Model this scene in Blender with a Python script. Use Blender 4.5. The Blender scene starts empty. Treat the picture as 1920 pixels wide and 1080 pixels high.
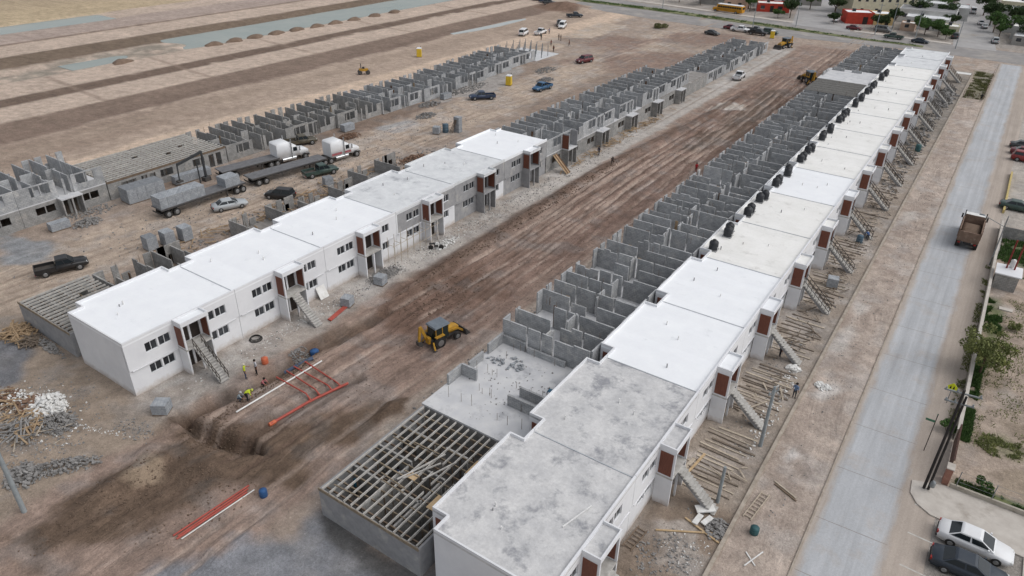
import bpy, math, random
import numpy as np
from mathutils import Matrix, Vector

# ------------------------------------------------------------------ camera, sky, sun, exposure
SC = bpy.context.scene
COL = SC.collection
YAW, PITCH, ROLL = math.radians(33.793), math.radians(30.042), math.radians(1.1215)
CAM_H = 41.0
fwd = Vector((-math.sin(YAW) * math.cos(PITCH), math.cos(YAW) * math.cos(PITCH), -math.sin(PITCH)))
rgt = fwd.cross(Vector((0, 0, 1))).normalized()
upv = rgt.cross(fwd)
r2 = rgt * math.cos(ROLL) + upv * math.sin(ROLL)
u2 = r2.cross(fwd)
cd = bpy.data.cameras.new('camera')
cam = bpy.data.objects.new('camera', cd)
COL.objects.link(cam)
cam.matrix_world = Matrix(((r2.x, u2.x, -fwd.x, 0), (r2.y, u2.y, -fwd.y, 0), (r2.z, u2.z, -fwd.z, CAM_H), (0, 0, 0, 1)))
cd.sensor_width = 36.0
cd.lens = 1343.45 / 1920 * 36.0
cd.clip_start = 1.0
cd.clip_end = 3000.0
SC.camera = cam

SUN_EL, SUN_AZ = math.radians(52), math.radians(70)      # azimuth clockwise from +Y: the sun stands behind thin cloud over the street side
wd = bpy.data.worlds.new('World')
SC.world = wd
wd.use_nodes = True
nt = wd.node_tree
nt.nodes.clear()
sky = nt.nodes.new('ShaderNodeTexSky')
sky.sky_type = 'NISHITA'
sky.sun_disc = False
sky.sun_elevation = SUN_EL
sky.sun_rotation = SUN_AZ
sky.altitude = 400
sky.air_density = 1.0
sky.dust_density = 4.0
hs = nt.nodes.new('ShaderNodeHueSaturation')             # an even cloud layer: hardly any blue left
hs.inputs['Saturation'].default_value = 0.25
bg = nt.nodes.new('ShaderNodeBackground')
bg.inputs['Strength'].default_value = 0.15
wo = nt.nodes.new('ShaderNodeOutputWorld')
nt.links.new(sky.outputs[0], hs.inputs['Color'])
nt.links.new(hs.outputs[0], bg.inputs[0])
nt.links.new(bg.outputs[0], wo.inputs[0])
sl = bpy.data.lights.new('sun', 'SUN')
sl.energy = 0.85
sl.angle = math.radians(70)
sl.color = (1.0, 0.975, 0.945)
so = bpy.data.objects.new('sun', sl)
COL.objects.link(so)
sd = Vector((math.sin(SUN_AZ) * math.cos(SUN_EL), math.cos(SUN_AZ) * math.cos(SUN_EL), math.sin(SUN_EL)))
so.rotation_euler = sd.to_track_quat('Z', 'Y').to_euler()
so.location = sd * 300
SC.view_settings.view_transform = 'Standard'
SC.view_settings.look = 'None'
SC.view_settings.exposure = 0.0
SC.view_settings.gamma = 1.0
SC.view_settings.use_curve_mapping = False
SC.cycles.max_bounces = 5
SC.cycles.diffuse_bounces = 3
SC.cycles.glossy_bounces = 2
SC.cycles.transparent_max_bounces = 6

# ------------------------------------------------------------------ helpers
def s2l(c):
    c = c / 255.0
    return c / 12.92 if c <= 0.04045 else ((c + 0.055) / 1.055) ** 2.4
def S(r, g, b):
    return (s2l(r), s2l(g), s2l(b))

MATS = {}
def mat(name, c1, c2=None, scale=1.0, rough=0.85, metal=0.0, c3=None, scale3=0.15, lo3=0.55, hi3=0.7, bump=0.0, bscale=12.0, brick=None, spec=0.3, lo=0.35, hi=0.65, stretch=(1, 1, 1), trans=0.0, obj=False, rotz=0.0, grain=0.0, splash=None, ovar=0.0, laps=0.0):
    if name in MATS:
        return MATS[name]
    m = bpy.data.materials.new(name)
    m.use_nodes = True
    t = m.node_tree
    N, K = t.nodes, t.links
    b = N['Principled BSDF']
    b.inputs['Roughness'].default_value = rough
    b.inputs['Metallic'].default_value = metal
    b.inputs['Specular IOR Level'].default_value = spec
    c1 = S(*c1)
    m.diffuse_color = (*c1, 1)
    b.inputs['Base Color'].default_value = (*c1, 1)
    if c2 is None and c3 is None and not bump and not brick:
        MATS[name] = m
        return m
    if obj:
        pos = N.new('ShaderNodeTexCoord').outputs['Object']
    else:
        pos = N.new('ShaderNodeNewGeometry').outputs['Position']
    mp = N.new('ShaderNodeMapping')
    mp.inputs['Scale'].default_value = stretch
    mp.inputs['Rotation'].default_value = (0, 0, rotz)
    K.new(pos, mp.inputs['Vector'])
    cur = None
    if c2 is not None:
        nz = N.new('ShaderNodeTexNoise')
        nz.inputs['Scale'].default_value = scale
        nz.inputs['Detail'].default_value = 6
        nz.inputs['Roughness'].default_value = 0.65
        K.new(mp.outputs[0], nz.inputs['Vector'])
        mr = N.new('ShaderNodeMapRange')
        mr.inputs[1].default_value = lo
        mr.inputs[2].default_value = hi
        K.new(nz.outputs['Fac'], mr.inputs[0])
        mx = N.new('ShaderNodeMix')
        mx.data_type = 'RGBA'
        mx.inputs[6].default_value = (*c1, 1)
        mx.inputs[7].default_value = (*S(*c2), 1)
        K.new(mr.outputs[0], mx.inputs[0])
        cur = mx.outputs[2]
    if c3 is not None:
        nz = N.new('ShaderNodeTexNoise')
        nz.inputs['Scale'].default_value = scale3
        nz.inputs['Detail'].default_value = 8
        nz.inputs['Roughness'].default_value = 0.7
        nz.inputs['Distortion'].default_value = 0.15
        K.new(pos, nz.inputs['Vector'])
        mr = N.new('ShaderNodeMapRange')
        mr.inputs[1].default_value = lo3
        mr.inputs[2].default_value = hi3
        K.new(nz.outputs['Fac'], mr.inputs[0])
        mx = N.new('ShaderNodeMix')
        mx.data_type = 'RGBA'
        mx.inputs[6].default_value = (*c1, 1)
        if cur is not None:
            K.new(cur, mx.inputs[6])
        mx.inputs[7].default_value = (*S(*c3), 1)
        K.new(mr.outputs[0], mx.inputs[0])
        cur = mx.outputs[2]
    if grain and cur is not None:
        nz = N.new('ShaderNodeTexNoise')
        nz.inputs['Scale'].default_value = 3.2
        nz.inputs['Detail'].default_value = 8
        nz.inputs['Roughness'].default_value = 0.85
        K.new(pos, nz.inputs['Vector'])
        mr = N.new('ShaderNodeMapRange')
        mr.inputs[1].default_value = 0.3
        mr.inputs[2].default_value = 0.7
        mr.inputs[3].default_value = 1.0 - grain
        mr.inputs[4].default_value = 1.0 + grain * 0.7
        K.new(nz.outputs['Fac'], mr.inputs[0])
        vs = N.new('ShaderNodeVectorMath')
        vs.operation = 'SCALE'
        K.new(cur, vs.inputs[0])
        K.new(mr.outputs[0], vs.inputs['Scale'])
        cur = vs.outputs[0]
    if brick:
        bw, bh, cm, amt = brick
        sp = N.new('ShaderNodeSeparateXYZ')
        K.new(pos, sp.inputs[0])
        ad = N.new('ShaderNodeMath')
        K.new(sp.outputs[0], ad.inputs[0])
        K.new(sp.outputs[1], ad.inputs[1])
        cb = N.new('ShaderNodeCombineXYZ')
        K.new(ad.outputs[0], cb.inputs[0])
        K.new(sp.outputs[2], cb.inputs[1])
        bt = N.new('ShaderNodeTexBrick')
        bt.inputs['Scale'].default_value = 1.0
        bt.inputs['Brick Width'].default_value = bw
        bt.inputs['Row Height'].default_value = bh
        bt.inputs['Mortar Size'].default_value = 0.012
        bt.inputs['Color1'].default_value = (1, 1, 1, 1)
        bt.inputs['Color2'].default_value = (0.78, 0.78, 0.78, 1)
        bt.inputs['Mortar'].default_value = (cm, cm, cm, 1)
        K.new(cb.outputs[0], bt.inputs['Vector'])
        mx = N.new('ShaderNodeMix')
        mx.data_type = 'RGBA'
        mx.blend_type = 'MULTIPLY'
        mx.inputs[0].default_value = amt
        mx.inputs[6].default_value = (*c1, 1)
        if cur is not None:
            K.new(cur, mx.inputs[6])
        K.new(bt.outputs[0], mx.inputs[7])
        cur = mx.outputs[2]
    if laps and cur is not None:                        # roller-wide laps of the coating
        sp = N.new('ShaderNodeSeparateXYZ')
        K.new(pos, sp.inputs[0])
        nz = N.new('ShaderNodeTexNoise')
        nz.inputs['Scale'].default_value = 0.5
        K.new(pos, nz.inputs['Vector'])
        ad = N.new('ShaderNodeMath')
        ad.operation = 'MULTIPLY_ADD'
        K.new(nz.outputs['Fac'], ad.inputs[0])
        ad.inputs[1].default_value = 0.5
        K.new(sp.outputs[1], ad.inputs[2])
        fl = N.new('ShaderNodeMath')
        fl.operation = 'FLOOR'
        K.new(ad.outputs[0], fl.inputs[0])
        wn = N.new('ShaderNodeTexWhiteNoise')
        wn.noise_dimensions = '1D'
        K.new(fl.outputs[0], wn.inputs['W'])
        mr = N.new('ShaderNodeMapRange')
        mr.inputs[3].default_value = 1.0 - laps
        mr.inputs[4].default_value = 1.0 + laps * 0.5
        K.new(wn.outputs['Value'], mr.inputs[0])
        vs = N.new('ShaderNodeVectorMath')
        vs.operation = 'SCALE'
        K.new(cur, vs.inputs[0])
        K.new(mr.outputs[0], vs.inputs['Scale'])
        cur = vs.outputs[0]
    if ovar and cur is not None:                        # each piece a little lighter or darker
        oi = N.new('ShaderNodeObjectInfo')
        mr = N.new('ShaderNodeMapRange')
        mr.inputs[3].default_value = 1.0 - ovar
        mr.inputs[4].default_value = 1.0 + ovar
        K.new(oi.outputs['Random'], mr.inputs[0])
        vs = N.new('ShaderNodeVectorMath')
        vs.operation = 'SCALE'
        K.new(cur, vs.inputs[0])
        K.new(mr.outputs[0], vs.inputs['Scale'])
        cur = vs.outputs[0]
    if splash and cur is not None:                      # mud thrown up on the foot of a wall
        sp = N.new('ShaderNodeSeparateXYZ')
        K.new(pos, sp.inputs[0])
        nz = N.new('ShaderNodeTexNoise')
        nz.inputs['Scale'].default_value = 1.6
        nz.inputs['Detail'].default_value = 6
        nz.inputs['Roughness'].default_value = 0.7
        K.new(pos, nz.inputs['Vector'])
        ma = N.new('ShaderNodeMath')
        ma.operation = 'MULTIPLY_ADD'
        K.new(nz.outputs['Fac'], ma.inputs[0])
        ma.inputs[1].default_value = -1.3
        K.new(sp.outputs[2], ma.inputs[2])
        mr = N.new('ShaderNodeMapRange')
        mr.inputs[1].default_value = -0.75
        mr.inputs[2].default_value = 0.0
        mr.inputs[3].default_value = 0.75
        mr.inputs[4].default_value = 0.0
        K.new(ma.outputs[0], mr.inputs[0])
        mx = N.new('ShaderNodeMix')
        mx.data_type = 'RGBA'
        K.new(cur, mx.inputs[6])
        mx.inputs[7].default_value = (*S(*splash), 1)
        K.new(mr.outputs[0], mx.inputs[0])
        cur = mx.outputs[2]
    if cur is not None:
        K.new(cur, b.inputs['Base Color'])
    if bump:
        nz = N.new('ShaderNodeTexNoise')
        nz.inputs['Scale'].default_value = bscale
        nz.inputs['Detail'].default_value = 4
        K.new(pos, nz.inputs['Vector'])
        bp = N.new('ShaderNodeBump')
        bp.inputs['Strength'].default_value = bump
        bp.inputs['Distance'].default_value = 0.1
        K.new(nz.outputs['Fac'], bp.inputs['Height'])
        K.new(bp.outputs[0], b.inputs['Normal'])
    MATS[name] = m
    return m

class MB:
    """collects shapes and links them as one mesh object"""
    def __init__(s):
        s.v, s.f, s.sm = [], [], []
    def add(s, vs, fs, smooth=False):
        o = len(s.v)
        s.v.extend(vs)
        for f in fs:
            s.f.append(tuple(i + o for i in f))
            s.sm.append(smooth)
        return s
    def box(s, x0, y0, z0, x1, y1, z1):
        return s.add([(x0, y0, z0), (x1, y0, z0), (x1, y1, z0), (x0, y1, z0), (x0, y0, z1), (x1, y0, z1), (x1, y1, z1), (x0, y1, z1)],
                     [(3, 2, 1, 0), (4, 5, 6, 7), (0, 1, 5, 4), (1, 2, 6, 5), (2, 3, 7, 6), (3, 0, 4, 7)])
    def tbox(s, x0, y0, z0, x1, y1, z1, tx=0.0, ty=0.0):
        """box whose top is drawn in by tx, ty on each side"""
        return s.add([(x0, y0, z0), (x1, y0, z0), (x1, y1, z0), (x0, y1, z0), (x0 + tx, y0 + ty, z1), (x1 - tx, y0 + ty, z1), (x1 - tx, y1 - ty, z1), (x0 + tx, y1 - ty, z1)],
                     [(3, 2, 1, 0), (4, 5, 6, 7), (0, 1, 5, 4), (1, 2, 6, 5), (2, 3, 7, 6), (3, 0, 4, 7)])
    def bar(s, p, q, w, h):
        """rectangular bar from p to q, w wide, h high, centred"""
        p, q = Vector(p), Vector(q)
        d = (q - p).normalized()
        a = d.cross(Vector((0, 0, 1)))
        a = Vector((1, 0, 0)) if a.length < 1e-4 else a.normalized()
        c = a.cross(d)
        a, c = a * w / 2, c * h / 2
        vs = [tuple(e + i * a + j * c) for e in (p, q) for i, j in ((-1, -1), (1, -1), (1, 1), (-1, 1))]
        return s.add(vs, [(0, 1, 2, 3), (7, 6, 5, 4), (0, 4, 5, 1), (1, 5, 6, 2), (2, 6, 7, 3), (3, 7, 4, 0)])
    def tube(s, p, q, r, r2=None, n=8, cap=True):
        r2 = r if r2 is None else r2
        p, q = Vector(p), Vector(q)
        d = (q - p).normalized()
        a = d.cross(Vector((0, 0, 1)))
        a = Vector((1, 0, 0)) if a.length < 1e-4 else a.normalized()
        c = a.cross(d)
        vs = []
        for e, rr in ((p, r), (q, r2)):
            for k in range(n):
                t = 2 * math.pi * k / n
                vs.append(tuple(e + rr * (math.cos(t) * a + math.sin(t) * c)))
        s.add(vs, [(k, (k + 1) % n, n + (k + 1) % n, n + k) for k in range(n)], True)
        if cap:
            s.add(vs, [tuple(range(n - 1, -1, -1)), tuple(range(n, 2 * n))])
        return s
    def path(s, pts, r, n=6):
        for a, b in zip(pts[:-1], pts[1:]):
            s.tube(a, b, r, n=n)
        return s
    def lathe(s, prof, n=16, cx=0, cy=0, smooth=True):
        vs = []
        for r, z in prof:
            for k in range(n):
                t = 2 * math.pi * k / n
                vs.append((cx + r * math.cos(t), cy + r * math.sin(t), z))
        m = len(prof)
        fs = [(i * n + k, i * n + (k + 1) % n, (i + 1) * n + (k + 1) % n, (i + 1) * n + k) for i in range(m - 1) for k in range(n)]
        s.add(vs, fs, smooth)
        s.add(vs[-n:], [tuple(range(n))], smooth)
        return s
    def prism(s, poly, z0, z1):
        n = len(poly)
        vs = [(x, y, z0) for x, y in poly] + [(x, y, z1) for x, y in poly]
        return s.add(vs, [tuple(range(n - 1, -1, -1)), tuple(range(n, 2 * n))] + [(k, (k + 1) % n, n + (k + 1) % n, n + k) for k in range(n)])
    def xprism(s, poly, y0, y1):
        """polygon in x,z pushed along y"""
        n = len(poly)
        vs = [(x, y0, z) for x, z in poly] + [(x, y1, z) for x, z in poly]
        return s.add(vs, [tuple(range(n)), tuple(range(2 * n - 1, n - 1, -1))] + [(n + k, n + (k + 1) % n, (k + 1) % n, k) for k in range(n)])
    def yprism(s, poly, x0, x1):
        """polygon in y,z pushed along x"""
        n = len(poly)
        vs = [(x0, y, z) for y, z in poly] + [(x1, y, z) for y, z in poly]
        return s.add(vs, [tuple(range(n - 1, -1, -1)), tuple(range(n, 2 * n))] + [(k, (k + 1) % n, n + (k + 1) % n, n + k) for k in range(n)])
    def loft(s, rings, cap=True, smooth=True):
        n = len(rings[0])
        vs = [p for r in rings for p in r]
        s.add(vs, [(i * n + k, i * n + (k + 1) % n, (i + 1) * n + (k + 1) % n, (i + 1) * n + k) for i in range(len(rings) - 1) for k in range(n)], smooth)
        if cap:
            s.add(rings[0], [tuple(range(n - 1, -1, -1))])
            s.add(rings[-1], [tuple(range(n))])
        return s
    def quad(s, a, b, c, d):
        return s.add([a, b, c, d], [(0, 1, 2, 3)])
    def plate(s, a, b, c, d, t=0.02):
        """thin solid plate; a b c d counter-clockwise seen from outside"""
        a, b, c, d = map(Vector, (a, b, c, d))
        n = (b - a).cross(d - a).normalized() * t
        vs = [tuple(p) for p in (a, b, c, d, a + n, b + n, c + n, d + n)]
        return s.add(vs, [(3, 2, 1, 0), (4, 5, 6, 7), (0, 1, 5, 4), (1, 2, 6, 5), (2, 3, 7, 6), (3, 0, 4, 7)])
    def mesh(s, name):
        me = bpy.data.meshes.new(name)
        me.from_pydata(s.v, [], s.f)
        me.polygons.foreach_set('use_smooth', s.sm)
        me.update()
        return me
    def build(s, name, m, parent=None, loc=None):
        return link(name, s.mesh(name), m, parent, loc)

def link(name, me, m, parent=None, loc=None, rz=0.0):
    if m is not None and not me.materials:
        me.materials.append(m)
    o = bpy.data.objects.new(name, me)
    COL.objects.link(o)
    if parent is not None:
        o.parent = parent
    if loc is not None:
        o.location = loc
    if rz:
        o.rotation_euler = (0, 0, rz)
    return o
def tag(o, label, cat, group=None, kind=None):
    if label:
        o['label'] = label
    if cat:
        o['category'] = cat
    if group:
        o['group'] = group
    if kind:
        o['kind'] = kind
    return o
def thing(name, label, cat, loc=(0, 0, 0), rz=0.0, group=None):
    o = bpy.data.objects.new(name, None)
    COL.objects.link(o)
    o.empty_display_size = 0.3
    o.location = loc
    o.rotation_euler = (0, 0, rz)
    return tag(o, label, cat, group)
def copy_tree(o, parent=None, loc=None, rz=None, label=None):
    c = o.copy()
    COL.objects.link(c)
    c.parent = parent
    if loc is not None:
        c.location = loc
    if rz is not None:
        c.rotation_euler = (0, 0, rz)
    if label:
        c['label'] = label
    for ch in o.children:
        copy_tree(ch, c)
    return c
MC = {}
def cached(key, fn):
    if key not in MC:
        MC[key] = fn().mesh(key if isinstance(key, str) else str(key[0]))
    return MC[key]
ORD = ['first', 'second', 'third', 'fourth', 'fifth', 'sixth', 'seventh', 'eighth', 'ninth', 'tenth', 'eleventh', 'twelfth', 'thirteenth', 'fourteenth', 'fifteenth', 'sixteenth', 'seventeenth', 'eighteenth', 'nineteenth', 'twentieth']
# ------------------------------------------------------------------ ground: one sheet, soil kinds as colours of the soil itself
RNG = np.random.RandomState(7)
NT = RNG.rand(256, 256)
def vn(x, y):
    xi, yi = np.floor(x).astype(int), np.floor(y).astype(int)
    fx, fy = x - xi, y - yi
    fx, fy = fx * fx * (3 - 2 * fx), fy * fy * (3 - 2 * fy)
    a, b = NT[xi & 255, yi & 255], NT[(xi + 1) & 255, yi & 255]
    c, d = NT[xi & 255, (yi + 1) & 255], NT[(xi + 1) & 255, (yi + 1) & 255]
    return (a * (1 - fx) + b * fx) * (1 - fy) + (c * (1 - fx) + d * fx) * fy
def fbm(x, y, s, o=4, seed=0.0):
    t, a, w = 0.0, 0.5, 0.0
    for k in range(o):
        t = t + a * vn(x * s + seed * 17.3 + 31.7 * k, y * s - seed * 9.1 + 11.9 * k)
        w += a
        a *= 0.5
        s *= 2.03
    return t / w
def sm(a, b, x):
    t = np.clip((x - a) / (b - a), 0, 1)
    return t * t * (3 - 2 * t)
def pdist(x, y, poly, closed=True):
    n = len(poly)
    d = np.full(x.shape, 1e9)
    ins = np.zeros(x.shape, bool)
    for k in range(n if closed else n - 1):
        ax, ay = poly[k]
        bx, by = poly[(k + 1) % n]
        ex, ey = bx - ax, by - ay
        t = np.clip(((x - ax) * ex + (y - ay) * ey) / (ex * ex + ey * ey + 1e-9), 0, 1)
        d = np.minimum(d, np.hypot(x - ax - t * ex, y - ay - t * ey))
        if closed:
            c = ((ay > y) != (by > y)) & (x < ex * (y - ay) / (ey + 1e-12) + ax)
            ins ^= c
    return np.where(ins, -d, d) if closed else d
SOIL = {
 'A': ([(-48.7, 8.8), (-48.6, 10.9), (-48.7, 15.6), (-47.7, 19.9), (-49.2, 22.8), (-49.9, 24.0), (-48.5, 25.9), (-45.0, 26.6), (-42.3, 27.8), (-39.9, 30.3), (-38.0, 34.3), (-35.9, 36.7), (-34.4, 35.5), (-35.7, 32.5), (-36.2, 28.1), (-36.5, 25.0), (-40.0, 19.8), (-41.3, 16.3), (-42.6, 13.0), (-42.8, 10.2), (-45.6, 7.4)], (102, 84, 69), 1.6, 0.9),
 'A3': ([(-47.1, 17.5), (-47.9, 19.1), (-46.2, 19.9), (-45.0, 18.6), (-45.8, 17.4)], (150, 131, 110), 0.9, 0.9),
 'A2': ([(-50.4, 23.2), (-50.2, 24.3), (-46.7, 24.6), (-43.0, 25.6), (-40.4, 25.1), (-42.2, 23.9), (-45.7, 22.9)], (74, 60, 49), 0.8, 0.95),
 'B': ([(-48.7, 45.2), (-50.2, 51.1), (-49.9, 59.3), (-45.4, 60.9), (-40.1, 59.9), (-39.6, 53.1), (-41.6, 49.0), (-42.1, 43.7), (-46.0, 43.3)], (112, 88, 75), 2.5, 0.8),
 'D': ([(-39.7, 111.6), (-38.4, 122.9), (-33.9, 130.0), (-37.1, 146.5), (-39.9, 167.5), (-45.5, 166.1), (-43.3, 148.8), (-42.5, 131.4), (-42.6, 116.1)], (108, 93, 82), 2.5, 0.85),
 'E': ([(-48.4, 141.0), (-48.0, 149.2), (-43.1, 151.5), (-42.7, 145.4)], (190, 182, 172), 0.8, 0.95),
 'F': ([(-40, 8), (-33.0, 20.7), (-32.9, 23.7), (-30.6, 23.3), (-26.7, 23.1), (-18, 23.6), (-18, 8)], (130, 134, 141), 1.6, 0.9),
 'F2': ([(-32.5, 23.5), (-30.1, 23.4), (-22.1, 23.4), (-24.6, 21.5), (-29.8, 21.9)], (92, 90, 88), 0.7, 0.85),
 'G': ([(-100.0, 31.7), (-96.8, 34.0), (-90.6, 33.9), (-88.3, 31.2), (-90.9, 27.6)], (142, 146, 150), 1.5, 0.9),
 'H': ([(-76.5, 19.3), (-72.6, 21.2), (-69.8, 20.4), (-67.3, 18.0), (-67.3, 15.1), (-76, 13)], (112, 115, 121), 1.0, 0.9),
 'J': ([(-54.7, 54.1), (-54.8, 61.1), (-51.5, 64.5), (-50.8, 60.4), (-51.8, 54.6)], (186, 181, 175), 1.2, 0.7),
 'M': ([(-36.5, 32.7), (-37.1, 35.4), (-35.9, 37.2), (-34.9, 35.6), (-35.2, 33.3)], (104, 86, 72), 0.4, 0.95),
 'gl': ([(-93.3, 92.5), (-92.0, 99.7), (-87.4, 99.1), (-88.1, 92.5)], (160, 160, 160), 1.0, 0.85),
 'dk1': ([(-100.2, 83.3), (-100.0, 98.0), (-98.4, 108.6), (-93.4, 107.7), (-93.3, 92.5), (-95.4, 81.4)], (128, 110, 97), 1.8, 0.8),
 'gr5': ([(-100.9, 115.4), (-100.9, 131.6), (-99.3, 150.1), (-95.9, 147.8), (-90.9, 129.1), (-93.8, 114.4)], (160, 156, 152), 2.0, 0.8),
 'w1': ([(-6.4, 58.8), (-5.0, 62.2), (-3.8, 61.1), (-5.1, 58.3)], (196, 191, 186), 0.8, 0.75),
 'w2': ([(-6.4, 67.9), (-6.2, 78.7), (-5.0, 78.7), (-5.2, 68.2)], (186, 180, 174), 0.9, 0.7),
 'w3': ([(-6.2, 48.9), (-5.6, 50.7), (-4.6, 50.0), (-5.3, 48.2)], (196, 193, 190), 0.6, 0.7),
 'w4': ([(-6.4, 104), (-6.2, 110), (-4.5, 112), (-4.8, 106)], (188, 182, 176), 1.0, 0.6),
 'g1': ([(5.9, 71.4), (5.9, 88.7), (7.0, 89.7), (7.7, 82.0), (7.1, 70.4)], (92, 104, 60), 1.1, 0.85),
 'g2': ([(7.4, 61.1), (8.9, 63.0), (10.3, 61.2), (8.3, 59.7)], (112, 114, 80), 1.4, 0.65),
 'g3': ([(6.2, 54.6), (16, 54.9), (16, 53.5), (6.0, 53.5)], (92, 106, 58), 0.3, 0.85),
 'g4': ([(5.9, 107.5), (10.4, 109.5), (10.9, 98.9), (8.0, 99.9), (6.1, 102.1)], (84, 104, 58), 0.9, 0.8),
 'sand1': ([(-109.1, 188.4), (-113.6, 216.0), (-103.4, 218.5), (-102.3, 192.0)], (186, 168, 150), 0.8, 0.95),
 'sand2': ([(-108.2, 165.8), (-107.5, 179.9), (-102.3, 178.6), (-102.6, 167.9)], (186, 166, 146), 0.8, 0.95),
 'fp': ([(-6.3, 186.0), (-6.3, 217), (-2.6, 217), (-2.4, 186.4)], (118, 114, 92), 0.6, 0.9),
 'dkR': ([(-40.4, 60), (-41.3, 100), (-36, 140), (-34, 120), (-35.5, 90)], (126, 103, 92), 2.2, 0.6),
}
TRENCH = [(-50.0, 23.9), (-48.6, 28.5), (-48.3, 39.4), (-47.4, 46.2)]
BERM = [(-47.6, 46.2), (-49.2, 60), (-49.4, 100), (-47.3, 130), (-45.4, 157.8)]
PIPE_T = [(-43.6, 25.5), (-42.9, 28.0), (-42.7, 32.5), (-41.6, 36.5)]
def track_lines(x, y):
    r = random.Random(5)
    for i in range(52):
        road = i < 36
        xc0 = r.uniform(-48.6, -34.8) if road else r.uniform(-92, -79)
        a_, k_, p_ = r.uniform(.2, 1.8), r.uniform(.012, .06), r.uniform(0, 6)
        y0, L = r.uniform(0, 170), r.uniform(30, 110)
        dark = r.random() < .55
        f = sm(y0 - 6, y0 + 6, y) * sm(y0 + L + 6, y0 + L - 6, y) * sm(.28, .6, fbm(x, y, .25, 2, 20 + i))
        for off in (0, 1.7):
            yield road, dark, xc0 + off + a_ * np.sin(k_ * y + p_), f
def ground_h(x, y):
    """height of the soil"""
    h = np.zeros(x.shape)
    n1 = fbm(x, y, 0.35, 4, 1) - 0.5
    n2 = fbm(x, y, 0.06, 3, 2) - 0.5
    site = sm(-118, -112, x) * sm(-2.6, -4.0, x) * sm(226, 218, y)
    h += site * (0.10 * n1)
    road = sm(-51.5, -48, x) * sm(-33.0, -36, x) * sm(5, 10, y) * sm(222, 205, y)
    h += road * (0.35 * n2 + 0.30 * n1 + 0.16 * (fbm(x, y, 1.3, 3, 21) - 0.5))
    rut = fbm(x * 1.0, y * 0.04, 0.9, 3, 5) - 0.5
    h += road * 0.42 * rut
    left = sm(-94, -90, x) * sm(-77, -80, x)
    h += left * 0.12 * (fbm(x, y * 0.06, 0.8, 3, 9) - 0.5)
    d = pdist(x, y, TRENCH, False) + 0.7 * n1
    h -= 0.75 * sm(1.0, 0.25, d)
    h += 0.12 * sm(2.2, 1.3, d) * sm(0.7, 1.2, d)
    d = pdist(x, y, BERM, False) + 1.2 * n1
    h += 0.30 * sm(1.3, 0.2, d)
    d = pdist(x, y, PIPE_T, False) + 0.4 * n1
    h -= 0.35 * sm(0.9, 0.3, d)
    h += 0.08 * sm(2.0, 1.2, d) * sm(0.7, 1.1, d)
    d = pdist(x, y, SOIL['A2'][0]) + 0.8 * n1
    h -= 1.5 * sm(0.3, -0.7, d)
    d = pdist(x, y, SOIL['M'][0]) + 0.4 * n1
    h += 0.65 * sm(0.2, -1.0, d)
    for (px, py, rx, ry, hh) in ((-46.5, 16.5, 1.6, 5.0, 0.7), (-43.2, 21.5, 3.0, 2.6, 0.55), (-48.3, 20.0, 1.0, 1.5, 0.5), (-44.4, 12.0, 1.2, 4.0, 0.35), (-137, 234, 9, 7, 2.6), (-127, 231, 5, 4, 1.4), (-104.5, 47, 3, 4, 0.4), (-90.5, 112, 3, 3, 0.5)):
        r = np.hypot((x - px) / rx, (y - py) / ry)
        h += hh * sm(1.15, 0.0, r + 0.5 * n1)
    for (px, py, rr) in ((-72.0, 49.0, 1.5), (-98.0, 38.5, 1.6), (-94, 100, 1.5), (-103, 80, 0.1)):
        h += 0.5 * sm(1.0, 0.0, np.hypot(x - px, y - py) / rr + 0.4 * n1)
    for road, dark, xc, f in track_lines(x, y):
        if road:
            q = np.abs(x - xc)
            h += f * (.07 * sm(.75, .5, q) * sm(.25, .42, q) - .10 * sm(.38, .12, q))
    # the verge behind the kerb lies a hand higher than the street
    h += 0.10 * sm(-2.15, -2.25, x) * sm(-13, -12, x) * sm(8, 10, y) * sm(224, 222, y)
    # graded terraces and basins to the far left
    t = fbm(x, y, 0.12, 3, 4) - 0.5
    xx = x + 0.9 * t
    h += 0.2 * sm(-137, -147, xx) + 0.2 * sm(-158, -163, xx) - 0.9 * sm(-175.5, -178.5, xx) * sm(-199, -190, xx) * np.maximum(sm(108, 118, y + 10 * t), 0.62 * sm(104, 96, y + 12 * t) * sm(-190, -183, xx))
    h += 0.35 * sm(-189, -198, xx) + 0.15 * sm(-212, -213.5, xx) - 0.8 * sm(-227.5, -230, xx) * sm(-243, -240, xx) * sm(128, 118, y)
    return h
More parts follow.
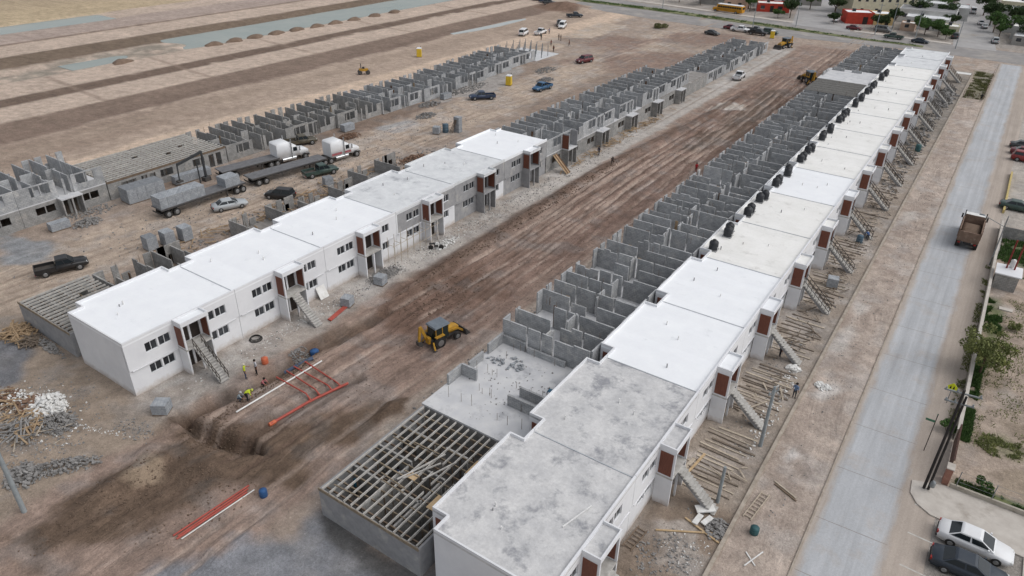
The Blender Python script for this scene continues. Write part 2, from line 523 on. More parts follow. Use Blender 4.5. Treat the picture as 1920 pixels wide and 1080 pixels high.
def ground_rgb(x, y):
    n1 = fbm(x, y, 0.30, 5, 3)
    n2 = fbm(x, y, 0.05, 4, 6)
    c = np.empty(x.shape + (3,))
    tr = np.zeros(x.shape)
    c[:] = S(163, 146, 132)
    def lay(m, col):
        c[:] = c * (1 - m[..., None]) + np.array(S(*col)) * m[..., None]
    def xs(a, b, soft=0.8, amp=1.6):
        xn = x + amp * (n1 - 0.5)
        return sm(a - soft, a + soft, xn) * sm(b + soft, b - soft, xn)
    def ysl(a, b, soft=1.5):
        return sm(a - soft, a + soft, y) * sm(b + soft, b - soft, y)
    # lot behind the far rows
    lay(xs(-112, -66) * sm(0.45, 0.62, n2), (148, 130, 116))
    lay(xs(-92, -79, 1.5, 3) * ysl(0, 215, 8), (176, 158, 141))
    tr = np.maximum(tr, xs(-93, -78, 1.0) * 0.8)
    lay(xs(-99, -93, 1.2, 4) * ysl(62, 120, 6) * 0.6, (150, 131, 117))
    lay(xs(-100, -60, 2) * ysl(160, 228, 6) * sm(0.42, 0.58, n2), (146, 124, 111))
    tr = np.maximum(tr, xs(-105, -60, 2) * ysl(150, 228) * 0.5)
    # ground round the left houses and the pit corner
    lay(xs(-80, -50, 1.5) * ysl(-20, 24, 1), (154, 138, 122))
    lay(xs(-56, -50.3, 0.7, 2.4) * ysl(22.5, 215, 1), (163, 153, 144))
    lay(xs(-55, -51.5, 0.7, 3.0) * ysl(24, 215, 1) * sm(0.42, 0.6, n1), (176, 170, 164))
    # central haul road, wet reddish clay
    lay(xs(-50.2, -33.8, 1.0, 3.0) * ysl(-30, 224, 3), (150, 129, 116))
    lay(xs(-47.5, -37.2, 1.2, 3.0) * ysl(40, 190, 8) * 0.75, (133, 109, 97))
    tr = np.maximum(tr, xs(-49.5, -34.2, 1.0) * ysl(-30, 222, 3))
    lay(xs(-35.6, -32.0, 0.5, 1.5) * ysl(30, 220, 3), (176, 160, 146))
    lay(xs(-53.4, -50.6, 0.4, 1.0) * ysl(78, 214, 5) * 0.75, (184, 177, 170))
    lay(xs(-52.7, -52.2, 0.15, 0.3) * ysl(120, 214, 5) * 0.6, (140, 126, 114))
    # verge and yards at the right row
    lay(xs(-13, -6.7, 0.2, 0.2) * ysl(10, 215), (156, 143, 130))
    lay(xs(-12.6, -7.0, 0.3, 1.0) * ysl(10, 41, 1), (140, 124, 109))
    lay(xs(-12.6, -7.0, 0.3, 0.6) * sm(0.5, 0.64, n1), (164, 154, 145))
    lay(xs(-13, -6.7, 0.2, 0.2) * ysl(150, 210, 6) * 0.7, (128, 122, 114))
    lay(xs(-6.7, -2.2, 0.1, 0.1) * ysl(0, 230), (175, 160, 148))
    lay(xs(-6.4, -3.2, 0.5, 2.5) * ysl(0, 185) * sm(0.40, 0.6, n1) * 0.6, (160, 144, 132))
    tr = np.maximum(tr, xs(-6.0, -2.6, 0.5) * 0.55)
    # street margin, lots on the right
    lay(xs(-2.15, 5.6, 0.1, 0.0) * ysl(-30, 232), (166, 155, 145))
    lay(sm(5.5, 5.7, x) * ysl(-40, 232), (171, 154, 139))
    lay(sm(5.5, 5.7, x) * ysl(-40, 232) * sm(0.5, 0.66, n1) * 0.6, (140, 126, 106))
    lay(sm(5.2, 5.5, x) * ysl(-40, 50, 0.3), (152, 146, 139))
    lay(sm(5.2, 5.6, x) * ysl(113, 180, 1), (174, 166, 157))
    # terraces
    T = (x < -108).astype(float)
    xx = x + 1.5 * (n1 - 0.5) + 1.6 * (n2 - 0.5)
    def tb(a, b, col, soft=0.5, k=1.0):
        lay(T * sm(a - soft, a + soft, xx) * sm(b + soft, b - soft, xx) * k, col)
    tb(-400, -110, (176, 158, 143))
    tb(-120, -109, (190, 168, 147), 1.0, 0.8)
    tb(-136.5, -120, (160, 142, 127), 1.5)
    lay(T * sm(-138, -133, xx) * sm(-122, -127, xx) * sm(90, 70, y + 40 * (n1 - 0.5)) * .6, (128, 111, 98))
    tb(-147.5, -136.5, (124, 107, 95), 0.4)
    tb(-141, -137.5, (118, 101, 90), 0.8, .6)
    tb(-163, -158.3, (108, 92, 81), 0.25)
    tb(-199.5, -188.5, (112, 97, 83), 0.6)
    lay(T * sm(-190, -186, xx) * sm(-174, -177, xx) * sm(0.35, 0.62, n1), (140, 131, 119))
    tb(-214.2, -212.6, (118, 100, 88), 0.3)
    tb(-229, -214, (158, 142, 132), 1.0)
    tb(-262, -241, (170, 152, 124), 1.0)
    tb(-264, -261.5, (128, 108, 88), 0.4)
    tb(-420, -264, (166, 148, 122), 1.0)
    tb(-133, -128, (150, 133, 118), 1.0, 0.6)
    tr = np.where(x < -112, 0.35 * sm(-160, -135, x), tr)
    for y0 in (72.5, 97, 128, 165, 205):       # survey cuts across the pads
        lay(T * sm(0.9, 0.3, np.abs(y - y0 + 0.08 * (x + 147))) * sm(-176, -174, x) * sm(-146.5, -148, x) * 0.55, (134, 117, 104))
    lay(T * sm(240, 246, y - 0.02 * x), (160, 146, 132))
    for k, (poly, col, soft, amt) in SOIL.items():
        px = [p[0] for p in poly]
        py = [p[1] for p in poly]
        bb = (x > min(px) - 4) & (x < max(px) + 4) & (y > min(py) - 4) & (y < max(py) + 4)
        if not bb.any():
            continue
        d = np.full(x.shape, 99.0)
        d[bb] = pdist(x[bb], y[bb], poly)
        lay(sm(soft * 0.6, -soft * 0.6, d + (n1 - 0.5) * soft * 3.2) * amt, col)
    # wheel tracks pressed along the haul road and the dirt track
    for i, (road, dark, xc, f) in enumerate(track_lines(x, y)):
        m = sm(.34, .10, np.abs(x - xc) + .12 * (n1 - .5)) * f
        lay(m * (.55 if dark else .5), (104, 84, 73) if dark and road else (140, 122, 107) if dark else (182, 163, 149))
    d = pdist(x, y, TRENCH, False) + 1.4 * (n1 - 0.5)
    lay(sm(1.5, 0.4, d) * 0.8, (98, 80, 67))
    d = pdist(x, y, BERM, False) + 2.2 * (n1 - 0.5)
    lay(sm(1.5, 0.3, d) * 0.75, (106, 85, 73))
    d = pdist(x, y, PIPE_T, False) + 1.2 * (n1 - 0.5)
    lay(sm(1.3, 0.4, d) * 0.6, (112, 92, 79))
    r = np.hypot((x + 137) / 11, (y - 233) / 9)
    lay(sm(1.1, 0.7, r + 0.6 * (n1 - 0.5)) , (120, 98, 84))
    # beyond the avenue: town lots
    lay(sm(256, 262, y + 0.1 * (x + 60)) * sm(-160, -140, x), (158, 150, 142))
    c *= np.where(x < -112, 1.20, 1.03)[..., None] * (0.78 + 0.44 * fbm(x, y, 1.1, 3, 8))[..., None] * (0.86 + 0.28 * fbm(x, y, 0.22, 4, 12))[..., None]
    g_ = sm(0.5, 0.72, fbm(x, y, 0.45, 4, 14)) * 0.35 * (x > -112)
    lum = c.mean(-1)
    c[:] = c * (1 - g_[..., None]) + np.stack([lum * 1.10, lum * 1.04, lum * 1.0], -1) * 1.10 * g_[..., None]
    lum = c.mean(-1)[..., None]
    c[:] = lum + (c - lum) * np.where(x < -112, 0.9, 0.88)[..., None]
    return c, tr

def axis(*seg):
    out = []
    for a, b, st in seg:
        out.extend(np.arange(a, b, st))
    out.append(seg[-1][1])
    return np.array(out)
gx = axis((-420, -260, 8), (-260, -125, 1.3), (-125, -104, 0.7), (-104, -93.5, 0.4), (-93.5, -78, 0.26), (-78, -50, 0.36), (-50, -33.5, 0.22), (-33.5, 16, 0.36), (16, 60, 4), (60, 400, 40))
gy = axis((-60, 4, 8), (4, 120, 0.36), (120, 232, 0.6), (232, 420, 6), (420, 1500, 120))
GX, GY = np.meshgrid(gx, gy, indexing='ij')
GH = ground_h(GX, GY)
GC, GT = ground_rgb(GX, GY)
nx, ny = GX.shape
me = bpy.data.meshes.new('ground')
me.vertices.add(nx * ny)
me.vertices.foreach_set('co', np.stack([GX, GY, GH], -1).astype(np.float32).ravel())
ii = np.arange(nx * ny).reshape(nx, ny)
q = np.stack([ii[:-1, :-1], ii[1:, :-1], ii[1:, 1:], ii[:-1, 1:]], -1).reshape(-1, 4)
nf = len(q)
me.loops.add(nf * 4)
me.loops.foreach_set('vertex_index', q.ravel().astype(np.int32))
me.polygons.add(nf)
me.polygons.foreach_set('loop_start', (np.arange(nf) * 4).astype(np.int32))
me.polygons.foreach_set('use_smooth', np.ones(nf, bool))
me.update(calc_edges=True)
at = me.color_attributes.new('soil', 'FLOAT_COLOR', 'POINT')
at.data.foreach_set('color', np.concatenate([GC, GT[..., None]], -1).astype(np.float32).ravel())
gm = bpy.data.materials.new('soil')
gm.use_nodes = True
N, K = gm.node_tree.nodes, gm.node_tree.links
pb = N['Principled BSDF']
pb.inputs['Roughness'].default_value = 0.95
pb.inputs['Specular IOR Level'].default_value = 0.12
ca = N.new('ShaderNodeVertexColor')
ca.layer_name = 'soil'
ge = N.new('ShaderNodeNewGeometry')
def noise(scale, detail, vec, rough=0.6):
    n = N.new('ShaderNodeTexNoise')
    n.inputs['Scale'].default_value = scale
    n.inputs['Detail'].default_value = detail
    n.inputs['Roughness'].default_value = rough
    K.new(vec, n.inputs['Vector'])
    return n.outputs['Fac']
def rng(fac, a, b, c, d):
    m = N.new('ShaderNodeMapRange')
    for k, v in enumerate((a, b, c, d)):
        m.inputs[k + 1].default_value = v
    K.new(fac, m.inputs[0])
    return m.outputs[0]
def mth(op, a, b):
    m = N.new('ShaderNodeMath')
    m.operation = op
    for k, v in enumerate((a, b)):
        if isinstance(v, (int, float)):
            m.inputs[k].default_value = v
        else:
            K.new(v, m.inputs[k])
    return m.outputs[0]
P = ge.outputs['Position']
fine = rng(noise(5.0, 6, P, 0.8), 0.25, 0.75, 0.76, 1.24)
mid = rng(noise(0.8, 10, P, 0.82), 0.36, 0.64, 0.76, 1.20)
mp = N.new('ShaderNodeMapping')
mp.inputs['Scale'].default_value = (1.0, 0.05, 1.0)
mp.inputs['Rotation'].default_value = (0, 0, 0.01)
wv = N.new('ShaderNodeTexNoise')
wv.inputs['Scale'].default_value = 0.06
K.new(P, wv.inputs['Vector'])
va = N.new('ShaderNodeVectorMath')
va.operation = 'MULTIPLY_ADD'
K.new(wv.outputs['Color'], va.inputs[0])
va.inputs[1].default_value = (5.0, 5.0, 0)
K.new(P, va.inputs[2])
K.new(va.outputs[0], mp.inputs['Vector'])
tmask = rng(noise(0.12, 3, P, 0.6), 0.38, 0.62, 0.25, 1.0)
stre = mth('MULTIPLY', rng(noise(1.5, 5, mp.outputs[0], 0.65), 0.3, 0.7, -0.26, 0.26), tmask)
stre2 = mth('MULTIPLY', rng(noise(5.5, 3, mp.outputs[0], 0.5), 0.35, 0.65, -0.09, 0.09), tmask)
trk = mth('ADD', mth('MULTIPLY', mth('ADD', stre, stre2), ca.outputs['Alpha']), 1.0)
k1 = mth('MULTIPLY', mth('MULTIPLY', fine, mid), trk)
# scattered pebbles and crumbs
vo = N.new('ShaderNodeTexVoronoi')
vo.inputs['Scale'].default_value = 1.3
K.new(P, vo.inputs['Vector'])
peb = rng(vo.outputs['Distance'], 0.05, 0.11, 1.0, 0.0)
sel = N.new('ShaderNodeSeparateColor')
K.new(vo.outputs['Color'], sel.inputs[0])
peb = mth('MULTIPLY', peb, rng(sel.outputs[0], 0.55, 0.56, 0.0, 1.0))
pcol = rng(sel.outputs[1], 0.0, 1.0, 0.55, 1.55)
vo2 = N.new('ShaderNodeTexVoronoi')
vo2.inputs['Scale'].default_value = 3.4
K.new(P, vo2.inputs['Vector'])
sel2 = N.new('ShaderNodeSeparateColor')
K.new(vo2.outputs['Color'], sel2.inputs[0])
crumb = mth('MULTIPLY', rng(vo2.outputs['Distance'], 0.10, 0.28, 1.0, 0.0), rng(sel2.outputs[0], 0.60, 0.62, 0.0, 1.0))
k1 = mth('MULTIPLY', k1, mth('ADD', 1.0, mth('MULTIPLY', crumb, rng(sel2.outputs[1], 0.0, 1.0, -0.38, 0.34))))
k1 = mth('MULTIPLY', k1, rng(noise(11.0, 5, P, 0.85), 0.35, 0.65, 0.80, 1.20))
k2 = mth('MULTIPLY', k1, mth('ADD', 1.0, mth('MULTIPLY', peb, mth('SUBTRACT', pcol, 1.0))))
vm = N.new('ShaderNodeVectorMath')
vm.operation = 'SCALE'
K.new(ca.outputs['Color'], vm.inputs[0])
K.new(k2, vm.inputs['Scale'])
K.new(vm.outputs[0], pb.inputs['Base Color'])
bp = N.new('ShaderNodeBump')
bp.inputs['Strength'].default_value = 0.9
bp.inputs['Distance'].default_value = 0.22
hgt = mth('ADD', noise(2.2, 6, P, 0.7), mth('MULTIPLY', mth('ADD', stre, stre2), mth('MULTIPLY', ca.outputs['Alpha'], 0.9)))
K.new(hgt, bp.inputs['Height'])
K.new(bp.outputs[0], pb.inputs['Normal'])
go = link('ground', me, gm)
go['kind'] = 'structure'
def gz(x, y):
    i = min(max(int(np.searchsorted(gx, x)) - 1, 0), nx - 2)
    j = min(max(int(np.searchsorted(gy, y)) - 1, 0), ny - 2)
    a, b = (x - gx[i]) / (gx[i + 1] - gx[i]), (y - gy[j]) / (gy[j + 1] - gy[j])
    return float((GH[i, j] * (1 - a) + GH[i + 1, j] * a) * (1 - b) + (GH[i, j + 1] * (1 - a) + GH[i + 1, j + 1] * a) * b)
# ------------------------------------------------------------------ houses
M_WHITE = mat('white_paint', (226, 227, 229), (216, 217, 220), 0.5, 0.75, c3=(204, 200, 195), scale3=0.9, lo3=0.60, hi3=0.80, splash=(172, 158, 144))
M_ROOFW = mat('white_roof_coat', (241, 243, 245), (236, 238, 241), 0.6, 0.6, c3=(218, 221, 224), scale3=0.8, lo3=0.60, hi3=0.76, grain=0.03, laps=0.02)
M_ROOFC = mat('cream_roof_coat', (237, 236, 233), (229, 228, 224), 0.5, 0.7, c3=(204, 202, 197), scale3=0.7, lo3=0.57, hi3=0.72, grain=0.07, laps=0.035)
M_ROOFG = mat('bare_concrete_roof', (212, 211, 210), (186, 186, 187), 0.6, 0.85, c3=(150, 151, 155), scale3=0.5, lo3=0.53, hi3=0.65, lo=0.32, hi=0.68, grain=0.22)
M_ROOFP = mat('pale_concrete_roof', (220, 222, 223), (204, 206, 208), 0.7, 0.8, c3=(168, 170, 174), scale3=0.4, lo3=0.56, hi3=0.70, grain=0.1)
M_RENDER = mat('grey_render', (158, 158, 159), (140, 140, 142), 1.2, 0.9, c3=(186, 182, 176), scale3=0.5, lo3=0.55, hi3=0.72)
M_BLOCK = mat('concrete_block', (182, 183, 184), (156, 158, 160), 1.6, 0.95, c3=(206, 204, 200), scale3=0.9, lo3=0.54, hi3=0.70, brick=(0.4, 0.2, 0.42, 0.75), bump=0.3, bscale=9, ovar=0.13)
M_BLOCKD = mat('damp_concrete_block', (166, 165, 163), (142, 141, 139), 1.3, 0.95, c3=(188, 183, 176), scale3=0.7, lo3=0.53, hi3=0.72, brick=(0.4, 0.2, 0.42, 0.75), bump=0.3, bscale=9, ovar=0.12)
M_SLAB = mat('fresh_slab', (208, 208, 208), (190, 191, 194), 0.8, 0.85, c3=(160, 161, 165), scale3=0.45, lo3=0.54, hi3=0.70, grain=0.14)
M_FLOOR = mat('dusty_floor', (150, 146, 142), (126, 122, 118), 0.9, 0.95, c3=(176, 172, 168), scale3=0.5, lo3=0.55, hi3=0.7)
M_CLAD = mat('brown_cladding', (124, 78, 62), (100, 60, 48), 6.0, 0.6, stretch=(4, 4, 0.4))
M_DOOR = mat('dark_door', (58, 50, 46), (44, 38, 36), 3.0, 0.6)
M_GLASS = mat('window_glass', (44, 47, 51), (70, 72, 76), 1.8, 0.22, spec=0.35, ovar=0.45)
M_FRAME = mat('window_frame', (202, 204, 206), rough=0.5)
M_RAIL = mat('dark_rail_steel', (72, 70, 68), (96, 88, 80), 6, 0.7, metal=0.2)
M_STEP = mat('stair_concrete', (190, 188, 184), (160, 157, 152), 2.5, 0.9)
M_TIMB = mat('raw_timber', (176, 152, 122), (138, 116, 92), 3.0, 0.9, c3=(196, 178, 150), scale3=1.5)
M_TIMBD = mat('old_timber', (128, 112, 96), (98, 84, 72), 3.0, 0.95)
M_PLY = mat('plywood', (196, 172, 138), (172, 146, 112), 1.6, 0.9)
M_FORM = mat('oiled_form_board', (112, 84, 62), (84, 64, 50), 2.0, 0.85)
M_JOIST = mat('concrete_joist', (192, 189, 184), (160, 157, 152), 2.5, 0.9, ovar=0.1)
M_BEAR = mat('weathered_bearer', (142, 129, 111), (110, 99, 85), 3.0, 0.95, ovar=0.15)
M_REBAR = mat('rusty_rebar', (104, 84, 70), (128, 118, 108), 4.0, 0.9)
M_STAIN = mat('joint_sealer', (168, 172, 177), (188, 191, 195), 1.5, 0.85)
M_PIPEW = mat('white_plastic', (228, 228, 226), (210, 210, 208), 2.0, 0.45)
M_SHADE = mat('unpainted_band', (176, 176, 178), (160, 160, 163), 1.5, 0.9)

M_DECKB = mat('deck_board', (112, 111, 108), (94, 92, 89), 2.0, 0.95)
M_EARTH = mat('shade_darkened_floor', (98, 95, 92), (80, 77, 74), 0.9, 0.95, c3=(120, 116, 112), scale3=0.6)  # deck floor; the shade below the joists is put into its dark colour
P_U = 11.45                                            # one house along the row
def grid_wall(mb, a0, a1, z0, z1, holes, put):
    """fills a rectangle with boxes, leaving the holes (a, b, za, zb) open"""
    A = sorted({a0, a1, *[h[0] for h in holes], *[h[1] for h in holes]})
    A = [a for a in A if a0 <= a <= a1]
    for p, q in zip(A[:-1], A[1:]):
        hs_ = sorted([(h[2], h[3]) for h in holes if h[0] < (p + q) / 2 < h[1]])
        z = z0
        for a, b in hs_:
            if a > z + 1e-4:
                put(p, q, z, a)
            z = max(z, b)
        if z < z1 - 1e-4:
            put(p, q, z, z1)
WIN_U = [(1.85, 3.0), (3.15, 4.3), (7.75, 8.88), (9.02, 10.15)]
def win_mesh(w, h):
    def f():
        m = MB()
        t = 0.05
        m.box(-0.165, 0, 0, -0.10, w, t).box(-0.165, 0, h - t, -0.10, w, h).box(-0.165, 0, t, -0.10, t, h - t).box(-0.165, w - t, t, -0.10, w, h - t)
        m.box(-0.155, w / 2 - 0.03, t, -0.11, w / 2 + 0.03, h - t)
        return m
    return cached(('frame', round(w, 2), round(h, 2)), f)
def add_window(parent, x, u0, u1, z0, z1, glass=True):
    w, h = u1 - u0, z1 - z0
    f = link('window', win_mesh(w, h), M_FRAME, parent, (x, u0, z0))
    if glass:
        for k in (0, 1):
            def g():
                return MB().box(-0.15, 0.05, 0.05, -0.135, w / 2 - 0.03, h - 0.05)
            link('pane', cached(('pane', round(w, 2), round(h, 2)), g), M_GLASS, f, (0.012 * k, (w / 2 - 0.02) * k, 0))
    return f
def step_mesh():
    return cached('step', lambda: MB().box(0, 0, -0.11, 0.30, 0.95, 0.0))
def add_stairs(parent, u0, x0, x1, zt, m_step, rail, n=14):
    st = MB()
    dx, dz = (x1 - x0) / n, zt / (n + 1)
    st.xprism([(x0, zt - 0.42), (x0, zt - 0.16), (x1 - 0.05, 0.12), (x1 + 0.05, -0.15), (x1 - 0.35, -0.15)], u0 + 0.1, u0 + 0.85)
    so_ = st.build('stairs', M_RENDER, parent)
    for k in range(n):
        s_ = link('step', step_mesh(), m_step, so_, (x0 + k * dx - 0.02, u0, zt - (k + 1) * dz + 0.05))
    if rail:
        for side in (0.03, 0.92):
            r = MB()
            r.bar((x0, u0 + side, zt + 0.9), (x1, u0 + side, 0.95), 0.06, 0.06)
            r.bar((x0, u0 + side, zt + 0.45), (x1, u0 + side, 0.5), 0.05, 0.05)
            for k in range(0, n + 1, 2):
                xx = x0 + k * dx
                r.bar((xx, u0 + side, zt - k * dz), (xx, u0 + side, zt - k * dz * 1.0 + 0.9), 0.05, 0.05)
            r.build('handrail', M_RAIL, so_)
    return so_
def house(label, x0, y0, flip, m_roof, m_wall, m_low, stairs='plain', clad=True, first=False, last=False, group=None, depth=9.55, parapet=True, glass=True, porch_roof=None, low_off=-0.12, seed=0, vents=3):
    rnd = random.Random(seed + int(y0 * 10))
    P = P_U
    t = thing('row_house', label, 'house', (x0, y0, 0), 0, group)
    def mu(a, b):
        return (P - b, P - a) if flip else (a, b)
    up = [(*mu(a, b), 3.72, 4.68) for a, b in WIN_U]
    lo = [(*mu(a, b), 1.42, 2.36) for a, b in WIN_U]
    pu0, pu1 = mu(4.75, 7.5)
    um = (pu0 + pu1) / 2
    dr = [(um - 1.05, um - 0.1, 2.86, 5.0), (um + 0.1, um + 1.05, 2.86, 5.0)]
    dl = [(um - 1.05, um - 0.1, 0.02, 2.15), (um + 0.1, um + 1.05, 0.02, 2.15)]
    g = 0.02
    m = MB()
    grid_wall(m, g, P - g, 2.66, 5.28, up + dr, lambda a, b, c, d: m.box(-0.18, a, c, 0, b, d))
    m.build('upper_wall', m_wall, t)
    m = MB()
    grid_wall(m, g, P - g, -0.3, 2.66, lo + dl, lambda a, b, c, d: m.box(-0.30, a, c, low_off, b, d))
    m.build('lower_wall', m_low, t)
    # a thin drip band under the upper storey, left and right of the porch
    MB().box(low_off, g + 0.25, 2.56, 0.06, pu0 - 0.02, 2.64).build('ledge', m_wall, t)
    MB().box(low_off, pu1 + 0.02, 2.56, 0.06, P - 0.4, 2.64).build('ledge', m_wall, t)
    for a, b, c, d in up:
        add_window(t, 0, a, b, c, d, glass)
    for a, b, c, d in lo:
        add_window(t, low_off, a, b, c, d, glass)
    for a, b, c, d in dr:
        MB().box(-0.14, a + 0.02, c, -0.09, b - 0.02, d - 0.02).build('door', M_DOOR, t)
    for a, b, c, d in dl:
        MB().box(-0.26, a + 0.02, c, -0.21, b - 0.02, d - 0.02).build('door', M_DOOR, t)
    # back and party walls follow the stepped plan
    n0, n1 = 1.35, P - 1.25
    out = [(-0.2, g), (-0.2, P - g), (-depth + 1.2, P - g), (-depth + 1.2, n1), (-depth, n1), (-depth, n0), (-depth + 1.2, n0), (-depth + 1.2, g)]
    m = MB()
    W = 0.15
    m.box(-depth, n0, -0.3, -depth + W, n1, 5.28)
    m.box(-depth + W, n0, -0.3, -depth + 1.2, n0 + W, 5.28).box(-depth + W, n1 - W, -0.3, -depth + 1.2, n1, 5.28)
    m.box(-depth + 1.2, g, -0.3, -depth + 1.2 + W, n0 + W, 5.28).box(-depth + 1.2, n1 - W, -0.3, -depth + 1.2 + W, P - g, 5.28)
    m.build('back_wall', m_wall, t)
    MB().box(-depth + 0.25, n0 - 0.035, 3.0, -depth + 1.0, n0 - 0.005, 4.9).build('cladding_panel', M_CLAD, t)
    if first:
        MB().box(-depth + 1.2 + W, g, -0.4, -0.3, g + W, 5.28).build('end_wall', m_wall, t)
    if last:
        MB().box(-depth + 1.2 + W, P - g - W, -0.4, -0.3, P - g, 5.28).build('end_wall', m_wall, t)
    # roof slab and parapet rim
    rf = MB().prism([(0.02, g), (0.02, P - g), *out[2:]], 5.28, 5.45).build('roof', m_roof, t)
    for k in range(vents):
        px, py = rnd.uniform(-8, -2), rnd.uniform(1.6, P - 1.6)
        MB().tube((px, py, 5.45), (px, py, 5.45 + rnd.uniform(0.2, 0.4)), 0.06, n=6).build('vent_pipe', M_PIPEW if rnd.random() < 0.5 else M_RENDER, t)
    if parapet:
        e, z0, z1 = 0.13, 5.45, 5.68
        mp_ = m_wall if m_wall is not M_RENDER else m_roof
        m = MB().box(-e, g, z0, 0.03, P - g, z1)
        if first:
            m.box(-depth + 1.2 + e, g, z0, -e, g + e, z1)
        m.build('parapet', mp_, t)
        m = MB()
        m.box(-depth, n0, z0, -depth + e, n1, z1)
        m.box(-depth + e, n0, z0, -depth + 1.2 + e, n0 + e, z1).box(-depth + e, n1 - e, z0, -depth + 1.2 + e, n1, z1)
        m.box(-depth + 1.2, g, z0, -depth + 1.2 + e, n0, z1).box(-depth + 1.2, n1, z0, -depth + 1.2 + e, P - g, z1)
        m.build('parapet', mp_, t)
    if not last:
        MB().box(-depth + 1.4, P - 0.10, 5.452, -0.2, P - g, 5.50).build('joint_strip', M_STAIN, t)
    # porch with clad cheeks
    px = 1.30
    for a in ((0, pu0, px, pu0 + 0.15), (0, pu1 - 0.15, px, pu1), (px - 0.15, um - 0.08, px, um + 0.08)):
        MB().box(a[0], a[1], -0.4, a[2], a[3], 2.70).build('porch_wall', m_low, t)
    m = MB()
    m.box(-0.01, pu0, 2.70, px, pu1, 2.86)
    m.build('landing', M_RENDER if m_wall is M_RENDER else M_STEP, t)
    for a in (pu0, pu1 - 0.15):
        MB().box(0, a, 2.86, px, a + 0.15, 5.30).build('porch_cheek', m_wall, t)
    if clad:
        for a, b in ((pu0 - 0.03, pu0 - 0.002), (pu1 + 0.002, pu1 + 0.03), (pu1 - 0.18, pu1 - 0.152)):
            MB().box(0.14, a, 3.02, px - 0.16, b, 5.12).build('cladding_panel', M_CLAD, t)
    m = MB()
    z0, z1 = 5.30, 5.48
    m.box(0.03, pu0 - 0.04, z0, px + 0.04, pu1 + 0.04, z1)
    e = 0.11
    m.box(px + 0.04 - e, pu0 - 0.04, z1, px + 0.04, pu1 + 0.04, z1 + 0.24).box(0.04, pu0 - 0.04, z1, px + 0.04 - e, pu0 - 0.04 + e, z1 + 0.24).box(0.04, pu1 + 0.04 - e, z1, px + 0.04 - e, pu1 + 0.04, z1 + 0.24)
    m.build('porch_roof', m_wall if m_wall is not M_RENDER else M_ROOFP, t)
    MB().box(0.05, pu0 + 0.08, z1 + 0.002, px - 0.08, pu1 - 0.08, z1 + 0.02).build('porch_roof_deck', porch_roof or m_roof, t)
    if stairs:
        s0, s1 = mu(5.45, 6.40)
        add_stairs(t, s0, px, 4.45, 2.86, M_STEP, stairs == 'rail')
    return t

# right row: sixteen finished houses along the street
XR = -12.72
for k in range(16):
    y = 23.2 + k * P_U
    roof = M_ROOFG if k < 2 else M_ROOFW if k in (2, 3, 6) else M_ROOFC if k < 14 else M_ROOFP
    desc = ['nearest house of the street row, stained bare concrete roof, white end wall', 'second house of the street row, stained bare grey concrete roof', 'third house of the street row, first with a bright white roof', 'fourth house of the street row, bright white roof without tanks',
            'fifth house of the street row, cream roof, nearest one with black tanks', 'sixth house of the street row, cream roof carrying four black tanks', 'seventh house of the street row, clean white roof with two tanks'][k] if k < 7 else \
        f'{ORD[k]} house of the street row from the near end, ' + ('cream roof with tanks' if k < 13 else 'last one, by the avenue' if k == 15 else 'pale concrete roof')
    house(desc, XR, y, True, roof, M_WHITE, M_WHITE, 'plain' if k < 4 else 'rail', first=(k == 0), last=(k == 15), group='houses of the street row', porch_roof=M_ROOFG if k < 2 else None, vents=3 if k < 12 else 1)
# left row: six roofed houses by the haul road
XL = -55.55
LSPEC = [('nearest white house of the haul road row, end wall to the camera, railed stairs', M_ROOFW, M_WHITE, M_WHITE, 'rail'),
         ('second white house of the haul road row, bare concrete stairs', M_ROOFW, M_WHITE, M_WHITE, 'plain'),
         ('third white house of the haul road row, porch without stairs', M_ROOFW, M_WHITE, M_WHITE, None),
         ('fourth house of the haul road row, stained pale roof, half painted front behind scaffold', M_ROOFP, M_WHITE, M_WHITE, None),
         ('fifth house of the haul road row, grey rendered front and pale concrete roof', M_ROOFP, M_RENDER, M_RENDER, None),
         ('sixth house of the haul road row, grey front, clean white roof, last one roofed', M_ROOFW, M_RENDER, M_RENDER, None)]
for k, (lb, rf_, mw, ml, st) in enumerate(LSPEC):
    hs_t = house(lb, XL, 23.2 + k * P_U, False, rf_, mw, ml, st, first=(k == 0), last=(k == 5), group='roofed houses of the haul road row', depth=9.95, glass=True, parapet=True)
    if k in (3, 4):                                  # unpainted render beside finished paint
        w = MB()
        hol = [(a, b, 3.72, 4.68) for a, b in WIN_U] if k == 3 else [(a, b, 1.42, 2.36) for a, b in WIN_U]
        if k == 3:
            for u0, u1 in ((0.25, 4.6), (7.6, P_U - .05)):
                w = MB()
                grid_wall(w, u0, u1, 2.75 if u0 < 1 else 2.66, 5.2, hol, lambda a, b, c, d: w.box(0.002, a, c, .014, b, d))
                w.build('render_patch', M_RENDER, hs_t)
        else:
            grid_wall(w, 8.9, P_U - .05, 0.0, 2.5, hol, lambda a, b, c, d: w.box(-.118, a, c, -.106, b, d))
            w.build('paint_patch', M_WHITE, hs_t)

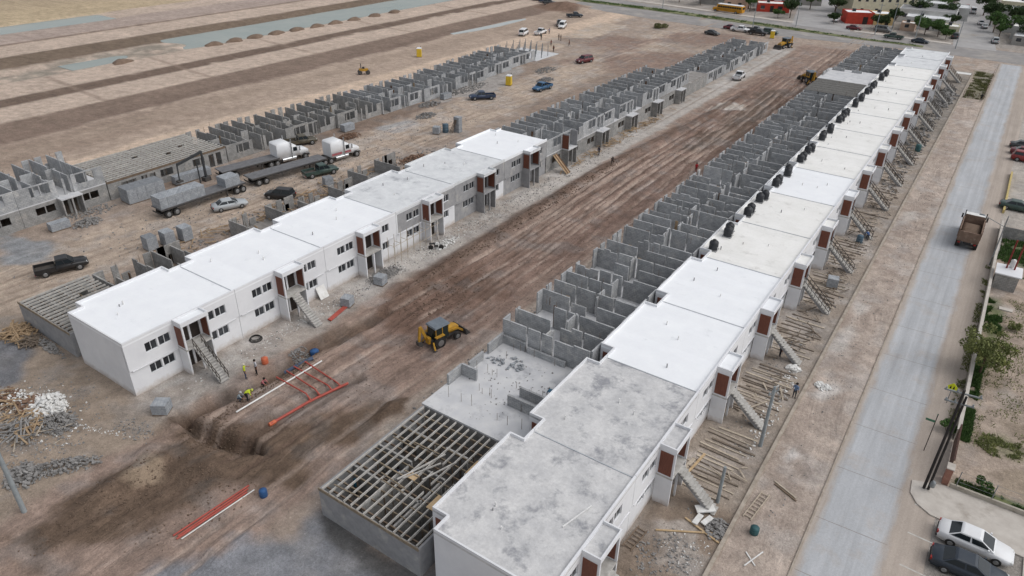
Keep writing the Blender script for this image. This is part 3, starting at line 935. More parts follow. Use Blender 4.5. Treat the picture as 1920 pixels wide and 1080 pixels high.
# ------------------------------------------------------------------ shells: block walls without a roof
def shell(label, x0, y0, z0, h, W=9.4, P=P_U, seed=0, group=None, facade=False, m=None, full=True, name='house_shell', storey=True, forms=2, fscale=1.0, m_low=None, far=False):
    """x0 is the side toward +x; z0 the floor of the open storey"""
    rnd = random.Random(seed * 7 + 3)
    m = m or M_BLOCK
    t = thing(name, label, 'house shell', (x0, y0, 0), 0, group)
    th = 0.15
    if z0 > 0.5:
        m_low = m_low or m
        MB().box(-W, 0.02, z0 - 0.16, 0.02, P - 0.02, z0).build('floor_slab', M_SLAB if not far else M_FLOOR, t)
        fz = z0 - 0.162
        if facade:
            hol = [(a, b, 1.1, 2.1) for a, b in WIN_U] + [(5.1, 5.95, 0.02, 2.1), (6.3, 7.15, 0.02, 2.1)]
            w = MB()
            grid_wall(w, 0.02, P - 0.02, -0.3, fz, hol, lambda a, b, c, d: w.box(-0.18, a, c, 0, b, d))
            w.build('lower_front_wall', m_low, t)
            px = 1.25
            for a in ((0.002, 4.75, px, 4.9), (0.002, 7.35, px, 7.5), (px - 0.15, 6.0, px, 6.2)):
                MB().box(a[0], a[1], -0.3, a[2], a[3], fz).build('porch_wall', m_low, t)
            MB().box(0.022, 4.7, fz, px + 0.05, 7.55, fz + 0.16).build('porch_slab', M_SLAB, t)
        else:
            MB().box(-0.18, 0.02, -0.3, 0, P - 0.02, fz).build('lower_front_wall', m_low, t)
        MB().box(-W, 0.02, -0.3, -W + 0.18, P - 0.02, fz).build('lower_back_wall', m_low, t)
        MB().box(-W + 0.18, 0.02, -0.3, -0.18, 0.2, fz).build('lower_side_wall', m_low, t)
    else:
        MB().box(-W, 0.02, -0.2, 0.0, P - 0.02, 0.06).build('floor_slab', M_FLOOR, t)
        z0 = 0.062
    z1 = z0 + h
    def panel(a0, a1, b0, b1, zz=None, mm=None):
        zt = zz or z1
        alongx = (a1 - a0) > (b1 - b0)
        s0, s1 = (a0, a1) if alongx else (b0, b1)
        w = MB()
        if rnd.random() < 0.20 and s1 - s0 > 1.0:
            n_ = rnd.choice((2, 3))
            cs = [s0 + (s1 - s0) * (k + rnd.uniform(-.15, .15) * (0 < k < n_)) / n_ for k in range(n_ + 1)]
            top = [zt - 0.2 * rnd.choice((0, 0, 0, 1, 1, 2)) for k in range(n_)]
            poly = [(s1, z0), (s0, z0)] if alongx else [(s1, z0), (s0, z0)]
            for k in range(n_):
                poly += [(cs[k], top[k] + 1e-4 * k), (cs[k + 1], top[k] + 1e-4 * k)]
            if alongx:
                w.xprism(poly, b0, b1)
            else:
                w.yprism(poly[::-1], a0, a1)
        else:
            w.box(a0, b0, z0, a1, b1, zt)
        w.build('wall_panel', mm or m, t)
    # cross walls, each of several panels with open column slots between
    us = [0.03, 2.3, 4.6, 6.9, 9.2] if full else [0.03, 5.72]
    for i, u in enumerate(us):
        cuts = [[(-W + 0.02, -6.8), (-6.58, -5.28), (-5.06, -3.98), (-3.76, -0.2)], [(-W + 0.02, -6.25), (-6.03, -4.4), (-3.2, -0.2)], [(-W + 0.02, -6.92), (-6.7, -4.65), (-4.43, -2.65), (-2.43, -0.2)], [(-W + 0.02, -5.6), (-4.5, -2.25), (-2.03, -0.2)]][(i + seed) % 4 if i else 0]
        for a, b in cuts:
            if i and rnd.random() < 0.10:
                continue
            zz = z1 if rnd.random() > 0.10 else z0 + h * rnd.choice((0.45, 0.8))
            panel(a, b, u, u + th, zz)
    # long walls
    if facade:
        hol = [(a, b, z0 + 0.9, z0 + 2.25) for a, b in WIN_U] + [(5.05, 5.95, z0, z0 + 2.2), (6.25, 7.15, z0, z0 + 2.2)]
        hol = [(a, b, c, min(d, z1)) for a, b, c, d in hol]
        cols = [0.02, 1.9, 4.4, 5.0, 7.2, 7.7, P - 0.02]
        for a, b in zip(cols[:-1], cols[1:]):
            if rnd.random() < 0.06:
                continue
            w = MB()
            zt = z1 - rnd.choice((0, 0, 0, 0.2, 0.4))
            hh = [(max(p, a), min(q, b), c, min(d, zt)) for p, q, c, d in hol if p < b and q > a]
            grid_wall(w, a, b, z0, zt, hh, lambda p, q, c, d: w.box(-0.15, p, c, 0, q, d))
            w.build('wall_panel', m, t)
    else:
        for a, b in ((0.2, 2.1), (3.1, 4.6), (5.9, 7.8), (8.8, P - 0.3)):
            panel(-th, 0, a, b)
    for a, b, q in ((0.25, 1.2, 1), (2.1, 2.8, 1), (3.05, 4.0, .5), (5.9, 6.8, 1), (7.6, 8.5, 1), (8.75, 9.6, .5), (10.5, P - 0.05, 1)):
        panel(-W, -W + th, a, b, z0 + h * q)
    for a, b in ((0.3, 1.7), (3.1, 4.9), (6.0, 7.4), (8.8, 10.4)):
        if rnd.random() < 0.85:
            x = -4.25 - rnd.choice((0, 0.1, 0.7))
            panel(x, x + th, a, b)
    for k in range(forms):
        u = us[rnd.randrange(len(us))] + th + 0.01
        x = rnd.choice((-6.75, -5.1, -3.95, -4.5))
        MB().box(x, u, z0, x + 0.35, u + 0.05, z1 + 0.05).build('form_board', M_FORM if rnd.random() < 0.6 else M_TIMB, t)
    r = MB()
    for k in range(10 if not far else 6):
        x, u = rnd.uniform(-W + 0.2, -0.2), rnd.choice(us) + 0.07
        r.tube((x, u, z1), (x + rnd.uniform(-.04, .04), u, z1 + rnd.uniform(0.4, 0.9)), 0.025, n=4)
    r.build('rebar', M_REBAR, t)['kind'] = 'stuff'
    return t
GB = 'roofless shells behind the street row'
for k in range(2, 11):
    shell(f'roofless grey block shell behind the {ORD[k]} house of the street row', -22.45, 23.2 + k * P_U, 2.85, 2.45, seed=k, group=GB, forms=2 if k < 8 else 1, far=k > 8)
t = shell('grey shell behind the street row closed by a brown boarded deck', -22.45, 23.2 + 11 * P_U, 2.85, 2.45, seed=31, group=GB, far=True)
for k in range(19):
    MB().box(-9.5, .02 + k * .6, 5.31, .1, .58 + k * .6, 5.37 + .02 * (k % 3)).build('deck_board', M_DECKB, t)
shell('roofless grey shell next beyond the raised white slab, behind the street row', -22.45, 23.2 + 13 * P_U, 2.85, 2.45, seed=4, group=GB, far=True)
shell('last but one roofless grey shell behind the street row', -22.45, 23.2 + 14 * P_U, 2.85, 2.45, seed=5, group=GB, far=True)
shell('last roofless grey shell behind the street row, beside the avenue', -22.45, 23.2 + 15 * P_U, 2.85, 2.45, seed=6, group=GB, far=True)
# bare slabs in that row
def slab_house(label, x0, y0, z0, W, stubs, m_low, P=P_U, name='house_shell', group=None, m_slab=None):
    t = thing(name, label, 'house shell', (x0, y0, 0), 0, group)
    MB().box(-W - 0.25, 0.02, z0 - 0.18, 0.0, P - 0.02, z0).build('floor_slab', m_slab or M_SLAB, t)
    for a in ((-0.2, 0.02, -0.0, P - 0.02), (-W, 0.02, -W + 0.18, P - 0.02), (-W + 0.18, 0.02, -0.2, 0.2)):
        MB().box(a[0], a[1], -0.3, a[2], a[3], z0 - 0.18).build('storey_wall', m_low, t)
    for a in stubs:
        MB().box(a[0], a[1], z0 + 0.002, a[2], a[3], z0 + a[4]).build('wall_panel', M_BLOCK, t)
    return t
t = slab_house('white bare slab with first courses of block walls, behind the second street house', -22.45, 34.65, 2.85, 9.3,
           [(-9.4, 3.2, -9.2, 5.2, 1.1), (-9.2, 5.0, -7.6, 5.2, 1.2), (-9.2, 5.9, -9.0, 8.0, 0.9), (-9.3, 8.9, -9.1, P_U - .1, 1.1), (-9.1, P_U - .3, -6.6, P_U - .1, 0.9), (-6.4, P_U - .35, -2.4, P_U - .1, 0.6), (-3.6, 3.9, -0.7, 4.1, 1.1), (-3.4, 5.4, -0.9, 5.6, 1.0), (-1.0, 7.2, -0.8, P_U - .6, 1.1)], M_BLOCKD, group=GB)
r = MB()
rr = random.Random(4)
for k in range(26):
    x, u = rr.uniform(-9, -0.5), rr.choice((2.0, 4.0, 6.4, 9.2, 11.0)) + rr.uniform(-.2, .2)
    r.tube((x, u, 2.85), (x, u, 2.85 + rr.uniform(0.6, 1.2)), 0.02, n=4)
r.build('rebar', M_REBAR, t)['kind'] = 'stuff'
slab_house('far white slab at roof height between shells behind the street row', -22.45, 23.2 + 12 * P_U, 5.36, 9.5, [(-9, 9.5, -6.5, 9.7, .6), (-5, 9.5, -3, 9.7, .5), (-9.5, 3, -9.3, 5, .7), (-9.5, 6, -9.3, 8.2, .6)], M_BLOCKD, group=GB)

# left row beyond the roofed houses
GL = 'roofless shells of the haul road row'
for k, lb in zip(range(6, 11), ('roofless two storey shell next to the last roofed haul road house, brown clad porch', 'second roofless two storey shell along the haul road row', 'third roofless two storey shell along the haul road row, timber leaning at its porch', 'fourth roofless two storey shell along the haul road row', 'fifth roofless two storey shell along the haul road row')):
    t = shell(lb, XL, 23.2 + k * P_U, 2.85, 2.45, 9.95, seed=40 + k, group=GL, facade=True, m=M_BLOCK, m_low=M_BLOCKD, far=k > 8)
    if k == 6:
        for a in ((0.1, 4.72, 4.745), (0.1, 7.505, 7.53)):
            MB().box(0.05, a[1], 2.9, 1.2, a[2], 5.1).build('cladding_panel', M_CLAD, t)
        MB().box(0, 4.75, 2.87, 1.25, 4.9, 5.3).build('porch_cheek', M_RENDER, t)
        MB().box(0, 7.35, 2.87, 1.25, 7.5, 5.3).build('porch_cheek', M_RENDER, t)
slab_house('bare slab with timber edge boards in the haul road row, beyond the two storey shells', XL, 23.2 + 11 * P_U, 2.75, 9.9, [(-9, 3, -5, 3.2, .6), (-9, 8, -3, 8.2, .8)], M_BLOCKD, group=GL, m_slab=M_FLOOR)
for k, lb in zip(range(12, 16), ('first single storey shell of the haul road row beyond the bare slab', 'second single storey shell of the haul road row beyond the bare slab', 'third single storey shell of the haul road row beyond the bare slab', 'last single storey shell of the haul road row, by the avenue')):
    shell(lb, XL - 0.3, 23.2 + k * P_U, 0, 2.65, 9.6, seed=60 + k, group=GL, facade=True, far=True)

# far row, single storey mostly
GF = 'shells of the far row'
XF = -99.2
shell('far row shell at the left edge, second storey walls going up on a slab', XF, 34.4 - P_U, 2.75, 2.4, 10.5, seed=81, group=GF, facade=True, m_low=M_BLOCKD)
shell('far row shell with tall upper wall panels, left of the joist deck', XF, 34.4, 2.75, 2.4, 10.5, seed=84, group=GF, facade=True, m_low=M_BLOCKD)
n_f = ['first', 'second', 'third', 'fourth', 'fifth', 'sixth', 'seventh', 'eighth']
for k in range(8):
    xf = XF + 0.55 * k if k < 5 else XF + 2.2 - 0.9 * (k - 4)
    shell(f'{n_f[k]} single storey shell of the far row counted from the joist deck', xf, 65.5 + k * P_U, 0, 2.6, 11.0, seed=90 + k, group=GF, facade=True, m=M_BLOCKD if k < 3 else M_BLOCK, far=k > 3)

# ------------------------------------------------------------------ joist decks on props
def deck(label, x0, y0, W, P, z, nb, seed, m_wall, gaps=True, sheets=(), cross=1.0, group=None, low=False, front=False):
    rnd = random.Random(seed)
    t = thing('joist_deck', label, 'house shell', (x0, y0, 0), 0, group)
    for a in ((-W, 0.02, -W + 0.16, P), (-0.16, 0.02, 0.0, P), (-W + 0.16, 0.02, -0.16, 0.18)):
        w = MB()
        if front and a[2] == 0.0:
            hol = [(2.0, 4.2, 1.0, 2.1), (5.0, 5.9, .02, 2.1), (6.3, 7.2, .02, 2.1), (8.0, 10.0, 1.0, 2.1), (13.4, 15.4, 1.0, 2.1), (16.2, 17.1, .02, 2.1), (17.5, 18.4, .02, 2.1)]
            grid_wall(w, 0.02, P, -.4, z - .12, hol, lambda p, q, c, d: w.box(-.16, p, c, 0, q, d))
        else:
            w.box(a[0], a[1], -0.4, a[2], a[3], z - 0.12)
        w.build('storey_wall', m_wall, t)
    if front:
        MB().box(0.004, 0, z - .3, .05, P, z + .02).build('edge_board', M_TIMBD, t)
    for u in (P * 0.28, P * 0.52, P * 0.76):
        for a, b in ((-W + 0.2, -W * 0.62), (-W * 0.5, -W * 0.28), (-W * 0.2, -0.2)):
            MB().box(a, u, 0, b, u + 0.15, z - 0.2).build('wall_panel', M_BLOCKD, t)
    for a in (-W * 0.62, -W * 0.3):
        MB().box(a, 0.6, 0, a + 0.15, P * 0.5, z - 0.2).build('wall_panel', M_BLOCKD, t)
    MB().box(-W + 0.16, 0.18, 0, -0.16, P, 0.05).build('earth_floor', M_EARTH, t)
    n = int(P / cross)
    for k in range(n):
        u = 0.5 + k * cross
        MB().box(-W + 0.17, u, z - 0.34, -0.17, u + 0.08, z - 0.165).build('bearer', M_BEAR if k % 3 else M_TIMBD, t)
        for j in range(4):
            x = -W * (0.12 + 0.25 * j) + rnd.uniform(-.3, .3)
            MB().box(x, u + 0.01, 0.05, x + 0.08, u + 0.08, z - 0.34).build('prop', M_TIMBD, t)
    for k in range(nb):
        x = -W + 0.3 + (W - 0.6) * k / (nb - 1)
        cut = [(0.03, P - 0.05)]
        if not gaps and rnd.random() < .3:
            c = rnd.uniform(.2, .8) * P
            cut = [(0.03, c), (c + rnd.uniform(.3, 1.0), P - .05)]
        if gaps and 0.25 < k / nb < 0.85 and rnd.random() < 0.75:
            c = rnd.uniform(0.35, 0.6) * P
            cut = [(0.03, c), (c + rnd.uniform(0.5, 1.6), P - 0.05)]
        for a, b in cut:
            dj = rnd.uniform(-.06, .06)
            MB().bar((x + dj, a + rnd.uniform(0, .15), z - 0.06), (x - dj, b - rnd.uniform(0, .15), z - 0.06), .065, .20).build('joist', M_JOIST, t)
    if gaps:
        for k in range(7):
            u, xa = rnd.uniform(.6, P - .6), rnd.uniform(-W + .4, -3)
            MB().bar((xa, u, z + .07), (xa + rnd.uniform(1.4, 2.8), u + rnd.uniform(-.2, .2), z + .07), .09, .05).build('loose_batten', M_BEAR, t)
        for k in range(4):
            x, u = rnd.uniform(-W * 0.6, -W * 0.25), rnd.uniform(3, 5.5)
            MB().bar((x, u, z + 0.07), (x + rnd.uniform(.6, 1.6), u + 2.8, z + 0.1), 0.1, 0.1).build('joist', M_JOIST, t)
    for (a, b, c, d) in sheets:
        MB().box(a, b, z + 0.042, c, d, z + 0.065).build('plywood_sheet', M_PLY, t)
    MB().box(-W, -0.04, z - 0.22, 0, 0.018, z + 0.04).build('edge_board', M_BEAR, t)
    return t
deck('joist deck with white joists and timber bearers, beside the nearest street house', -22.5, 23.25, 9.4, 11.35, 2.78, 14, 3, M_RENDER, sheets=((-1.9, 3.0, -0.5, 4.4), (-1.7, 7.2, -0.6, 8.7), (-5.0, 4.4, -4.2, 5.0)), group='joist decks')
deck('joist deck behind the nearest white haul road house', -65.75, 23.3, 9.9, 7.2, 2.75, 15, 8, M_RENDER, gaps=False, group='joist decks')
deck('wide joist deck in the far row behind the block stacks', XF, 45.95, 10.6, 19.4, 2.72, 14, 12, M_BLOCKD, gaps=False, cross=1.0, group='joist decks', front=True)
# ------------------------------------------------------------------ street, avenue, kerbs
def struct(name, mb, m):
    o = mb.build(name, m)
    o['kind'] = 'structure'
    return o
M_CONC = mat('sidewalk_concrete', (196, 190, 182), (178, 171, 163), 0.9, 0.9, c3=(158, 150, 141), scale3=0.4)
M_KERB = mat('kerb_concrete', (176, 166, 154), (146, 136, 124), 1.5, 0.95)
M_ASPH = mat('dusty_asphalt', (150, 147, 145), (134, 131, 129), 0.35, 0.95, c3=(166, 160, 153), scale3=0.12, lo3=0.5, hi3=0.66)
M_ASPHL = mat('pale_street', (170, 168, 167), (154, 152, 151), 0.3, 0.95, c3=(150, 144, 137), scale3=0.1)
M_PAINT = mat('worn_white_line', (206, 204, 198), (176, 172, 166), 3.0, 0.8)
M_MEDIAN = mat('median_grass_soil', (104, 116, 78), (130, 124, 96), 0.5, 1.0, c3=(88, 104, 62), scale3=0.3)
# concrete street whose right margin lies under drifted dust
sm_ = bpy.data.materials.new('street_concrete')
sm_.use_nodes = True
N, K = sm_.node_tree.nodes, sm_.node_tree.links
pb = N['Principled BSDF']
pb.inputs['Roughness'].default_value = 0.9
pb.inputs['Specular IOR Level'].default_value = 0.15
P = N.new('ShaderNodeNewGeometry').outputs['Position']
sx = N.new('ShaderNodeSeparateXYZ')
K.new(P, sx.inputs[0])
mpn = N.new('ShaderNodeMapping')
mpn.inputs['Scale'].default_value = (1, 0.25, 1)
K.new(P, mpn.inputs[0])
nd = noise(0.8, 6, mpn.outputs[0], 0.7)
edge = mth('ADD', sx.outputs[0], mth('MULTIPLY', mth('SUBTRACT', nd, 0.5), 1.7))
dust = mth('MAXIMUM', rng(noise(0.3, 8, P, 0.75), 0.52, 0.72, 0.0, 0.6), rng(edge, 2.4, 3.1, 0.0, 1.0))
dust = mth('MAXIMUM', dust, rng(edge, -1.4, -1.9, 0.0, 0.9))
tone = rng(noise(0.5, 7, mpn.outputs[0], 0.7), 0.3, 0.7, 0.88, 1.1)
tone2 = rng(noise(6, 5, P, 0.7), 0.3, 0.7, 0.93, 1.07)
mx = N.new('ShaderNodeMix')
mx.data_type = 'RGBA'
mx.inputs[6].default_value = (*S(176, 178, 181), 1)
mx.inputs[7].default_value = (*S(172, 161, 151), 1)
K.new(dust, mx.inputs[0])
vm = N.new('ShaderNodeVectorMath')
vm.operation = 'SCALE'
K.new(mx.outputs[2], vm.inputs[0])
mp2 = N.new('ShaderNodeMapping')
mp2.inputs['Scale'].default_value = (1.6, 0.02, 1)
K.new(P, mp2.inputs[0])
tyre = rng(noise(1.0, 3, mp2.outputs[0], 0.6), 0.35, 0.65, 0.90, 1.08)
vc = N.new('ShaderNodeTexVoronoi')
vc.feature = 'DISTANCE_TO_EDGE'
vc.inputs['Scale'].default_value = 0.22
K.new(P, vc.inputs['Vector'])
crack = rng(mth('ADD', vc.outputs['Distance'], mth('MULTIPLY', noise(2.0, 4, P, 0.7), 0.02)), 0.008, 0.016, 0.93, 1.0)
gr = rng(noise(14, 4, P, 0.85), 0.35, 0.65, 0.90, 1.10)
K.new(mth('MULTIPLY', mth('MULTIPLY', mth('MULTIPLY', tone, tone2), mth('MULTIPLY', tyre, crack)), gr), vm.inputs['Scale'])
K.new(vm.outputs[0], pb.inputs['Base Color'])
STR = struct('street', MB().box(-2.1, -20, -0.3, 5.36, 231, 0.02), sm_)
M_JOINT = mat('joint_filler', (128, 120, 114), (150, 142, 134), 2, 0.95)
for y in (38.5, 44.2, 50.6, 57, 63.3, 70, 76.5, 84, 91.6, 99.3, 108, 117, 126, 143, 168, 190):
    MB().quad((-2.0, y, 0.024), (2.9, y + 0.2, 0.024), (2.9, y + 0.25, 0.024), (-2.0, y + 0.05, 0.024)).build('joint', M_JOINT, STR)
struct('kerb_street_side', MB().box(-2.24, -20, -0.3, -2.1, 231, 0.13), M_KERB)
struct('kerb_yard_side', MB().box(-6.95, 22, -0.3, -6.68, 214, 0.30), M_KERB)
struct('avenue', MB().prism([(-420, 292), (-420, 278), (-130, 238), (-103, 233.5), (-81, 231.8), (-54, 232), (-39, 234.2), (-20, 236), (12, 232), (60, 227), (220, 212), (220, 226), (60, 243), (12, 250), (-20, 252), (-50, 255.2), (-130, 264)][::-1], -0.4, 0.024), M_ASPH)
struct('street_uphill', MB().prism([(-62.5, 254.3), (-44, 252.5), (-58, 316), (-74, 420), (-98, 420), (-76, 316)], -0.4, 0.030), M_ASPHL)
struct('street_beyond', MB().prism([(-15.2, 249.5), (-4.2, 249.0), (-14.5, 360), (-20, 420), (-31, 420), (-25, 360)], -0.4, 0.030), M_ASPHL)
med = struct('median', MB().prism([(-420, 286.5), (-420, 283), (-139, 250.5), (-111, 249.3), (-62, 243.8), (-41, 241.5), (-22, 241.0), (-22, 243.5), (-41, 244.3), (-62, 248.4), (-111, 254.8), (-139, 255.8)], -0.3, 0.12), M_MEDIAN)
struct('pavement_far_side', MB().prism([(-130, 265.5), (-63, 256.5), (-63, 259.3), (-130, 268.5)], -0.3, 0.13), M_CONC)
struct('pavement_town_side', MB().prism([(-43.5, 253.7), (-16, 251.0), (-16, 253.5), (-43.5, 256.2)], -0.3, 0.13), M_CONC)
struct('pavement_corner', MB().prism([(3.3, 52.4), (3.4, 50.9), (4.0, 49.9), (5.0, 49.25), (11.0, 48.75), (22, 48.0), (22, 53.0), (5.6, 53.2)], -0.3, 0.12), M_CONC)
struct('pavement_parking_edge', MB().box(11.0, 38, -0.3, 14, 48.7, 0.12), M_CONC)
for k, y in enumerate((49.9, 46.6, 43.2)):
    struct('parking_line', MB().quad((3.9, y, 0.03), (6.2, y - 0.1, 0.03), (6.2, y - 0.22, 0.03), (3.9, y - 0.12, 0.03)), M_PAINT)
# ------------------------------------------------------------------ water in the basins
M_WATER = mat('silty_water', (118, 130, 122), (138, 144, 134), 0.05, 0.18, spec=0.4, c3=(150, 146, 132), scale3=0.04)
struct('water_basin', MB().quad((-197, 100, -.02), (-174, 100, -.02), (-174, 330, -.02), (-197, 330, -.02)), M_WATER)
struct('water_basin', MB().quad((-244, 20, .5), (-225, 20, .5), (-225, 130, .5), (-244, 130, .5)), M_WATER)
struct('water_pool', MB().quad((-186, 82, -.08), (-177.5, 82, -.08), (-177.5, 99.5, -.08), (-186, 99.5, -.08)), M_WATER)
M_PUD = mat('puddle_water', (160, 168, 166), (172, 174, 170), 0.3, 0.2, spec=0.4)
struct('puddle', MB().prism([(-138.4, 171.5), (-136.6, 170.6), (-134.8, 179), (-133.6, 190), (-133.9, 205), (-135.2, 207), (-136.6, 200), (-137.2, 186)], -0.2, 0.05), M_PUD)
# spoil heaps along the water's edge
M_HEAP = mat('spoil_soil', (128, 110, 96), (108, 92, 80), 0.8, 1.0, bump=0.5, bscale=2)
rnd = random.Random(11)
for k, (x, y) in enumerate([(-175.2, 118), (-175.0, 124.5), (-174.8, 131), (-174.6, 138), (-174.4, 145), (-174.1, 152.5), (-174.0, 160), (-173.8, 168), (-173.6, 177), (-173.5, 186), (-174.6, 92)]):
    m = MB()
    n = 14
    prof = [(1.0, -0.2), (0.82, 0.35), (0.5, 0.75), (0.18, 0.95)]
    vs = []
    for r, z in prof:
        for j in range(n):
            a = 2 * math.pi * j / n
            q_ = 1 + 0.22 * math.sin(3 * a + k) + rnd.uniform(-.1, .1)
            vs.append((r * 1.5 * q_ * math.cos(a), r * 2.6 * q_ * math.sin(a), z * (0.9 + rnd.uniform(-.1, .1))))
    m.add(vs, [(i * n + j, i * n + (j + 1) % n, (i + 1) * n + (j + 1) % n, (i + 1) * n + j) for i in range(3) for j in range(n)], True)
    m.add(vs[-n:], [tuple(range(n))], True)
    tag(m.build('spoil_heap', M_HEAP, None, (x, y, gz(x, y) + 0.05)), f'{ORD[k]} low soil heap from the left along the basin water' if k < 10 else 'single brown soil heap beside the shallow pool on the terraces', 'soil heap', 'soil heaps along the basin' if k < 10 else None)

# ------------------------------------------------------------------ plants
M_BARK = mat('bark', (96, 82, 68), (74, 62, 52), 5, 0.95)
def leaf_mat(name, a, b):
    m = mat(name, a, b, 1.4, 0.7, c3=(min(a[0] + 26, 255), min(a[1] + 24, 255), a[2] + 6), scale3=0.8, lo3=0.55, hi3=0.75, spec=0.2)
    return m
LEAF = [leaf_mat('leaf_mesquite', (128, 132, 84), (88, 98, 56)), leaf_mat('leaf_dark', (66, 84, 50), (46, 62, 38)), leaf_mat('leaf_fresh', (82, 108, 58), (58, 84, 44)), leaf_mat('leaf_dry', (110, 112, 74), (86, 88, 56))]
def leaves(name, m, parent, clumps, n, size, seed):
    r = np.random.RandomState(seed)
    cl = np.array(clumps)
    idx = r.choice(len(cl), n, p=cl[:, 3] ** 2 / (cl[:, 3] ** 2).sum())
    d = r.normal(size=(n, 3))
    d /= np.linalg.norm(d, axis=1)[:, None]
    rad = cl[idx, 3] * r.uniform(0.35, 1.0, n) ** 0.5
    c = cl[idx, :3] + d * rad[:, None] * np.array([1, 1, 0.75])
    a = r.normal(size=(n, 3))
    a /= np.linalg.norm(a, axis=1)[:, None]
    b = np.cross(a, r.normal(size=(n, 3)))
    b /= np.linalg.norm(b, axis=1)[:, None]
    s = size * r.uniform(0.6, 1.3, n)[:, None]
    a, b = a * s, b * s * 0.6
    v = np.stack([c - a, c + b * 0.9, c + a, c - b * 0.9], 1).reshape(-1, 3)
    me = bpy.data.meshes.new(name)
    me.vertices.add(4 * n)
    me.vertices.foreach_set('co', v.astype(np.float32).ravel())
    me.loops.add(4 * n)
    me.loops.foreach_set('vertex_index', np.arange(4 * n, dtype=np.int32))
    me.polygons.add(n)
    me.polygons.foreach_set('loop_start', (np.arange(n) * 4).astype(np.int32))
    me.update(calc_edges=True)
    return link(name, me, m, parent)
def tree(label, x, y, h, rad, lm, seed, n=1500, size=0.16, trunk_h=None, lean=0.0, group=None, name='tree', z=None):
    r = random.Random(seed)
    t = thing(name, label, 'tree', (x, y, gz(x, y) if z is None else z), 0, group)
    th = trunk_h or h * 0.38
    m = MB()
    tr = max(0.07, h * 0.028)
    top = Vector((lean * th, r.uniform(-.1, .1), th))
    m.tube((0, 0, -0.2), top, tr, tr * 0.7, 8)
    cl = []
    for k in range(6):
        a = 2 * math.pi * k / 6 + r.uniform(-.4, .4)
        q1 = top + Vector((math.cos(a) * rad * 0.4, math.sin(a) * rad * 0.4, (h - th) * 0.35))
        q2 = q1 + Vector((math.cos(a + .4) * rad * 0.3, math.sin(a + .4) * rad * 0.3, (h - th) * r.uniform(.05, .35)))
        m.tube(top, q1, tr * 0.5, tr * 0.32, 6)
        m.tube(q1, q2, tr * 0.32, tr * 0.12, 5)
        for q in (q1, q2):
            for j in range(2):
                cl.append((q.x + r.uniform(-.3, .3) * rad, q.y + r.uniform(-.3, .3) * rad, q.z + r.uniform(-.1, .35) * (h - th) * 0.6, rad * r.uniform(0.22, 0.38)))
    cl.append((top.x, top.y, h - rad * 0.35, rad * 0.35))
    m.build('trunk', M_BARK, t)
    leaves('crown', lm, t, cl, n, size, seed)
    return t
tree('young tree with thin leafy crown by the boundary wall of the right lot', 6.35, 71.8, 4.3, 2.5, LEAF[0], 5, 3800, 0.13, 1.5)
def shrub(label, x, y, h, rad, lm, seed, n=500, size=0.10, group=None, name='shrub'):
    r = random.Random(seed)
    t = thing(name, label, 'shrub', (x, y, gz(x, y)), 0, group)
    m = MB()
    cl = []
    for k in range(5):
        a = 2 * math.pi * k / 5 + r.uniform(-.5, .5)
        q = (math.cos(a) * rad * 0.55, math.sin(a) * rad * 0.55, h * r.uniform(.4, .8))
        m.tube((0, 0, -0.1), q, 0.03, 0.012, 5)
        cl.append((*q, rad * r.uniform(.35, .5)))
    m.build('stem', M_BARK, t)
    leaves('foliage', lm, t, cl, n, size, seed)
    return t
shrub('green shrub against the wall beside the brown steel gate', 4.85, 60.6, 1.0, 0.8, LEAF[2], 3, 700)
shrub('small bright shrub inside the low wall behind the corner pavement', 8.0, 54.4, 1.4, 0.7, LEAF[2], 4, 500)
shrub('low shrub on the lot right of the boundary wall, nearer the pump house', 8.6, 83.0, 0.8, 0.8, LEAF[0], 6, 500)
shrub('dry bush alone on the site ground near the avenue', -93.0, 220.0, 1.2, 2.6, LEAF[3], 8, 900, 0.2)
# grass and weeds: tufts nobody could count
def grass(name, label, poly, n, h, lm, seed):
    r = np.random.RandomState(seed)
    px = np.array(poly)
    pts = []
    while len(pts) < n:
        q = r.uniform(px.min(0), px.max(0), (n, 2))
        d = pdist(q[:, 0], q[:, 1], poly)
        keep = (d < 0) & (fbm(q[:, 0], q[:, 1], 0.7, 3, 2) > 0.46)
        pts.extend(q[keep].tolist())
        if len(pts) == 0:
            break
    p = np.array(pts[:n])
    n = len(p)
    z = ground_h(p[:, 0], p[:, 1])
    a = r.uniform(0, 2 * np.pi, n)
    w_ = r.uniform(0.03, 0.07, n)
    hh = h * r.uniform(0.5, 1.3, n)
    lx, ly = r.normal(0, .12, n), r.normal(0, .12, n)
    b0 = np.stack([p[:, 0] - np.cos(a) * w_, p[:, 1] - np.sin(a) * w_, z - 0.02], 1)
    b1 = np.stack([p[:, 0] + np.cos(a) * w_, p[:, 1] + np.sin(a) * w_, z - 0.02], 1)
    tp = np.stack([p[:, 0] + lx, p[:, 1] + ly, z + hh], 1)
    v = np.stack([b0, b1, tp], 1).reshape(-1, 3)
    me = bpy.data.meshes.new(name)
    me.vertices.add(3 * n)
    me.vertices.foreach_set('co', v.astype(np.float32).ravel())
    me.loops.add(3 * n)
    me.loops.foreach_set('vertex_index', np.arange(3 * n, dtype=np.int32))
    me.polygons.add(n)
    me.polygons.foreach_set('loop_start', (np.arange(n) * 3).astype(np.int32))
    me.update(calc_edges=True)
    return tag(link(name, me, lm), label, 'grass', None, 'stuff')
grass('grass', 'green weeds along the inside of the boundary wall', [(5.7, 60), (5.7, 90), (7.2, 90), (7.6, 80), (6.6, 72), (6.6, 60)], 14000, 0.24, LEAF[2], 1)
grass('grass', 'thin weeds scattered over the sandy right lot', [(6.0, 60), (15, 58), (15, 90), (6.0, 90)], 5000, 0.16, LEAF[0], 12)
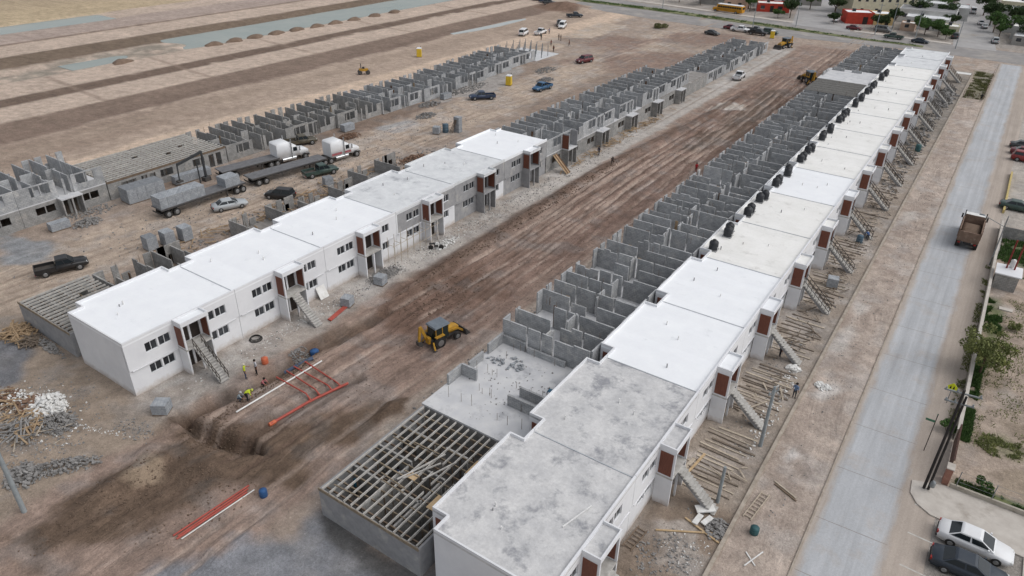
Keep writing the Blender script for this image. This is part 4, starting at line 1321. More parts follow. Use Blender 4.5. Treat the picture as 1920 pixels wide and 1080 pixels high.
grass('grass', 'weeds on the street margin at the wall foot', [(4.7, 60), (5.42, 60), (5.42, 100), (4.9, 100)], 2500, 0.18, LEAF[0], 13)
grass('grass', 'oval weed patch in the sandy right lot', [(6.9, 60.4), (7.6, 62.4), (9.2, 63.4), (10.6, 62.0), (10.2, 60.2), (8.3, 59.3)], 1500, 0.16, LEAF[0], 2)
grass('grass', 'grass strip behind the low wall of the corner pavement', [(6.0, 53.5), (22, 53.3), (22, 54.6), (6.2, 54.8)], 3500, 0.2, LEAF[2], 3)
grass('grass', 'green grass behind the pump house', [(5.8, 96), (5.8, 108), (11, 109), (11, 97)], 5000, 0.3, LEAF[2], 4)
grass('grass', 'weedy grass on the fenced plot at the far end of the verge', [(-6.3, 186), (-6.3, 216), (-2.5, 216), (-2.5, 186)], 5000, 0.3, LEAF[3], 5)

# ------------------------------------------------------------------ boundary walls, gate, pump house, poles
M_WALLT = mat('boundary_block', (186, 180, 168), (164, 157, 145), 1.2, 0.95, c3=(140, 132, 120), scale3=0.6, brick=(0.4, 0.2, 0.7, 0.5))
t = thing('boundary_wall', 'long low block wall with pale cap along the right side of the street', 'wall', (5.45, 59.7, 0))
for k in range(13):
    y = k * 4.0
    MB().box(0, y + 0.02, -0.3, 0.16, y + 3.98, 1.15).build('wall_panel', M_WALLT, t)
    MB().box(-0.05, y, 1.152, 0.24, y + 3.99, 1.24).build('cap', M_CONC, t)
M_GATE = mat('brown_gate_steel', (92, 66, 58), (74, 54, 48), 3, 0.7)
t = thing('steel_gate', 'dark brown solid steel gate at the corner of the right lot', 'gate', (5.5, 54.3, 0))
for k in range(9):
    MB().box(-0.02, 0.05 + k * 0.57, 0.1, 0.03, 0.57 + k * 0.57, 2.0).build('gate_panel', M_GATE, t)
MB().bar((0.08, 0, 1.9), (0.08, 5.2, 1.9), 0.06, 0.08).build('top_rail', M_GATE, t)
MB().bar((0.08, 0, 0.3), (0.08, 5.2, 0.3), 0.06, 0.08).build('bottom_rail', M_GATE, t)
M_BRICK = mat('brick_pier', (172, 128, 112), (150, 106, 92), 2, 0.95, brick=(0.24, 0.08, 0.75, 0.8))
t = thing('gate_pier', 'reddish brick pier beside the steel gate', 'pier', (5.5, 53.7, 0))
MB().box(-0.25, -0.3, -0.2, 0.2, 0.45, 1.6).build('pier_body', M_BRICK, t)
MB().box(-0.3, -0.35, 1.602, 0.25, 0.5, 1.68).build('pier_cap', M_CONC, t)
t = thing('low_wall', 'low concrete wall with wire fence behind the corner pavement', 'wall', (5.8, 53.25, 0))
MB().box(0, -0.08, -0.2, 16, 0.1, 0.5).build('wall_body', M_WALLT, t)
M_GALV = mat('galvanised_steel', (150, 154, 156), (128, 132, 134), 4, 0.5, metal=0.5)
for k in range(7):
    MB().tube((0.4 + k * 2.4, 0, 0.5), (0.4 + k * 2.4, 0, 1.9), 0.035, n=6).build('fence_post', M_GALV, t)
for z in (0.9, 1.3, 1.85):
    MB().tube((0.4, 0, z), (15, 0, z), 0.012, n=4).build('fence_wire', M_GALV, t)
M_RED = mat('red_post_paint', (136, 54, 46), (112, 44, 40), 3, 0.6)
t = thing('pump_house', 'small grey block hut with white slab roof and red posts behind the wall', 'hut', (5.75, 92.0, 0))
MB().box(0.1, 0.1, -0.2, 2.4, 2.7, 1.9).build('hut_wall', M_BLOCKD, t)
MB().box(-0.05, -0.1, 1.9, 2.6, 2.9, 2.04).build('hut_roof', M_WHITE, t)
for x, y in ((0.95, 1.9), (1.75, 1.9)):
    MB().tube((x, y, 2.04), (x, y + 0.1, 5.6), 0.09, n=8).build('red_post', M_RED, t)
MB().lathe([(0.28, 0), (0.3, 0.9), (0.1, 1.05)], 12, 1.45, 2.4).build('white_tank', M_PIPEW, t, (0, 0, 2.04))
t = thing('lot_wall', 'grey block wall closing the green plot behind the pump house', 'wall', (5.7, 108.5, 0))
MB().box(0, 0, -0.2, 6, 0.16, 1.6).build('wall_body', M_BLOCKD, t)
MB().box(0, -7.0, -0.2, 0.14, -0.01, 0.9).build('side_wall', M_BLOCKD, t)
tag(MB().box(7.0, 86.8, 0, 8.3, 87.5, 0.12).build('concrete_slab_piece', M_CONC), 'pale concrete slab lying on the lot below the pump house', 'slab')
M_YEL = mat('yellow_kerb_paint', (196, 176, 110), (176, 160, 116), 1.5, 0.8)
tag(MB().box(5.35, 118, -0.2, 5.6, 137, 0.55).build('parking_barrier', M_YEL), 'low faded yellow barrier along the street at the car park', 'barrier')
# utility poles
M_POLEG = mat('concrete_pole', (152, 158, 160), (134, 140, 143), 2, 0.9)
M_POLED = mat('tarred_timber_pole', (40, 38, 38), (58, 54, 52), 3, 0.8)
M_WIRE = mat('cable', (120, 116, 110), rough=0.7)
def pole(label, x, y, h, r0, r1, m, arms=(), group=None, name='utility_pole', n=8):
    t = thing(name, label, 'pole', (x, y, gz(x, y)), 0, group)
    MB().tube((0, 0, -0.3), (0, 0, h), r0, r1, n).build('mast', m, t)
    for (z, L, a) in arms:
        d = Vector((math.cos(a), math.sin(a), 0)) * L / 2
        MB().bar(Vector((0, 0, z)) - d, Vector((0, 0, z)) + d, 0.1, 0.1).build('cross_arm', M_GALV, t)
        for s_ in (-0.9, -0.3, 0.9):
            MB().lathe([(0.05, 0), (0.07, 0.08), (0.04, 0.2)], 8, d.x * s_, d.y * s_).build('insulator', M_POLEG, t, (0, 0, z + 0.05))
    return t
t = pole('tall black twin utility pole at the corner pavement', 4.19, 51.94, 9.7, 0.11, 0.09, M_POLED, ((9.4, 2.4, 0.1), (8.5, 1.9, 0.1)))
MB().tube((0.30, 0.05, -0.3), (0.26, 0.05, 9.2), 0.10, 0.08, 8).build('mast', M_POLED, t)
MB().lathe([(0.16, 0), (0.2, 0.1), (0.2, 0.5), (0.1, 0.6)], 10, 0.45, 0).build('meter_can', M_GALV, t, (0, 0, 0.5))
pole('grey concrete pole in front of the third street house', -7.79, 49.24, 6.2, 0.17, 0.11, M_POLEG, ((5.6, 1.2, 1.2),))
pole('grey concrete pole standing beside the scrap heap near the second street stair', -8.5, 41.2, 3.6, 0.15, 0.11, M_POLEG)
t = pole('grey street light pole with long arm over the street', 5.24, 98.43, 6.6, 0.09, 0.06, M_GALV, name='street_light')
MB().bar((0, 0, 5.2), (-2.4, 0.6, 5.9), 0.06, 0.06).build('lamp_arm', M_GALV, t)
MB().tbox(-2.9, 0.45, 5.86, -2.3, 0.75, 5.98, 0.08, 0.05).build('lamp_head', M_GALV, t)
pole('thick grey pole at the left edge of the picture beside the rubble', -49.95, 10.97, 8.5, 0.19, 0.14, M_POLEG)
for k, (x, y, h) in enumerate([(-69.9, 237, 8), (-60.3, 250.9, 8.5), (-37, 253, 9), (-33.3, 257.5, 9), (-14.1, 245, 8), (-25.9, 254.4, 8), (-109, 256.6, 8), (3.0, 250, 8)]):
    pole(['grey avenue pole behind the parked cars by the shells', 'grey avenue pole at the corner of the uphill street', 'leaning looking pale avenue pole in front of the cream building', 'pale avenue pole right of the red and yellow shop', 'grey pole at the crossing beyond the street row', 'avenue pole in front of the big roadside tree', 'avenue pole left of the yellow bus', 'avenue pole at the right edge of the crossing'][k], x, y, h, 0.13, 0.09, M_POLEG, ((h - 0.5, 1.6, 0.1),), group='poles along the avenue')
t = thing('street_name_post', 'thin street name post with green blades on the street margin', 'sign', (3.56, 56.76, 0.02))
MB().tube((0, 0, -0.2), (0, 0, 3.9), 0.035, n=6).build('post', M_RAIL, t)
M_GRN = mat('green_sign', (64, 108, 84), (78, 120, 96), 2, 0.6)
MB().box(-0.7, -0.015, 3.0, 0.0, 0.015, 3.2).build('name_blade', M_GRN, t)
MB().box(-0.015, 0.02, 3.24, 0.015, 0.7, 3.44).build('name_blade', M_GRN, t)
t = thing('warning_sign', 'yellow crossing sign with dark figures by the boundary wall', 'sign', (4.3, 64.9, 0.02))
MB().tube((0, 0.03, -0.2), (0, 0.03, 1.75), 0.035, n=6).build('post', M_GALV, t)
M_SIGNY = mat('sign_yellow', (216, 222, 40), (206, 212, 46), 2, 0.5)
M_SIGNB = mat('sign_black', (40, 40, 34), rough=0.6)
pl = [(-0.36, 1.45), (0.36, 1.45), (0.40, 1.85), (0.0, 2.25), (-0.40, 1.85)]
m = MB()
m.xprism(pl, -0.02, 0.0)
bd = m.build('sign_board', M_SIGNY, t)
m = MB()
for cx in (-0.14, 0.12):
    m.xprism([(cx - 0.07, 1.62), (cx + 0.07, 1.62), (cx + 0.05, 1.82), (cx - 0.05, 1.82)], -0.03, -0.021)
    m.xprism([(cx + 0.045 * math.cos(a), 1.88 + 0.045 * math.sin(a)) for a in [k * math.pi / 4 for k in range(8)]], -0.03, -0.021)
m.build('figures', M_SIGNB, bd)['kind'] = 'stuff'
# overhead cables
def cable(label, a, b, sag, group=None):
    a, b = Vector(a), Vector(b)
    pts = [a.lerp(b, k / 10) - Vector((0, 0, 4 * sag * (k / 10) * (1 - k / 10))) for k in range(11)]
    tag(MB().path(pts, 0.02, 4).build('overhead_cable', M_WIRE), label, 'cable', group)
for k, (dx, z) in enumerate(((0, 8.2), (0.5, 7.8), (0.9, 7.1))):
    cable(['upper cable slung from the thick left pole across the dark soil', 'middle cable slung from the thick left pole', 'lower cable slung from the thick left pole'][k], (-49.9 + dx * 0.2, 11.0, z), (-26 + dx, -2 + 1.2 * k, 8.5), 1.0, 'cables from the left pole')

# ------------------------------------------------------------------ town beyond the avenue
def building(label, x, y, w, d, h, rz, m, m_roof, wins=(), roof='flat', base=None, group=None, doors=(), name='building'):
    """front faces the camera (local -y); x,y is the front left foot"""
    t = thing(name, label, 'building', (x, y, 0), rz, group)
    hol = [(a, a + ww, z, z + hh) for a, ww, z, hh in wins] + [(a, a + ww, 0.02, hh) for a, ww, hh in doors]
    mm = MB()
    grid_wall(mm, 0, w, -0.2, h, hol, lambda a, b, c, e: mm.box(a, 0, c, b, 0.2, e))
    mm.build('front_wall', m, t)
    MB().box(0, 0.2, -0.2, 0.2, d, h).build('side_wall', m, t)
    MB().box(w - 0.2, 0.2, -0.2, w, d, h).build('side_wall', m, t)
    MB().box(0.2, d - 0.2, -0.2, w - 0.2, d, h).build('back_wall', m, t)
    rf_ = MB().box(0.2, 0.2, h - 0.5, w - 0.2, d - 0.2, h - 0.25).build('roof', m_roof, t)
    MB().box(w * 0.3, d * 0.55, h - 0.25, w * 0.3 + 1, d * 0.55 + 1, h + 0.6).build('roof_tank', M_TANK, rf_)
    for a, ww, z, hh in wins:
        f = MB().box(a, 0.08, z, a + ww, 0.14, z + hh).build('window', M_GLASS, t)
        MB().box(a - 0.06, -0.05, z - 0.1, a + ww + 0.06, 0.02, z - 0.01).build('sill', M_CONC, f)
    for a, ww, hh in doors:
        MB().box(a, 0.08, 0, a + ww, 0.14, hh).build('door', M_DOOR, t)
    if base:
        MB().box(-0.04, -0.04, -0.2, w + 0.04, -0.005, base[0]).build('painted_base', base[1], t)
    return t
M_TANK = mat('black_tank_plastic', (40, 42, 46), (54, 56, 60), 3, 0.45)
M_CREAM = mat('cream_wall', (206, 200, 176), (192, 186, 162), 1, 0.9)
M_REDW = mat('red_wall', (188, 70, 54), (168, 60, 48), 1, 0.85)
M_YELW = mat('sand_wall', (206, 180, 132), (190, 166, 122), 1, 0.9)
M_PALE = mat('pale_wall', (202, 202, 200), (184, 184, 182), 0.8, 0.9, c3=(166, 164, 160), scale3=0.5)
M_GREYW = mat('grey_wall', (160, 158, 154), (140, 138, 134), 0.8, 0.9)
M_PINKW = mat('peach_wall', (200, 172, 152), (184, 156, 138), 0.8, 0.9)
M_ROOFD = mat('old_grey_roof', (150, 150, 150), (128, 128, 130), 0.6, 0.95, c3=(172, 170, 166), scale3=0.3)
RZ = -0.09
building('large cream two storey building with small windows behind the shops', -51.5, 288, 22, 14, 7.0, 0.55, M_CREAM, M_ROOFD, [(1.5 + 2.6 * k, 1.0, 4.4, 1.0) for k in range(8)] + [(3 + 5 * k, 1.0, 1.2, 1.0) for k in range(4)])
building('bright red shop front with white roof on the avenue corner', -48.8, 267.5, 8.5, 7, 3.6, 0.45, M_REDW, M_ROOFW, doors=((5.2, 1.6, 2.3),))
building('sand coloured shop next to the red shop', -41.0, 271.2, 6.2, 7, 3.5, 0.45, M_YELW, M_ROOFW, [(1, 1.4, 1.1, 1.2)], doors=((3.6, 1.2, 2.2),))
building('small red and white house left of the uphill street', -80.0, 272.5, 11, 7, 2.9, 0.35, M_REDW, M_ROOFC, [(1.2, 1.4, 1.0, 1.1), (7, 1.6, 1.0, 1.1)], doors=((4.4, 1.2, 2.1),))
building('white house behind the small red one by the uphill street', -84, 283, 14, 8, 4.4, 0.35, M_PALE, M_ROOFP, [(1.2, 1.4, 1.6, 1.1), (5, 1.4, 1.6, 1.1), (9, 1.4, 1.6, 1.1)])
building('pale blue grey house behind the yellow bus', -103, 276, 15, 8, 4.5, 0.1, M_GREYW, M_ROOFP, [(1.2, 1.4, 1.6, 1.1), (5, 1.4, 1.6, 1.1), (9, 1.6, 1.6, 1.1)])
building('long low shed left of the yellow bus beyond the avenue', -131, 281, 18, 8, 3.2, -0.05, M_GREYW, M_ROOFD, [(2 + 4 * k, 1.4, 1.2, 1.0) for k in range(4)])
building('white flat roofed house behind the big roadside tree', -32.0, 272, 12.5, 8, 3.6, 0.05, M_PALE, M_ROOFP, [(1.0, 1.3, 1.1, 1.1), (4, 1.3, 1.1, 1.1), (9.6, 1.4, 1.1, 1.1)], doors=((6.4, 1.1, 2.1),))
building('peach low front of the house left of the big tree', -32.2, 266.5, 4.2, 4.5, 2.4, 0.05, M_PINKW, M_ROOFC, [(1.2, 1.2, 1.0, 1.0)])
building('grey roofed house behind the white flat roofed one', -36, 284, 17, 11, 4.2, 0.05, M_PALE, M_ROOFD, [(1.5 + 3.2 * k, 1.3, 1.6, 1.1) for k in range(5)])
building('far white house at the end of that block', -40, 300, 16, 10, 4.6, 0.08, M_PALE, M_ROOFP, [(1.5 + 3.2 * k, 1.3, 1.8, 1.1) for k in range(4)])
building('cream carport house at the street corner beside the big tree', -20.4, 266, 4.6, 6, 2.8, 0.1, M_CREAM, M_ROOFC, [(2.4, 1.4, 1.0, 1.0)], doors=((0.6, 1.0, 2.0),))
building('low grey house at the right edge beyond the crossing', -1.6, 263, 16, 8, 2.6, -0.05, M_GREYW, M_ROOFP, [(1, 1.3, 1.0, 1.0), (4, 1.3, 1.0, 1.0)])
building('white house with patchy wall behind the low grey one', -2.5, 273, 16, 8, 3.8, -0.05, M_PALE, M_ROOFC, [(1.2, 1.2, 1.6, 1.0), (4.2, 1.2, 1.6, 1.0)])
building('grey roofed house up the street on the right', -5.2, 285, 18, 10, 3.6, -0.05, M_PALE, M_ROOFD, [(1.2, 1.2, 1.6, 1.0), (5, 1.2, 1.6, 1.0)])
building('white roofed house far up the street on the right', -7.5, 302, 18, 12, 4.6, -0.05, M_PALE, M_ROOFP, [(1.2, 1.2, 1.6, 1.0), (5, 1.2, 1.6, 1.0)])
building('farthest pale house up the street on the right', -9, 322, 18, 12, 5.0, -0.05, M_CREAM, M_ROOFC, [(1.2, 1.2, 1.6, 1.0), (5, 1.2, 1.6, 1.0)])
building('pale house up the left side of the crossing street', -25.5, 300, 9, 10, 4.0, 0.08, M_PALE, M_ROOFP, [(1.2, 1.2, 1.6, 1.0), (5, 1.2, 1.6, 1.0)])
building('low white house behind the big tree', -27.0, 283, 8, 5, 3.0, 0.05, M_PALE, M_ROOFC, [(1.2, 1.2, 1.2, 1.0), (5, 1.2, 1.2, 1.0)])
building('grey shed behind the white house by the uphill street', -80, 296, 16, 9, 4.0, 0.3, M_GREYW, M_ROOFD, [(1.2, 1.2, 1.6, 1.0), (6, 1.2, 1.6, 1.0), (11, 1.2, 1.6, 1.0)])
building('peach house behind the bus on the right', -92, 272, 8, 6, 3.4, 0.15, M_PINKW, M_ROOFC, [(1.2, 1.2, 1.2, 1.0), (5, 1.2, 1.2, 1.0)])
TT = [('leafy tree at the far left of the crossing street', -23.5, 318.0, 7.5, 3.8, 1, 1700), ('leafy tree between the houses on the right slope', -1.0, 281.5, 6.0, 3.0, 2, 1500), ('tree behind the grey roofed house on the right', -3.0, 298.0, 7.0, 3.6, 1, 1600), ('tree at the corner right of the cream building', -31.0, 293.5, 6.5, 3.2, 1, 1500), ('low tree beside the dark car under the carport', -18.2, 258.8, 3.2, 1.8, 2, 900), ('dark tree between the sand shop and the white house', -34.6, 268.5, 6.5, 2.4, 1, 1600), ('tall dark tree at the left foot of the uphill street', -66.5, 266.0, 6.0, 2.6, 1, 1500), ('green tree beside the peach house behind the bus', -84.2, 276.5, 6.5, 3.2, 2, 1600), ('bushy tree in front of the carport house', -20.8, 262.6, 4.2, 2.6, 2, 1400), ('dark tree at the right edge of the town behind the grey house', 2.0, 270.5, 6, 3.2, 1, 1600), ('green tree lining the crossing street on the right', -7.4, 282.0, 6.5, 3.0, 2, 1700), ('dark tree lining the uphill street on the right', -57.5, 291.0, 7.0, 3.6, 1, 1700), ('low bushy tree left of the red shop', -51.8, 264.4, 3.6, 2.2, 1, 1100), ('tree between the shed and the bus', -110, 274.0, 5.5, 3.0, 2, 1300), ('big wide roadside tree in front of the white flat roofed house', -24.5, 262.8, 5.2, 4.6, 2, 3200), ('dark tree in front of the red shop corner', -37.5, 264.0, 4.6, 3.2, 1, 1800), ('dark tree beside the small red house', -68.2, 273.0, 5.4, 2.6, 1, 1700),
      ('green tree behind the small red house at the uphill street', -66.0, 290.0, 6.5, 4.0, 2, 2000), ('tree left of the small red house behind the bus', -81.8, 270.6, 5.5, 2.6, 2, 1500), ('tall dark tree left of the cream building', -55.0, 279.0, 7.0, 3.0, 1, 2000),
      ('round bright tree at the right corner of the crossing street', -5.2, 270.0, 5.4, 2.3, 2, 1500), ('large dark tree on the right side of the crossing street', -9.4, 296.0, 8.0, 4.2, 1, 2600), ('dark tree farther up the crossing street', -13.0, 318.0, 8.0, 4.2, 1, 2200),
      ('tree behind the white flat roofed house', -22.8, 296.0, 6.0, 3.6, 1, 1600), ('small tree at the left of the crossing street behind the carport', -19.5, 281.0, 4.6, 2.4, 1, 1200), ('low tree by the median below the small red house', -69.8, 263.4, 3.0, 2.0, 2, 900), ('dark tree left of the bus beyond the avenue', -101, 272.5, 5.0, 3.0, 1, 1300), ('far tree on the block behind the grey roofed house', -27, 312, 7, 4.5, 2, 1700)]
for k, (lb, x, y, h, r_, lm, n_) in enumerate(TT):
    tree(lb, x, y, h, r_, LEAF[lm], 50 + k, int(n_ * 1.8), 0.22, group='trees of the town')
grass('grass', 'grass along the median of the avenue', [(-140, 251), (-111, 249.8), (-62, 244.3), (-41, 242), (-23, 241.5), (-23, 243), (-41, 243.8), (-62, 247.8), (-111, 254.2), (-140, 255)], 12000, 0.45, LEAF[2], 6)
# ------------------------------------------------------------------ vehicles (local x points forward)
M_TYRE = mat('tyre_rubber', (44, 43, 43), (58, 56, 54), 4, 0.9)
M_RIM = mat('rim_alloy', (150, 152, 154), rough=0.4, metal=0.6)
M_CGLASS = mat('car_glass', (34, 40, 44), rough=0.12, spec=0.5)
M_HEAD = mat('lamp_clear', (214, 216, 214), rough=0.2)
M_TAIL = mat('lamp_red', (150, 34, 30), rough=0.3)
M_BUMP = mat('bumper_plastic', (56, 56, 57), rough=0.7)
M_CHROME = mat('chrome_trim', (196, 198, 200), rough=0.25, metal=0.8)
M_BED = mat('bed_liner', (64, 62, 60), (84, 78, 72), 3, 0.9)
def paint(name, c, dusty=0.25):
    d = tuple(int(c[k] * (1 - dusty) + (168, 152, 138)[k] * dusty) for k in range(3))
    return mat('paint_' + name, c, d, 1.3, 0.35, spec=0.5, obj=True)
PAINT = dict(white=paint('white', (224, 226, 228), 0.1), black=paint('black', (30, 31, 33), 0.12), navy=paint('navy', (38, 48, 60), 0.1), silver=paint('silver', (172, 178, 182), 0.1), green=paint('green', (44, 66, 62), 0.2), olive=paint('olive', (72, 68, 56), 0.25),
             blue=paint('blue', (48, 92, 132), 0.15), dblue=paint('dblue', (36, 54, 82), 0.15), maroon=paint('maroon', (96, 34, 42), 0.15), red=paint('red', (128, 38, 38), 0.15), grey=paint('grey', (108, 110, 112), 0.15), mud=paint('mud', (110, 100, 90), .4), yellow=paint('yellow', (204, 158, 38), 0.15), charcoal=paint('charcoal', (58, 62, 66), 0.2))
def linkm(name, key, fn, m, parent, loc=None, rz=0.0):
    me = cached(key, fn)
    if not me.materials:
        me.materials.append(m)
    o = link(name, me, None, parent, loc, rz)
    o.material_slots[0].link = 'OBJECT'
    o.material_slots[0].material = m
    return o
def ring(x, w, z0, z1, cr=0.12):
    zm = z0 + (z1 - z0) * 0.55
    return [(x, -w * 0.92, z0), (x, w * 0.92, z0), (x, w, zm), (x, w * 0.97, z1 - cr * 0.6), (x, w * (1 - cr), z1), (x, -w * (1 - cr), z1), (x, -w * 0.97, z1 - cr * 0.6), (x, -w, zm)]
def frustum(b0, b1, wb, z0, t0, t1, wt, z1):
    def f():
        m = MB()
        m.add([(b0, -wb, z0), (b1, -wb, z0), (b1, wb, z0), (b0, wb, z0), (t0, -wt, z1), (t1, -wt, z1), (t1, wt, z1), (t0, wt, z1)], [(0, 1, 5, 4), (1, 2, 6, 5), (2, 3, 7, 6), (3, 0, 4, 7), (4, 5, 6, 7), (3, 2, 1, 0)])
        q = 0.10
        m.add([(t0 + q, -wt + q, z1 + 0.035), (t1 - q, -wt + q, z1 + 0.035), (t1 - q, wt - q, z1 + 0.035), (t0 + q, wt - q, z1 + 0.035), (t0, -wt, z1), (t1, -wt, z1), (t1, wt, z1), (t0, wt, z1)], [(0, 1, 2, 3), (4, 5, 1, 0), (5, 6, 2, 1), (6, 7, 3, 2), (7, 4, 0, 3)])
        return m
    return f
def lerp(a, b, t):
    return tuple(a[k] + (b[k] - a[k]) * t for k in range(3))
def pane_on(A, B, C, D, i0=0.07, i1=0.10, off=0.012):
    """glass plate inset on the quad A B C D (counter-clockwise from outside, A-B the lower edge)"""
    a, b = lerp(A, B, i0), lerp(B, A, i0)
    d, c = lerp(D, C, i0), lerp(C, D, i0)
    a2, d2 = lerp(a, d, i1), lerp(d, a, i1)
    b2, c2 = lerp(b, c, i1), lerp(c, b, i1)
    return MB().plate(a2, b2, c2, d2, off)
def wheels(t, key, xs, y, r, wd=0.22, dual=False):
    for x in xs:
        for s_ in (-1, 1):
            w_ = linkm('wheel', ('tyre', r, wd), lambda: MB().tube((0, -wd / 2, 0), (0, wd / 2, 0), r, r, 16), M_TYRE, t, (x, s_ * y, r))
            linkm('rim', ('rim', r, wd), lambda: MB().tube((0, -0.02, 0), (0, 0.02, 0), r * 0.62, r * 0.5, 12), M_RIM, w_, (0, s_ * wd / 2, 0), 0 if s_ > 0 else math.pi)
KIND = {
 'sedan': dict(L=4.75, W=0.90, body=[(-2.37, .66, .36, .78), (-2.25, .82, .26, .92), (-1.6, .90, .22, .97), (0, .91, .22, .93), (1.2, .90, .22, .90), (2.05, .84, .25, .76), (2.37, .64, .36, .62)], cab=(-1.75, 1.15, .82, .92, -1.0, .20, .62, 1.42), wh=(-1.42, 1.42), r=.32),
 'suv': dict(L=4.7, W=0.93, body=[(-2.35, .74, .40, .95), (-2.2, .88, .32, 1.06), (-1.2, .93, .30, 1.08), (0.4, .93, .30, 1.06), (1.3, .91, .30, 1.03), (2.1, .86, .34, .92), (2.35, .70, .42, .76)], cab=(-2.22, 1.15, .84, 1.03, -1.95, .40, .66, 1.72), wh=(-1.42, 1.45), r=.37),
 'van': dict(L=5.0, W=0.95, body=[(-2.5, .82, .36, 1.05), (-2.35, .92, .28, 1.12), (0.6, .95, .28, 1.10), (1.6, .92, .28, 1.06), (2.3, .86, .32, .88), (2.5, .70, .4, .72)], cab=(-2.38, 1.75, .86, 1.06, -2.25, .85, .74, 1.92), wh=(-1.6, 1.6), r=.35),
 'pickup': dict(L=5.5, W=0.96, body=[(-2.75, .82, .48, .66), (-2.6, .92, .42, .70), (-0.55, .94, .40, .70), (-0.45, .95, .40, 1.06), (0.8, .95, .40, 1.07), (1.3, .94, .40, 1.05), (2.4, .90, .42, .98), (2.75, .76, .50, .82)], cab=(-0.55, 1.45, .86, 1.04, -0.40, .75, .70, 1.74), wh=(-1.75, 1.75), r=.40, bed=(-2.72, -0.58, .93, .68, 1.08)),
}
def car(label, kind, col, x, y, rz, group=None, z=None, scale=1.0, name=None, cat=None):
    k = KIND[kind]
    nm = name or {'sedan': 'parked_car', 'suv': 'parked_car', 'van': 'van', 'pickup': 'pickup_truck'}[kind]
    t = thing(nm, label, cat or {'sedan': 'car', 'suv': 'car', 'van': 'van', 'pickup': 'pickup truck'}[kind], (x, y, gz(x, y) + 0.01 if z is None else z), rz, group)
    t.scale = (scale,) * 3
    pt = PAINT[col]
    linkm('body', (kind, 'body'), lambda: MB().loft([ring(*s_) for s_ in k['body']]), pt, t)
    b0, b1, wb, z0, t0, t1, wt, z1 = k['cab']
    linkm('cabin', (kind, 'cabin'), frustum(*k['cab']), pt, t)
    FB, FT = [(b1, -wb, z0), (b1, wb, z0)], [(t1, -wt, z1), (t1, wt, z1)]
    RB, RT = [(b0, -wb, z0), (b0, wb, z0)], [(t0, -wt, z1), (t0, wt, z1)]
    linkm('windshield', (kind, 'ws'), lambda: pane_on(FB[0], FB[1], FT[1], FT[0]), M_CGLASS, t)
    linkm('rear_window', (kind, 'rw'), lambda: pane_on(RB[1], RB[0], RT[0], RT[1]), M_CGLASS, t)
    for s_, A, B, C, D in ((1, FB[1], RB[1], RT[1], FT[1]), (-1, RB[0], FB[0], FT[0], RT[0])):
        n_ = 2 if kind != 'van' else 3
        for j in range(n_):
            a0, a1 = j / n_, (j + 1) / n_
            linkm('side_window', (kind, 'sw', s_, j), lambda: pane_on(lerp(A, B, a0), lerp(A, B, a1), lerp(D, C, a1), lerp(D, C, a0), 0.05, 0.16), M_CGLASS, t)
        linkm('mirror', (kind, 'mi', s_), lambda: MB().tbox(b1 - 0.45, s_ * (wb + 0.12) - 0.09, z0 + 0.05, b1 - 0.30, s_ * (wb + 0.12) + 0.09, z0 + 0.20, 0.02, 0.02), pt, t)
        xf, zf = k['body'][-2][0], k['body'][-2][3]
        linkm('headlight', (kind, 'hl', s_), lambda: MB().tbox(xf + 0.02, s_ * k['W'] * 0.66 - 0.16, zf - 0.22, xf + 0.27, s_ * k['W'] * 0.66 + 0.16, zf - 0.08, 0.03, 0.02), M_HEAD, t)
        xr, zr = k['body'][0][0], k['body'][1][3]
        linkm('taillight', (kind, 'tl', s_), lambda: MB().box(xr - 0.02, s_ * k['W'] * 0.70 - 0.12, zr - 0.28, xr + 0.16, s_ * k['W'] * 0.70 + 0.12, zr - 0.08), M_TAIL, t)
    linkm('grille', (kind, 'gr'), lambda: MB().box(k['body'][-1][0] - 0.06, -0.42, 0.46, k['body'][-1][0] + 0.015, 0.42, 0.62), M_BUMP, t)
    linkm('rear_bumper', (kind, 'rb'), lambda: MB().tbox(k['body'][0][0] - 0.05, -k['W'] * 0.8, 0.36, k['body'][0][0] + 0.1, k['W'] * 0.8, 0.54, 0.02, 0.04), M_BUMP if kind != 'pickup' else M_CHROME, t)
    wheels(t, kind, k['wh'], k['W'] - 0.10, k['r'])
    if 'bed' in k:
        a, b, w_, zb, zt = k['bed']
        linkm('bed_floor', (kind, 'bf'), lambda: MB().box(a + 0.08, -w_ + 0.1, zb + 0.02, b - 0.05, w_ - 0.1, zb + 0.06), M_BED, t)
        for s_ in (-1, 1):
            linkm('bed_side', (kind, 'bs', s_), lambda: MB().box(a, min(s_ * w_, s_ * (w_ - 0.09)), zb - 0.1, b, max(s_ * w_, s_ * (w_ - 0.09)), zt), pt, t)
        linkm('tailgate', (kind, 'tg'), lambda: MB().box(a - 0.02, -w_ + 0.1, zb - 0.08, a + 0.06, w_ - 0.1, zt - 0.01), pt, t)
    return t
H = math.pi / 2
def ang(x0, y0, x1, y1):
    return math.atan2(y1 - y0, x1 - x0)
car('white sedan parked at the corner pavement', 'sedan', 'white', 7.95, 47.75, -0.02, z=0.0)
car('dark blue sedan parked beside the white one, cut by the frame', 'sedan', 'navy', 7.85, 45.0, 0.03, z=0.0)
car('dark green car parked behind the yellow barrier', 'sedan', 'green', 7.1, 120.6, 0.0, z=0.0)
GP = 'cars in the right car park'
car('red car parked at the right edge of the car park', 'suv', 'red', 7.2, 145.9, 0.0, GP, 0.0)
car('maroon car parked behind the red one', 'sedan', 'maroon', 6.9, 149.6, 0.0, GP, 0.0)
car('grey car parked behind the maroon one at the right edge', 'sedan', 'charcoal', 6.6, 153.6, 0.0, GP, 0.0)
car('black pickup on the dirt track left of the white houses', 'pickup', 'black', -84.1, 31.4, ang(-84.9, 28.9, -83, 33.9))
